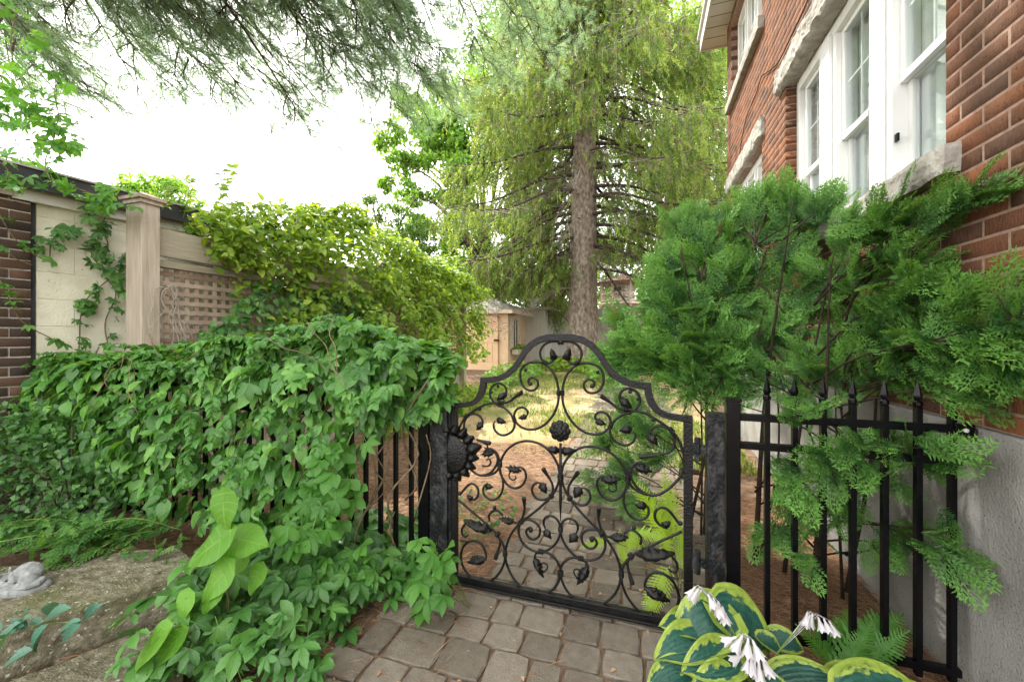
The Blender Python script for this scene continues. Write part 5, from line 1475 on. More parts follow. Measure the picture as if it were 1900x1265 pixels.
# ================================================================== STONE SLABS, STATUE
def slab(label, pts, z0, z1, seed, amp=.012):
    """irregular flagstone: outline pts (x, y), rough faces"""
    pts = np.array(pts); pts = pts[::1]
    # resample the outline
    cl = np.vstack([pts, pts[:1]]); out = []
    for a, b in zip(cl[:-1], cl[1:]):
        n_ = max(2, int(np.linalg.norm(b-a)/.035))
        for t in np.linspace(0, 1, n_, endpoint=False): out.append(a*(1-t)+b*t)
    out = np.array(out); c = out.mean(0); n_ = len(out)
    V, fs = [], []
    def disp(p, k):
        q = Vector(p)
        return p + np.array([mnoise.noise(q*8+Vector((seed,0,0))), mnoise.noise(q*8+Vector((0,seed,3))), mnoise.noise(q*7+Vector((1,2,seed)))])*amp*k + np.array([mnoise.noise(q*30+Vector((seed,0,0))), mnoise.noise(q*30), mnoise.noise(q*33+Vector((0,0,seed)))])*amp*.9*k
    layers = [(.99, z0, 1.2), (1.0, z0*.6+z1*.4, 1.5), (.995, z0*.3+z1*.7, 1.5), (1.0, z1-.008, .8), (.99, z1, .5)] + [(s, z1, .55) for s in (.93, .86, .78, .69, .6, .5, .4, .3, .2, .1)]
    for s, z, k in layers:
        for p in out:
            q = c+(p-c)*s; V.append(disp(np.array([q[0], q[1], z]), k))
    V.append(disp(np.array([c[0], c[1], z1]), .5))
    for l in range(len(layers)-1):
        for i in range(n_):
            j = (i+1) % n_; fs.append((l*n_+i, l*n_+j, (l+1)*n_+j, (l+1)*n_+i))
    l = len(layers)-1
    for i in range(n_): fs.append((l*n_+i, l*n_+(i+1) % n_, len(V)-1))
    mb = MB(); mb.add(V, fs); o = mb.build('stone_slab', M['flag'], None, smooth=False)
    return tag(o, label, 'stone', 'flagstone slabs at lower left')
def gpt(u, v, z): return at(u, v, (H-z)*F/(v-CY))[:2]
ZA = .2
slab('thick flagstone slab carrying the sleeping animal statue, lower left', [gpt(-190,1090,ZA), gpt(-30,1190,ZA), gpt(120,1135,ZA), gpt(220,1107,ZA), gpt(345,1070,ZA), gpt(372,1048,ZA), gpt(330,1015,ZA), gpt(250,1020,ZA), gpt(90,1045,ZA), gpt(-150,1060,ZA)][::1], .0, ZA, 3.0, .007)
ZB = .055
slab('lower flat flagstone slab filling the bottom left corner', [gpt(-40,1285,ZB), gpt(330,1420,ZB), gpt(345,1200,ZB), gpt(290,1165,ZB), gpt(230,1180,ZB), gpt(130,1222,ZB)], -.04, ZB, 5.0, .006)
slab('small narrow flagstone at the left edge between the two bigger slabs', [gpt(-200,1300,.045), gpt(-55,1278,.045), gpt(60,1222,.045), gpt(78,1212,.045), gpt(40,1203,.045), gpt(-60,1212,.045), gpt(-220,1230,.045)], -.04, .045, 7.0, .007)
# statue: a curled sleeping animal on a leaf-shaped plinth
sc0 = at(42, 1083, (H-ZA)*F/(1088-CY)); sc0[2] = ZA
st = thing('animal_statue', 'small grey cast stone statue of a sleeping animal on the flagstone', 'statue', tuple(sc0))
ex = unit(at(88, 1075, 1)-at(2, 1092, 1)); ex[2] = 0; ex = unit(ex); ey = np.array([-ex[1], ex[0], 0]); ez = np.array([0, 0, 1.0])
L3 = lambda a, b, c: sc0 + ex*a + ey*b + ez*c
mb = MB()
def blob(c, r, sx, sy, sz):
    vs, fs = [], []; n_ = 14; m_ = 9
    for i in range(m_+1):
        p = math.pi*i/m_
        for k in range(n_):
            a = 2*math.pi*k/n_; vs.append(L3(c[0]+r*sx*math.sin(p)*math.cos(a), c[1]+r*sy*math.sin(p)*math.sin(a), c[2]+r*sz*math.cos(p)))
    for i in range(m_):
        for k in range(n_):
            k2 = (k+1) % n_; fs.append((i*n_+k, (i+1)*n_+k, (i+1)*n_+k2, i*n_+k2))
    mb.add(vs, fs)
blob((.03, 0, .064), .048, 1.2, .8, .95); blob((-.012, 0, .05), .036, 1.2, .85, .9); blob((.058, -.026, .045), .034, 1.1, .8, 1.05)     # back, chest, haunch
blob((-.072, -.014, .046), .024, 1.2, .9, .9); blob((-.1, -.016, .036), .0135, 1.4, .8, .75); blob((-.06, .004, .074), .0105, .7, .5, 1.5); blob((-.062, -.034, .07), .0105, .7, .5, 1.5)  # head, muzzle, ears
blob((-.03, -.035, .03), .014, 2.6, .8, .8); blob((.03, -.045, .03), .014, 2.2, .8, .8); blob((-.035, .03, .03), .013, 2.4, .8, .8)         # paws
mb.tube([L3(.095, 0, .04), L3(.105, -.03, .033), L3(.085, -.055, .03), L3(.04, -.062, .028)], [.014, .013, .011, .006], 8)                  # tail
o = mb.build('animal', M['statue'], st, smooth=True)
rmsh = o.modifiers.new('remesh', 'REMESH'); rmsh.mode = 'VOXEL'; rmsh.voxel_size = .003; rmsh.use_smooth_shade = True
sm_ = o.modifiers.new('smooth', 'SMOOTH'); sm_.iterations = 3
tx = bpy.data.textures.new('fur', 'CLOUDS'); tx.noise_scale = .008
dm = o.modifiers.new('fur', 'DISPLACE'); dm.texture = tx; dm.strength = .0012; dm.texture_coords = 'GLOBAL'
mb = MB(); V, fs = [], []
n_ = 26
for l, (s, z) in enumerate(((.96, -.006), (1.0, .012), (.93, .024), (.6, .028), (.25, .028))):
    for k in range(n_):
        a = 2*math.pi*k/n_; rr = (1+.05*math.sin(5*a))
        V.append(L3(-.005+.128*s*rr*math.cos(a), -.012+.07*s*rr*math.sin(a), z + .002*math.sin(9*a)))
for l in range(4):
    for k in range(n_):
        k2 = (k+1) % n_; fs.append((l*n_+k, l*n_+k2, (l+1)*n_+k2, (l+1)*n_+k))
fs.append(tuple(4*n_+k for k in range(n_)))
mb.add(V, fs); mb.build('plinth', M['statue'], st, smooth=True)

# ================================================================== CEDARS behind the right fence
ced_specs = []   # blobs: (u, v, depth, radius, n, up)
def cedar(label, base, blobs, spray_s, n_parts, dead=0, extra=None):
    t_ = thing('arborvitae', label, 'shrub', (base[0], base[1], 0))
    P, D, Nn, S_ = [], [], [], []
    tb = MB()
    blobs = [(u, v, min(dd, (WX-.05-rad*.45)/max(ray(u, v)[0], .01)), rad, cnt, up) for u, v, dd, rad, cnt, up in blobs]
    blobs = [(u, v, (1.888/ray(u, v)[1] + (-.07, .09, .14)[int(u+v) % 3]) if (v > 735 and u > 1400) else dd, rad, int(round(cnt*1.0)) if spray_s > .25 else (cnt+2 if v < 735 else max(2, int(cnt*.95))), up) for u, v, dd, rad, cnt, up in blobs]
    cs = [at(u, v, dd) for u, v, dd, *_ in blobs]
    stems = [np.array([base[0]+rng.normal(0, .08), base[1]+.12+rng.normal(0, .06), 0]) for k in range(3)]
    zmax = max(c[2] for c in cs)
    for k, s0 in enumerate(stems):
        tip = s0 + np.array([rng.normal(0, .15), rng.normal(0, .1), zmax*(.9-.15*k)])
        tb.tube(spline([s0, (s0+tip)/2+N3(1)[0]*.04, tip], 6), np.linspace(.016-.004*k, .003, 13), 7)
    for (u, v, dd, rad, cnt, up), c in zip(blobs, cs):
        root = stems[rng.integers(0, 3)].copy(); root[2] = max(.15, min(c[2]-.25, zmax*.8))
        tb.tube(spline([root, (root+c)/2+np.array([0, 0, .03])+N3(1)[0]*.03, c], 6), np.linspace(.006, .003, 13), 5)
        out = c - root; out[2] *= .4; out = unit(out)
        for k in range(cnt):
            off = unit(rng.normal(size=3))*rad*rng.random()**.5*np.array([1, .8, 1])
            p = c + off
            dr = unit(out*.6 + unit(off)*.55 + np.array([-.05, -.25, up]) + rng.normal(0, .3, 3))
            p[0] = min(p[0], WX-.04)
            P.append(p - dr*spray_s*.35); D.append(dr)
            Nn.append(np.array([rng.normal(-.15, .4), -.75+rng.normal(0, .35), .55+rng.normal(0, .3)])); S_.append(spray_s*rng.uniform(.7, 1.25)*(.85 if p[2] < 1.05 else 1))
            if k % 4 == 0: tb.tube([c, (c+p)/2+[0,0,-.01], p], [.003, .0024, .0018], 4)
    tb.build('stem', M['cedarstem'], t_, smooth=True)
    P = np.array(P); n = len(P); Rm = frames(np.array(D), np.array(Nn))
    ti = rnd(n)
    if dead:
        ix = rng.permutation(n); dd_ = ix[:dead]
        P2 = P[dd_]; dd_ = dd_[np.argsort(np.linalg.norm(P2-[0,0,H], axis=1))[::-1][:dead//4]]; dead = len(dd_); P2 = P[dd_] + np.array([-.03, .05, -.02])
        foliage(t_, CED, rng.integers(0, 6, dead), Rm[dd_], P2, np.array(S_)[dd_]*.9, rnd(dead), M['cedardead'], 0, None, 'spray', 'dry_foliage')
    dist_ = np.linalg.norm(P-np.array([0, 0, H]), axis=1)
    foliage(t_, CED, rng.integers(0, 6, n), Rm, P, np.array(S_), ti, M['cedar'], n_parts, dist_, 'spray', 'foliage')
    return t_
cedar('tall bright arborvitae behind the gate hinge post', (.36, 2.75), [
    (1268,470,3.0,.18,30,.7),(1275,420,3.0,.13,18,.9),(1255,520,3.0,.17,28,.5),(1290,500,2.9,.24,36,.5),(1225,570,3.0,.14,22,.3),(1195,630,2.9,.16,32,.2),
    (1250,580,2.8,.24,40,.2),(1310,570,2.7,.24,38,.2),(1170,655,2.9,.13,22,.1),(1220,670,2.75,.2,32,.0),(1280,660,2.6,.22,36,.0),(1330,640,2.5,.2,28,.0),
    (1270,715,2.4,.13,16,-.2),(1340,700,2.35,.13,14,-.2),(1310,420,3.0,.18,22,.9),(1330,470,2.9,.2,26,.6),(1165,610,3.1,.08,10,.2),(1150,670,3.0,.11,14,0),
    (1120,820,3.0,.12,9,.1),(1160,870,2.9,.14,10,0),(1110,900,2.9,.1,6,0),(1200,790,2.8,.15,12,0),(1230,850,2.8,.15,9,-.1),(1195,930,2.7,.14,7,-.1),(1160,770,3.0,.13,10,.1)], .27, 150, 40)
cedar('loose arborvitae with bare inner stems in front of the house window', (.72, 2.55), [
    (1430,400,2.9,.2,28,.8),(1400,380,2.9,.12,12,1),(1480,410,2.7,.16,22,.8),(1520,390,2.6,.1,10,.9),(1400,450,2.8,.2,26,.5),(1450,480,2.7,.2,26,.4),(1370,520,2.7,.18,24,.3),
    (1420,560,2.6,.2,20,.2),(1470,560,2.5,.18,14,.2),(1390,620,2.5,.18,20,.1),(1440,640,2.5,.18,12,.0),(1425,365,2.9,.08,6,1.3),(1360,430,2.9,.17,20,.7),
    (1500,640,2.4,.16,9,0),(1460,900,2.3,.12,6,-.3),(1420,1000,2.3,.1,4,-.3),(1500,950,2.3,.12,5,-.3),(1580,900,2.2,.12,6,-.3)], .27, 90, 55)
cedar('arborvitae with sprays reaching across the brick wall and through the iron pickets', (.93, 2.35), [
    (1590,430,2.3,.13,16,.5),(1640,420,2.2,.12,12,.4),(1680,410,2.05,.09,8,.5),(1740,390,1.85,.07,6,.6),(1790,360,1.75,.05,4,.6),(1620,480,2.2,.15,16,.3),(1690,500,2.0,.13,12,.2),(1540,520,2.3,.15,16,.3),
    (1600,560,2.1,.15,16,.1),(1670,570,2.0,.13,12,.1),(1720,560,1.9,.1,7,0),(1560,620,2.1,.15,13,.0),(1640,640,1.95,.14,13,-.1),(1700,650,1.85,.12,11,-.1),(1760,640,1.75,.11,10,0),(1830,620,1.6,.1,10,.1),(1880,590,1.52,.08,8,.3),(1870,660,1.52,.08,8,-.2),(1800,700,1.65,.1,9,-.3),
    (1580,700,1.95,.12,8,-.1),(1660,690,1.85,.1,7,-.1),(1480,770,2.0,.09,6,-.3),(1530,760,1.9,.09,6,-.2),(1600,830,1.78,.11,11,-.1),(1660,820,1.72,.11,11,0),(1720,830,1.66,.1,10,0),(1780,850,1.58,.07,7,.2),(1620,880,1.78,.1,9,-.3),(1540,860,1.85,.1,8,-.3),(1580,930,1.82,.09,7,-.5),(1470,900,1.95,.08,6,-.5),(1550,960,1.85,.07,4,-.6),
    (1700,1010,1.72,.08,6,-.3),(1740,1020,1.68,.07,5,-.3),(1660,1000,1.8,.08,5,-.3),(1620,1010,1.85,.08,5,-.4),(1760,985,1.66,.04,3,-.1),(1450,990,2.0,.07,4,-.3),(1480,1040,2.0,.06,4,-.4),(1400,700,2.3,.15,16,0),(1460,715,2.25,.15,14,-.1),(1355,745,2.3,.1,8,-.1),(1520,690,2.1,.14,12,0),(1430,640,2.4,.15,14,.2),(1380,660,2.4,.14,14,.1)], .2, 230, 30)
dsp = thing('dead_cedar_twig', 'small dead orange-brown cedar sprig in front of the brick wall', 'twig', tuple(at(1850, 590, 1.55)))
foliage(dsp, CED, [0, 1, 2], frames(np.array([(.1, -.1, -1), (-.25, -.1, -.9), (.3, -.1, -.5)], float), np.array([(0, -1, .2)]*3, float)), np.array([at(1845, 572, 1.56), at(1832, 580, 1.56), at(1850, 585, 1.55)]), np.array([.07, .06, .06]), np.array([.3, .5, .8]), M['cedardead'], 3, np.arange(3), 'spray')

# ================================================================== HOSTA
m, t, o = nodes('hosta_leaf'); N, Lk = t.nodes.new, t.links.new
la = N('ShaderNodeAttribute'); la.attribute_name = 'lc'; sx = N('ShaderNodeSeparateXYZ'); Lk(la.outputs['Vector'], sx.inputs[0])
oi = N('ShaderNodeObjectInfo'); ab = N('ShaderNodeMath'); ab.operation = 'ABSOLUTE'; Lk(sx.outputs['X'], ab.inputs[0])
# streaky edge between blue-green heart and lime margin
cmb = N('ShaderNodeCombineXYZ'); m0 = N('ShaderNodeMath'); m0.operation = 'MULTIPLY'; m0.inputs[1].default_value = 2.6; Lk(sx.outputs['X'], m0.inputs[0]); Lk(m0.outputs[0], cmb.inputs['X'])
m00 = N('ShaderNodeMath'); m00.operation = 'MULTIPLY'; m00.inputs[1].default_value = 5.0; Lk(sx.outputs['Y'], m00.inputs[0]); Lk(m00.outputs[0], cmb.inputs['Y'])
m01 = N('ShaderNodeMath'); m01.operation = 'MULTIPLY'; m01.inputs[1].default_value = 50; Lk(oi.outputs['Random'], m01.inputs[0]); Lk(m01.outputs[0], cmb.inputs['Z'])
nz1 = N('ShaderNodeTexNoise'); nz1.inputs['Scale'].default_value = 1.5; nz1.inputs['Detail'].default_value = 5; Lk(cmb.outputs[0], nz1.inputs['Vector'])
tt = N('ShaderNodeMapRange'); tt.inputs['From Min'].default_value = .7; tt.inputs['From Max'].default_value = 1.0; tt.inputs['To Min'].default_value = 0; tt.inputs['To Max'].default_value = .75; Lk(sx.outputs['Y'], tt.inputs['Value'])
s1_ = N('ShaderNodeMath'); s1_.operation = 'ADD'; Lk(ab.outputs[0], s1_.inputs[0]); Lk(tt.outputs[0], s1_.inputs[1])
s2_ = N('ShaderNodeMath'); s2_.operation = 'MULTIPLY_ADD'; s2_.inputs[1].default_value = .8; Lk(nz1.outputs['Fac'], s2_.inputs[0]); Lk(s1_.outputs[0], s2_.inputs[2])
mg = N('ShaderNodeMapRange'); mg.inputs['From Min'].default_value = 1.08; mg.inputs['From Max'].default_value = 1.14; Lk(s2_.outputs[0], mg.inputs['Value'])
rp1 = ramp(t, [(.3, (.012,.066,.052)), (.7, (.03,.115,.078))]); rp2 = ramp(t, [(.3, (.2,.31,.035)), (.7, (.34,.43,.085))])
nz2 = N('ShaderNodeTexNoise'); nz2.inputs['Scale'].default_value = 3; Lk(cmb.outputs[0], nz2.inputs['Vector']); Lk(nz2.outputs['Fac'], rp1.inputs['Fac']); Lk(nz2.outputs['Fac'], rp2.inputs['Fac'])
mc = N('ShaderNodeMix'); mc.data_type = 'RGBA'; Lk(mg.outputs[0], mc.inputs['Factor']); Lk(rp1.outputs[0], mc.inputs['A']); Lk(rp2.outputs[0], mc.inputs['B'])
b = N('ShaderNodeBsdfPrincipled'); Lk(mc.outputs['Result'], b.inputs['Base Color']); b.inputs['Roughness'].default_value = .38; b.inputs['Specular IOR Level'].default_value = .45
# ribs following the leaf
r1 = N('ShaderNodeMath'); r1.operation = 'MULTIPLY'; r1.inputs[1].default_value = 30; Lk(ab.outputs[0], r1.inputs[0]); r2 = N('ShaderNodeMath'); r2.operation = 'SINE'; Lk(r1.outputs[0], r2.inputs[0])
nz3 = N('ShaderNodeTexNoise'); nz3.inputs['Scale'].default_value = 22; nz3.inputs['Detail'].default_value = 3; Lk(la.outputs['Vector'], nz3.inputs['Vector'])
r3_ = N('ShaderNodeMath'); r3_.operation = 'MULTIPLY_ADD'; r3_.inputs[1].default_value = 3.0; Lk(nz3.outputs['Fac'], r3_.inputs[0]); Lk(r2.outputs[0], r3_.inputs[2])
bp = N('ShaderNodeBump'); bp.inputs['Strength'].default_value = .3; bp.inputs['Distance'].default_value = .004; Lk(r3_.outputs[0], bp.inputs['Height']); Lk(bp.outputs[0], b.inputs['Normal'])
tr = N('ShaderNodeBsdfTranslucent'); Lk(mc.outputs['Result'], tr.inputs['Color']); mx_ = N('ShaderNodeMixShader'); mx_.inputs[0].default_value = .22
Lk(b.outputs[0], mx_.inputs[1]); Lk(tr.outputs[0], mx_.inputs[2]); Lk(mx_.outputs[0], o.inputs['Surface']); M['hosta'] = m
HOST = [grid_leaf(18, 12, ov(w, .55, .72), .12, dr, cup=.3, wave=.03, heart=.36, seed=i+90) for i, (w, dr) in enumerate(((.43, .5), (.38, .3), (.45, .75), (.4, .6)))]
hos = thing('hosta', 'large hosta with blue-green leaves edged in lime and white bell flowers by the gate', 'plant', tuple(at(1400, 1265, 1.45)*[1,1,0]))
spec = [((1345,1100),(1478,1185),1.5,0,(.05,-.55,.9),1.0), ((1335,1115),(1225,1165),1.48,2,(-.15,-.6,.9),1.05), ((1310,1160),(1195,1185),1.43,1,(-.5,-.5,.9),1.0), ((1350,1185),(1262,1215),1.37,1,(-.1,-.65,.8),1.1),
        ((1262,1215),(1178,1262),1.36,3,(-.3,-.6,.8),.95), ((1350,1235),(1268,1268),1.31,2,(-.1,-.7,.8),1.0), ((1455,1232),(1580,1232),1.36,1,(.05,-.75,.75),1.05), ((1590,1262),(1770,1262),1.24,0,(.05,-.8,.7),1.0),
        ((1480,1270),(1580,1275),1.28,1,(0,-.8,.7),1.0), ((1250,1262),(1190,1290),1.28,3,(-.2,-.7,.8),.9), ((1365,1165),(1340,1262),1.42,1,(.7,-.7,.3),.8), ((1415,1150),(1485,1195),1.47,3,(.1,-.3,1),.85), ((1320,1085),(1390,1085),1.58,1,(0,-.5,.9),.9), ((1390,1270),(1450,1300),1.27,2,(.1,-.7,.8),1.0), ((1290,1130),(1238,1118),1.52,3,(-.1,-.5,.9),1.2), ((1440,1150),(1512,1172),1.5,2,(.1,-.5,.9),1.0), ((1440,1235),(1405,1285),1.3,0,(-.1,-.7,.8),1.1), ((1560,1235),(1650,1222),1.38,2,(.1,-.6,.8),1.0), ((1650,1262),(1730,1240),1.34,3,(.2,-.6,.8),1.0), ((1330,1180),(1300,1235),1.4,2,(-.1,-.7,.8),1.1)]
P, D, Nn, S_, K = [], [], [], [], []
for a, b_, dd, k, nm_, sc_ in spec:
    p0, p1 = at(a[0], a[1]+36, dd), at(b_[0], b_[1]+26, dd-.05); P.append(p0); D.append(p1-p0); Nn.append(nm_); K.append(k); S_.append(np.linalg.norm(p1-p0)*.9*sc_)
foliage(hos, HOST, K, frames(np.array(D), np.array(Nn, float)), np.array(P), np.array(S_), rnd(len(P)), M['hosta'], len(P), np.arange(len(P)))
mb = MB(); hb = BASE[hos.name]
for p in P: mb.tube(spline([hb+N3(1)[0]*[.05,.05,0], (hb+p)/2+np.array([0,0,.04]), p], 4), .005, 6)
mb.build('leaf_stalk', M['greenstem'], hos, smooth=True)
def bell(mb, p, d, L=.042):
    prof = [(.0018, 0), (.0032, .1), (.0038, .34), (.0072, .5), (.0098, .72), (.0155, 1.0)]
    d = unit(d); ref = unit(np.cross(d, [.3, .5, .8])); ref2 = np.cross(d, ref); n_ = 24; V, fs = [], []
    for i, (r__, h_) in enumerate(prof):
        for k in range(n_):
            a = 2*math.pi*k/n_; rr_ = r__*(1+(.17*math.cos(6*a) if i == 5 else .1*math.cos(6*a))); V.append(p + d*(h_*L + (.09*L*math.cos(6*a) if i == 5 else 0)) + (ref*math.cos(a)+ref2*math.sin(a))*rr_*L/.042)
    for i in range(len(prof)-1):
        for k in range(n_): fs.append((i*n_+k, i*n_+(k+1) % n_, (i+1)*n_+(k+1) % n_, (i+1)*n_+k))
    mb.add(V, fs)
for (tip, root, flw) in (((1300,1090),(1372,1190),[(1290,1092,-.9),(1302,1098,-.5),(1313,1105,-.1),(1322,1112,.1),(1332,1118,.35),(1340,1128,.4),(1296,1096,-.7)]),
                         ((1500,1138),(1440,1215),[(1498,1140,-.6),(1508,1142,-.1),(1518,1148,.1),(1528,1150,.3),(1538,1154,.5),(1503,1144,-.3)]),
                         ((1378,1178),(1410,1265),[(1366,1185,-.8),(1378,1182,-.3),(1388,1186,.2),(1396,1190,.6),(1372,1188,-.5)]),
                         ((1392,1215),(1432,1290),[(1380,1218,-.9),(1394,1220,-.3),(1402,1224,.0),(1412,1222,.4),(1420,1228,.5),(1388,1222,-.2),(1408,1230,.1)])):
    dd = 1.40 if tip[1] < 1150 else 1.30
    sp = MB(); c = spline([np.array([hb[0], hb[1], .05]), at(*root, dd+.02), at(*tip, dd)], 8); sp.tube(c, .003, 6)
    so_ = None
    scp = sp.build('flower_scape', M['greenstem'], hos, smooth=True)
    for u, v, lean in flw:
        mb = MB(); p = at(u, v-4, dd-.01); dv = np.array([lean*.7, -.3, -1.0+.5*abs(lean)])+rng.normal(0, .18, 3); bell(mb, p, dv, .046*rng.uniform(.85, 1.15)); mb.tube([c[-1-int(8*rng.random())], (c[-1]+p)/2+[0, 0, .008], p], .0012, 4)
        f_ = mb.build('flower', M['petal'], scp, smooth=True)
# ferns
def fern(label, base, tips, m_, width=1.0, n_parts=99):
    t_ = thing('fern', label, 'fern', tuple(base))
    P, D, Nn, S_ = [], [], [], []
    for tip, nm_ in tips:
        p0, p1 = np.asarray(base) + N3(1)[0]*[.02, .02, 0], np.asarray(tip); P.append(p0); D.append(p1-p0+np.array([0, 0, .3])*np.linalg.norm(p1-p0)); Nn.append(nm_); S_.append(np.linalg.norm(p1-p0)*1.12)
    n = len(P)
    foliage(t_, FERN, rng.integers(0, 2, n), frames(np.array(D), np.array(Nn, float)), np.array(P), np.array(S_), rnd(n), m_, n, np.arange(n), 'frond', 'foliage')
fern('green fern with spreading fronds between the hosta and the iron pickets', at(1560, 1240, 1.52), [(at(1545,1165,1.62),(0,-.8,.5)), (at(1640,1170,1.5),(0,-.8,.6)), (at(1700,1160,1.55),(0,-.7,.7)), (at(1735,1165,1.5),(0,-.7,.7)), (at(1600,1145,1.65),(0,-.8,.5)), (at(1500,1140,1.6),(0,-.8,.5)), (at(1480,1175,1.55),(0,-.7,.6)), (at(1715,1200,1.45),(0,-.7,.7))], M['fern'])
def frond_chain(t_, a, b, nm_, k, m_, s=1.0):
    a, b = np.asarray(a), np.asarray(b)
    return (a, b-a, nm_, np.linalg.norm(b-a)*1.1*s, k)
lf_ = thing('fern', 'yellow-green fern pushing its fronds through the gate by the hinge post', 'fern', tuple(at(1262, 1085, 2.05)*[1,1,0]))
sp_ = [(at(1243,1050,1.84), at(1190,1158,1.74), (-.2,-1,.2), 2), (at(1165,985,1.95), at(1250,985,1.88), (0,-.5,.9), 1), (at(1130,1000,2.1), at(1080,1010,2.05), (0,-.7,.7), 0), (at(1200,1010,2.2), at(1150,1000,2.15), (0,-.8,.6), 0), (at(1250,1010,2.3), at(1180,900,2.3), (0,-1,.3), 0), (at(1250,1000,2.3), at(1235,880,2.35), (0,-1,.2), 0), (at(1160,1050,2.1), at(1150,990,2.1), (0,-1,.3), 0), (at(1225,985,1.9), at(1250,1050,1.86), (0,-1,.3), 1), (at(1180,975,1.95), at(1165,1030,1.9), (0,-1,.3), 1), (at(1270,1060,1.95), at(1262,970,2.0), (0,-1,.3), 0)]
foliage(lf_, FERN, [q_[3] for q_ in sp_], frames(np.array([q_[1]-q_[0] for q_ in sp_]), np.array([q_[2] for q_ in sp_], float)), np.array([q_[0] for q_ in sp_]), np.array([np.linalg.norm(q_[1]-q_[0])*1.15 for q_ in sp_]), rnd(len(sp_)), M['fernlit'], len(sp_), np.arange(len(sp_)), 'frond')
mb = MB(); lb = BASE[lf_.name]
for q_ in sp_: mb.tube(spline([lb, (lb+q_[0])/2+[0, 0, .05], q_[0]], 4), .0022, 4)
mb.build('stalk', M['greenstem'], lf_, smooth=True)
# ground plants in the bed beyond the gate, seen between the scrolls and under the spruce
def tuftplant(name, label, cat, c, rad, h, n, temps, s, m_, parts=0):
    t_ = thing(name, label, cat, (c[0], c[1], float(gz(c[0], c[1]))))
    a = rnd(n)*6.28; r_ = np.sqrt(rnd(n)); P = np.stack([c[0]+rad[0]*r_*np.cos(a), c[1]+rad[1]*r_*np.sin(a), np.zeros(n)], 1); P[:, 2] = gz(P[:, 0], P[:, 1]) + .02 + h*rnd(n)*(1-r_*.6)
    d = np.stack([np.cos(a), np.sin(a)-.3, rng.normal(0, .3, n)], 1) + N3(n)*.4; nm = np.array([0, -.3, 1]) + N3(n)*.3
    foliage(t_, temps, rng.integers(0, len(temps), n), frames(d, nm), P, s*rng.uniform(.6, 1.2, n), rnd(n), m_, parts, P[:, 1])
    mb = MB()
    for i in range(min(n, 14)): mb.tube([(c[0], c[1], float(gz(c[0], c[1]))-.02), tuple(P[i])], .003, 4)
    mb.build('stem', M['greenstem'], t_)
tuftplant('seedling_patch', 'small leafy seedlings growing in the pine straw left of the path', 'plant', (-1.25, 2.7), (.35, .5), .1, 120, OVL, .05, M['weed'], 60)
tuftplant('leafy_perennial', 'bright leafy perennials along the lawn edge below the lattice fence', 'plant', (-2.9, 6.0), (.5, 1.8), .45, 900, OVL, .1, M['sunvine'], 120)
tuftplant('leafy_perennial', 'leafy perennials at the foot of the far end of the vine fence by the shed', 'plant', (-3.0, 9.2), (.6, 1.3), .5, 700, OVL, .1, M['walnut'], 60)
tuftplant('hosta_clump', 'pale hosta clump around the foot of the spruce trunk', 'plant', (-1.9, 11.2), (1.0, .5), .5, 300, OVL, .2, M['sunvine'], 40)
tuftplant('leafy_perennial', 'leafy plants growing right of the spruce foot beside the arborvitae', 'plant', (-.7, 9.8), (.6, .8), .6, 420, OVL, .13, M['walnut'], 40)
tuftplant('trailing_flowers', 'trailing leaves spilling from the shed window box', 'plant', (SX1+.15, 11.6), (.12, .42), .2, 160, OVL, .08, M['sunvine'], 30)
for o in bpy.data.objects:
    if o.name.startswith('trailing_flowers'): o.location.z = .93 - 0.0; break
# ================================================================== TREES
def leaf_tree(label, base, trunk_h, blobs, n, s, m_, tr=.22, temps=QUAD, cat='tree', seed=0, group=None, name='broadleaf_tree', droop=-.2):
    """trunk with limbs to every leaf clump; the crown is many small leaf faces in uneven clumps"""
    r_ = np.random.default_rng(seed)
    t_ = thing(name, label, cat, tuple(base), group)
    base = np.asarray(base, float); top = base + np.array([r_.normal(0, .2), r_.normal(0, .2), trunk_h])
    tb = MB(); tb.tube(spline([base-[0,0,.2], (base+top)/2+r_.normal(0, .1, 3), top], 6), np.linspace(tr, tr*.5, 13), 9)
    P = []
    tot = sum(b[3]**2 for b in blobs)
    for (cx, cy_, cz, rad) in blobs:
        c = np.array([cx, cy_, cz])
        tb.tube(spline([base+(top-base)*r_.uniform(.55, 1), (top+c)/2+r_.normal(0, .2, 3), c], 5), np.linspace(tr*.35, .02, 11), 6)
        k = int(n*rad**2/tot)
        sub = max(5, int(rad*9))
        sc_ = c + unit(r_.normal(size=(sub, 3)))*rad*(r_.random((sub, 1))**.4)
        for q in sc_:
            if r_.random() < .35: tb.tube([c, (c+q)/2+r_.normal(0, .08, 3), q], [.03, .018, .008], 4)
        ci = r_.integers(0, sub, k)
        off = r_.normal(size=(k, 3))*rad*.26*np.array([1, 1, .6])
        P.append(sc_[ci] + off)
    tb.build('trunk', M['twig'], t_, smooth=True)
    P = np.concatenate(P); k = len(P)
    d = r_.normal(size=(k, 3)) + np.array([0, 0, droop]); nm = r_.normal(size=(k, 3))*.5 + np.array([-.3, -.1, .9])
    foliage(t_, temps, r_.integers(0, len(temps), k), frames(d, nm), P, s*r_.uniform(.6, 1.35, k), r_.random(k), m_, 0, None, 'leaf', 'crown')
    return t_
def blobs_px(lst): return [(*at(u, v, dd), rad) for u, v, dd, rad in lst]
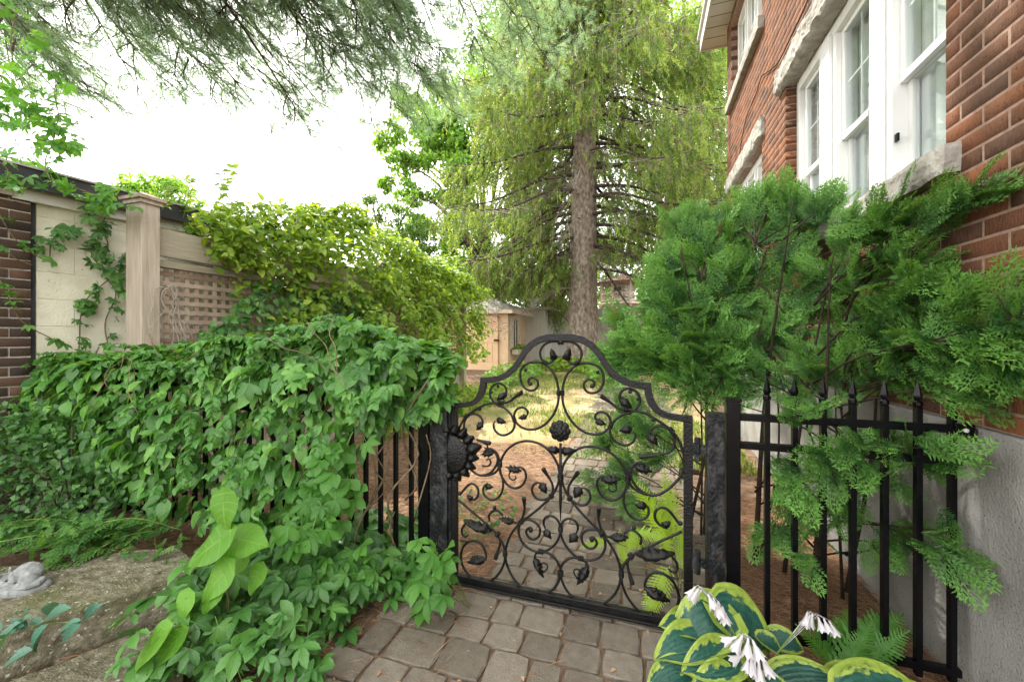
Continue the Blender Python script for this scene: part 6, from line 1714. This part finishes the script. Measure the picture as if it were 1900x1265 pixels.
leaf_tree('tall light green broadleaf tree with drooping leaf clumps left of the spruce', tuple(at(900, 600, 18)*[1,1,0]+[0,0,.7]), 5.5,
          blobs_px([(780,300,18,.9),(830,260,18,1.2),(760,360,17.5,.7),(740,295,17.5,.45),(840,330,18,1.1),(900,240,18.5,1.4),(880,330,19,1.3),(800,230,18.5,1.1),(790,420,18,.7),(770,200,19,1.0),(860,180,19,1.3),(950,190,19,1.4),(980,290,19,1.4),(850,430,19,1.0),(900,480,19,1.0),(960,430,19.5,1.2),(870,390,17.5,.8),(720,330,18,.5),(730,255,18,.7),(770,430,17.8,.7),(830,480,18,.9)]), 30000, .22, M['walnut'], .28, seed=1, droop=-.9)
leaf_tree('small bushy dark green tree above the vine fence', tuple(at(745, 600, 14)*[1,1,0]+[0,0,.6]), 3.2,
          blobs_px([(700,390,14,.5),(740,400,14,.55),(780,420,14,.6),(700,440,14,.5),(750,460,14,.7),(800,470,14,.6),(810,520,14,.6),(850,500,14,.5),(720,500,14,.6),(690,365,14,.25),(770,370,14,.3),(860,550,14,.5)]), 7000, .12, M['bgleaf'], .14, seed=2)
leaf_tree('distant yellow-green tree showing above the creeper and timber post', tuple(at(270, 600, 22)*[1,1,0]+[0,0,.6]), 6,
          blobs_px([(225,345,22,.75),(265,350,22,.8),(305,340,22,.8),(290,375,22,1.1),(235,380,22,.9),(340,370,22,.8),(320,400,22,1.0)]), 6000, .2, M['walnut'], .25, seed=3)
# broadleaf wall of trees behind the spruce and beyond the far fence
leaf_tree('tall broadleaf tree behind the spruce trunk', tuple(at(1010, 600, 24)*[1,1,0]+[0,0,.7]), 7, blobs_px([(960,480,24,1.8),(1020,420,24,2),(1000,330,24,2),(1060,260,25,2.2),(960,540,23,1.3),(1030,520,23,1.5),(1090,440,24,2),(1100,350,25,2),(1040,180,26,2.4),(960,230,25,2),(1000,110,26,2.2),(1080,90,26,2.4),(930,90,25,2.2),(880,130,24,1.5),(1120,20,27,2.4),(960,30,27,2.4)]), 21000, .26, M['bgleaf'], .35, seed=4)
leaf_tree('tall broadleaf tree between the spruce and the brick house', tuple(at(1240, 600, 24)*[1,1,0]+[0,0,.7]), 7, blobs_px([(1180,470,24,1.6),(1230,420,24,1.9),(1300,380,24,1.9),(1350,450,24,1.8),(1200,340,25,1.9),(1280,280,25,2),(1180,230,26,2.2),(1330,200,25,2),(1250,150,26,2.4),(1180,90,26,2),(1340,90,26,2),(1290,500,23,1.5),(1380,300,24,1.8),(1150,540,23,1.1),(1260,40,27,2.4),(1320,120,25,2),(1360,20,27,2.4)]), 23000, .26, M['walnut'], .35, seed=5)
for k, (u, v, dd, lab) in enumerate(((880,520,27,'bushy background tree above the shed roof'), (1130,505,30,'background tree behind the gazebo'), (1010,545,26,'low leafy tree just over the grey board fence'))):
    leaf_tree(lab, tuple(at(u, 600, dd)*[1,1,0]+[0,0,.7]), 3, blobs_px([(u-60,v,dd,1.4),(u,v-30,dd,1.7),(u+60,v,dd,1.5),(u+20,v+25,dd,1.3),(u-25,v+30,dd,1.2)]), 6000, .24, M['bgleaf'], .2, seed=10+k, group='trees beyond the far fence')
# ---------------------------------------------------------------- spruce
SB = np.array([-1.74, 12.06, float(gz(0, 12.06))])
spr = thing('spruce_tree', 'big Norway spruce with a thick brown trunk and drooping branches beyond the lawn', 'tree', tuple(SB))
tb = MB(); zs = np.array([-.2, .05, .25, .6, 1.2, 2, 3.5, 5, 7, 9, 11, 13, 15.5]); rr = np.array([.66, .58, .52, .47, .44, .42, .40, .375, .33, .28, .2, .12, .03])
V, fs = [], []; nn_ = 36
zz = np.concatenate([np.linspace(-.2, 9, 90), np.linspace(9.3, 15.5, 20)])
for z in zz:
    r0 = np.interp(z, zs, rr)
    for k in range(nn_):
        a = 2*math.pi*k/nn_; q = Vector((math.cos(a)*2.6, math.sin(a)*2.6, z*1.3))
        r1 = r0*(1 + .05*mnoise.noise(q*1.3) + .045*mnoise.noise(q*4.5) + .03*mnoise.noise(q*9)) + (.07*max(0, 1-z/.7)*math.cos(5*a+.6) if z < .7 else 0)
        V.append((SB[0]+r1*math.cos(a)+.012*z, SB[1]+r1*math.sin(a), SB[2]+z))
for i in range(len(zz)-1):
    for k in range(nn_):
        k2 = (k+1) % nn_; fs.append((i*nn_+k, i*nn_+k2, (i+1)*nn_+k2, (i+1)*nn_+k))
tb.add(V, fs); tb.build('trunk', M['bark'], spr, smooth=True)
r_ = np.random.default_rng(77)
brm, drym = MB(), MB(); P, D, S_ = [], [], []; Pd, Dd, Sd = [], [], []
def spruce_branch(a, z0, L, droop, dens=1.0, dry=.1):
    d0 = np.array([math.cos(a), math.sin(a), 0]); s0 = SB + np.array([.012*z0, 0, z0])
    pts = [s0, s0+d0*L*.3+[0,0,-droop*.12*L], s0+d0*L*.65+[0,0,-droop*.42*L], s0+d0*L+[0,0,-droop*.55*L]]
    c = spline(pts, 7); brm.tube(c, np.linspace(.05*min(1, L/3.5)+.008, .008, len(c)), 6)
    for i, p in enumerate(c):
        t = i/len(c)
        if t < .22: continue
        k = int(dens*(4+7*t))
        for j in range(k):
            sd = np.array([-d0[1], d0[0], 0])*r_.normal(0, .55)*(.3+.5*math.sin(math.pi*min(t, .95)))
            q = p + sd + d0*r_.normal(0, .12); q[2] -= abs(np.linalg.norm(sd))*.35
            hl = r_.uniform(.25, 1.0)*(.55+.6*t)
            if j % 2 == 0: drym.tube([p, (p+q)/2, q, q+[0,0,-hl*.9]], [.009, .007, .005, .003], 3, False)
            m2 = max(1, int(hl/.17))
            for w in range(m2):
                z_ = q - np.array([r_.normal(0, .05), r_.normal(0, .05), hl*w/m2]); dv = np.array([r_.normal(0, .35), r_.normal(0, .35), -1]) + d0*.35
                if r_.random() < dry: Pd.append(z_); Dd.append(dv); Sd.append(r_.uniform(.2, .38))
                else: P.append(z_); D.append(dv); S_.append(r_.uniform(.28, .5))
for k in range(116):
    z0 = 3.0 + 10.5*(k/108)**.9; a = k*2.399 + r_.normal(0, .2)
    L = np.interp(z0, [2.8, 5, 9, 13.5], [3.6, 5.0, 4.0, 1.8])*r_.uniform(.75, 1.12)
    front = math.sin(a) < -.2
    if front and z0 < 7.6 and abs(math.cos(a)) < .45: continue
    spruce_branch(a, z0, L, r_.uniform(.35, .75), .8 if not front else .62, .14 if z0 > 4 else .3)
# low side branches framing the trunk
for a, z0, L, dr in ((math.pi*1.02, 4.2, 4.6, .62), (math.pi*.95, 5.1, 4.8, .6), (math.pi*1.12, 4.7, 4.0, .75), (-.1, 4.3, 4.2, .5), (.15, 5.2, 4.8, .55), (-.3, 3.6, 3.2, .5), (math.pi*1.2, 3.5, 2.6, .6), (math.pi*.88, 3.7, 3.6, .65)):
    spruce_branch(a, z0, L, dr, 1.0, .12)
# bare grey twigs near the trunk
for k in range(44):
    a = r_.random()*6.28; z0 = r_.uniform(1.9, 8); L = r_.uniform(.8, 3.0); d0 = np.array([math.cos(a), math.sin(a), 0]); s0 = SB+np.array([.012*z0, 0, z0])
    c = spline([s0, s0+d0*L*.35+[0,0,-.02*L], s0+d0*L*.7+[0,0,-.25*L], s0+d0*L+[0,0,-.5*L]], 5); drym.tube(c, np.linspace(.022, .004, len(c)), 4)
    for p in c[4:]:
        for q in range(2): drym.tube([p, p+d0*.2+r_.normal(0, .12, 3), p+d0*.3+r_.normal(0, .2, 3)+[0,0,-.25]], [.006, .004, .002], 3, False)
brm.build('branch', M['twig'], spr, smooth=True)
o = drym.build('dead_twigs', M['deadtwig'], spr); o['kind'] = 'stuff'
P, D, S_ = np.array(P), np.array(D), np.array(S_)
def lookout(P):      # a gap in the hanging twigs through which the gazebo shows
    xc_ = (P[:, 0]*cT+P[:, 1]*sT)/(-P[:, 0]*sT+P[:, 1]*cT); vv_ = CY - F*(P[:, 2]-H)/(-P[:, 0]*sT+P[:, 1]*cT); uu_ = CX+F*xc_
    return ~((uu_ > 1105) & (uu_ < 1205) & (vv_ > 478)) & ~((uu_ < 1000) & (vv_ > 545))
kk = lookout(P); P, D, S_ = P[kk], D[kk], S_[kk]; n = len(P)
kk = lookout(np.array(Pd)); Pd, Dd, Sd = np.array(Pd)[kk], np.array(Dd)[kk], np.array(Sd)[kk]
foliage(spr, SPRIG, r_.integers(0, 5, n), frames(D, r_.normal(size=(n, 3))), P, np.array(S_), r_.random(n), M['spruce'], 0, None, 'sprig', 'foliage')
n = len(Pd)
foliage(spr, SPRIG, r_.integers(0, 5, n), frames(np.array(Dd), r_.normal(size=(n, 3))), np.array(Pd), np.array(Sd), r_.random(n), M['sprucedry'], 0, None, 'sprig', 'dry_foliage')
print('spruce sprigs', len(S_), n)
# ---------------------------------------------------------------- second conifer, right, nearer the house
def droop_conifer(label, base, hgt, tr, nb, Lmax, seed, zmin=2.0):
    r2 = np.random.default_rng(seed); t_ = thing('spruce_tree', label, 'tree', tuple(base)); base = np.asarray(base, float)
    tb = MB(); tb.tube([base-[0,0,.2], base+[0,0,hgt*.5], base+[0,0,hgt]], [tr, tr*.6, .03], 12); P, D, S_ = [], [], []
    for k in range(nb):
        z0 = zmin+(hgt-zmin)*(k/nb); a = k*2.4+r2.normal(0, .2); L = Lmax*(1-.7*(z0-zmin)/(hgt-zmin))*r2.uniform(.7, 1.1); d0 = np.array([math.cos(a), math.sin(a), 0]); s0 = base+[0,0,z0]
        c = spline([s0, s0+d0*L*.4+[0,0,-.1*L], s0+d0*L+[0,0,-.45*L]], 7); tb.tube(c, np.linspace(.035, .006, len(c)), 5)
        for i, p in enumerate(c[3:]):
            for j in range(6):
                q = p + np.array([-d0[1], d0[0], 0])*r2.normal(0, .35) + r2.normal(0, .1, 3); hl = r2.uniform(.2, .8)
                for w in range(max(1, int(hl/.2))): P.append(q-[0,0,hl*w/3]); D.append(np.array([r2.normal(0, .3), r2.normal(0, .3), -1])+d0*.3); S_.append(r2.uniform(.25, .42))
    kk = lookout(np.array(P)); P, D, S_ = np.array(P)[kk], np.array(D)[kk], np.array(S_)[kk]
    tb.build('trunk', M['twig'], t_, smooth=True); n = len(P)
    foliage(t_, SPRIG, r2.integers(0, 5, n), frames(np.array(D), r2.normal(size=(n, 3))), np.array(P), np.array(S_), r2.random(n), M['spruce'], 0, None, 'sprig', 'foliage')
cpt = at(1300, 600, 14.5)
droop_conifer('darker drooping spruce just left of the house corner', (cpt[0], cpt[1], .5), 13, .26, 60, 2.9, 5, 2.6)
# ---------------------------------------------------------------- overhanging pine
TB = np.array([-3.0, -2.8, 0])
pin = thing('pine_tree', 'long-needled pine whose drooping boughs hang across the top left of the view', 'tree', tuple(TB))
tb = MB(); tb.tube(spline([TB-[0,0,.2], TB+[.05,0,4], TB+[.1,.1,8], TB+[.1,.2,12]], 6), np.linspace(.36, .1, 19), 14); tb.build('trunk', M['bark'], pin, smooth=True)
r_ = np.random.default_rng(99)
bo = MB(); bmain = MB(); P, D, S_ = [], [], []
def bough(tip, L=None, w=1.0, gap=0.0, skip=.54, tsc=1.0):
    tip = np.asarray(tip, float)
    h0 = tip[2] + r_.uniform(.6, 1.6); s0 = TB + np.array([.1, .1, h0])
    mid = (s0+tip)/2 + np.array([r_.normal(0, .25), 0, .35+.3*r_.random()])
    c = spline([s0, (s0+mid)/2+[0,0,.25], mid, (mid+tip)/2+[r_.normal(0, .15), 0, .18], tip], 12)
    n_ = len(c); bmain.tube(c, np.linspace(.045, .005, n_)*w, 6)
    d = np.gradient(c, axis=0); d = unit(d)
    for i in range(int(n_*.42), n_):
        t = i/n_
        for sgn in (1, -1):
            if r_.random() < skip: continue
            Ls = (1.35*(1-t)+.35)*r_.uniform(.55, 1.1)
            sd = np.cross(d[i], [0, 0, 1]); ang = R_(r_.uniform(28, 55))
            dd = unit(d[i]*math.cos(ang) + sgn*unit(sd)*math.sin(ang) + [0, 0, r_.normal(-.08, .14)])
            q = spline([c[i], c[i]+dd*Ls*.5+r_.normal(0, .035, 3), c[i]+unit(dd+d[i]*.25)*Ls+[0,0,-.06*Ls]], 8)
            bo.tube(q, np.linspace(.009, .003, len(q)), 4)
            dq = unit(np.gradient(q, axis=0))
            bare = r_.random() < gap
            for j in range(3, len(q)):
                for s2 in (1, -1, 0):
                    if r_.random() < .5: continue
                    if s2 == 0 and j < len(q)-1: continue
                    a2 = R_(r_.uniform(25, 60))*s2
                    e0 = unit(np.cross(dq[j], [r_.normal(0, .3), r_.normal(0, .3), 1]))
                    tw = unit(dq[j]*math.cos(a2) + e0*math.sin(a2) + r_.normal(0, .14, 3)); l2 = r_.uniform(.09, .26)
                    e1 = q[j]+tw*l2
                    bo.tube([q[j], q[j]+tw*l2*.5+[0,0,-.008], e1], [.003, .0024, .0018], 3, False)
                    if bare and r_.random() < .85: continue
                    for h_ in ((.55, 1.0) if l2 > .14 else (1.0,)):
                        P.append(q[j]+tw*l2*h_); D.append(tw+r_.normal(0, .15, 3)+[0,0,.1]); S_.append(tsc*r_.uniform(.8, 1.25))
tips = [(40,170,4.3),(120,190,4.4),(205,208,4.5),(270,185,4.8),(430,185,5.0),(505,235,5.1),(585,258,5.2),(620,225,5.4),(700,215,5.6),(760,190,6),(850,175,6.4),(940,150,7),(1030,130,7.2),
        (100,70,3.7),(240,80,4),(350,110,4.2),(470,120,4.5),(560,150,4.8),(650,110,5),(770,90,5.5),(880,70,6),(1000,50,6.5),(330,10,3.6),(550,30,4.2),(720,20,4.8),(850,0,5.2),(170,20,3.4),(440,30,3.9),(960,10,6),(650,40,4.5),(30,60,3.4),(150,140,4.0),(310,160,4.5),(400,150,4.6),(520,190,4.9),(640,180,5.2),(800,140,5.8),(720,150,5.4),(900,110,6.2),(1000,90,6.8),(1080,60,7),(60,120,3.8),(390,60,4.0),(600,90,4.6),(250,30,3.6),(690,165,5.2),(735,200,5.6),(780,150,5.6),(820,110,5.8),(700,60,4.9),(760,40,5.2),(830,200,6.4),(660,130,4.9)]
for k, (u, v, dd) in enumerate(tips): bough(at(u, v, dd), gap=.75 if k in (3, 4) else .12)
for k in range(20): bough((r_.uniform(-6.6, -2.0), r_.uniform(1.2, 5.7), r_.uniform(8.6, 10.4)), skip=.2, tsc=1.8)  # unseen upper boughs added above the view to shade the foreground
bmain.build('bough', M['twig'], pin, smooth=True)
o = bo.build('twigs', M['twig'], pin, smooth=True); o['kind'] = 'stuff'
n = len(P); print('pine tufts', n)
foliage(pin, TUFT, r_.integers(0, 5, n), frames(np.array(D), r_.normal(size=(n, 3))), np.array(P), np.array(S_), r_.random(n), M['pine'], 0, None, 'needle_cluster', 'needles')

# ================================================================== GRASS AND PINE STRAW
n = 60000
x = rng.uniform(LX0, LX1, n); y = LY0-.2 + (LY1-LY0+.2)*rnd(n)**1.3
pat = vnoise(x+30, y+9, .9, 15)*.7 + vnoise(x+7, y, 3.2, 16)*.3
k_ = (rnd(n) < np.clip((pat-.36)*4.2 - np.clip((7.2-y)*.22, 0, .6), .03, 1)); x, y, pat = x[k_], y[k_], pat[k_]; n = len(x)
BL = [(np.array([(-.06,0,0),(.06,0,0),(.02,.6,.1),(.1,1,.35)], float), np.array([(0,1,2),(0,2,3),(1,3,2)]), np.zeros((4,3)))]
P = np.stack([x, y, gz(x, y)-.002+.018*vnoise(x+30, y, 2.3, 4)], 1)
d = np.stack([rng.normal(0, .45, n), rng.normal(0, .45, n), np.ones(n)], 1)
V, T, ti, lc = scatter(BL[0], frames(d, N3(n)), P, rng.uniform(.04, .085, n), np.clip(1.15-pat*1.25+rng.normal(0, .12, n), .02, .98))
o = npobj('grass', V, T, M['grass'], None, ti, lc); tag(o, 'short patchy lawn grass beyond the gate', 'grass', kind='stuff')
# dry leaves and bits on the paving and soil
n = 420
x = rng.uniform(-1.6, .35, n); y = .9+6*rnd(n)**1.5
P = np.stack([x, y, gz(x, y)+.03+.004*rnd(n)], 1)
V, T, ti, lc = scatter(OVL[0], frames(N3(n)*[1, 1, .08], np.array([0, 0, 1])+N3(n)*.3), P, rng.uniform(.008, .028, n), rnd(n))
o = npobj('leaf_litter', V, T, M['needle_straw'], None, ti, lc); tag(o, 'tiny dry leaf bits scattered over the pavers', 'litter', kind='stuff')
NDL = (np.array([(-.006,0,0),(.006,0,0),(.0,1,.03),(0,.5,.05)], float), np.array([(0,1,3),(0,3,2),(1,2,3)]), np.zeros((4,3)))
def straw(label, cnt, xf, yf, cond, zoff=0.0):
    x, y = xf(cnt), yf(cnt); c = cond(x, y); x, y = x[c], y[c]; n = len(x)
    P = np.stack([x, y, gz(x, y)-.004+.024*rnd(n)+zoff + .03*(vnoise(x+40, y+40, 1.7, 3)-.6)], 1); a = rnd(n)*6.28
    d = np.stack([np.cos(a), np.sin(a), rng.normal(0, .16, n)], 1)
    V, T, ti, lc = scatter(NDL, frames(d, np.array([0, 0, 1])+N3(n)*.3), P, rng.uniform(.05, .11, n), rnd(n))
    o = npobj('pine_straw', V, T, M['needle_straw'], None, ti, lc, False); tag(o, label, 'mulch', kind='stuff')
straw('orange-brown pine straw covering the bed right of the gate behind the pickets', 16000, lambda k: rng.uniform(.22, 1.13, k), lambda k: rng.uniform(1.35, 3.6, k), lambda x, y: (x < 1.13))
straw('orange-brown pine straw on the ground left of the path beyond the fence', 22000, lambda k: rng.uniform(-3.5, -.78, k), lambda k: 1.5+4.0*rnd(k)**1.3, lambda x, y: (y > 1.9) | (x < -1.05))
straw('scattered pine needles along the edges of the paver path', 4200, lambda k: rng.uniform(-1.5, .3, k), lambda k: rng.uniform(1.0, 5.5, k), lambda x, y: ((x < -1.0) & (y < 1.9)) | (np.abs(x+.82) < .09) | (vnoise(x+50, y+50, 6, 22) > .72), .024)
straw('pine straw and duff in the pocket between the flagstone slabs', 1800, lambda k: rng.uniform(-2.6, -1.2, k), lambda k: rng.uniform(.75, 1.7, k), lambda x, y: x > -9, .01)
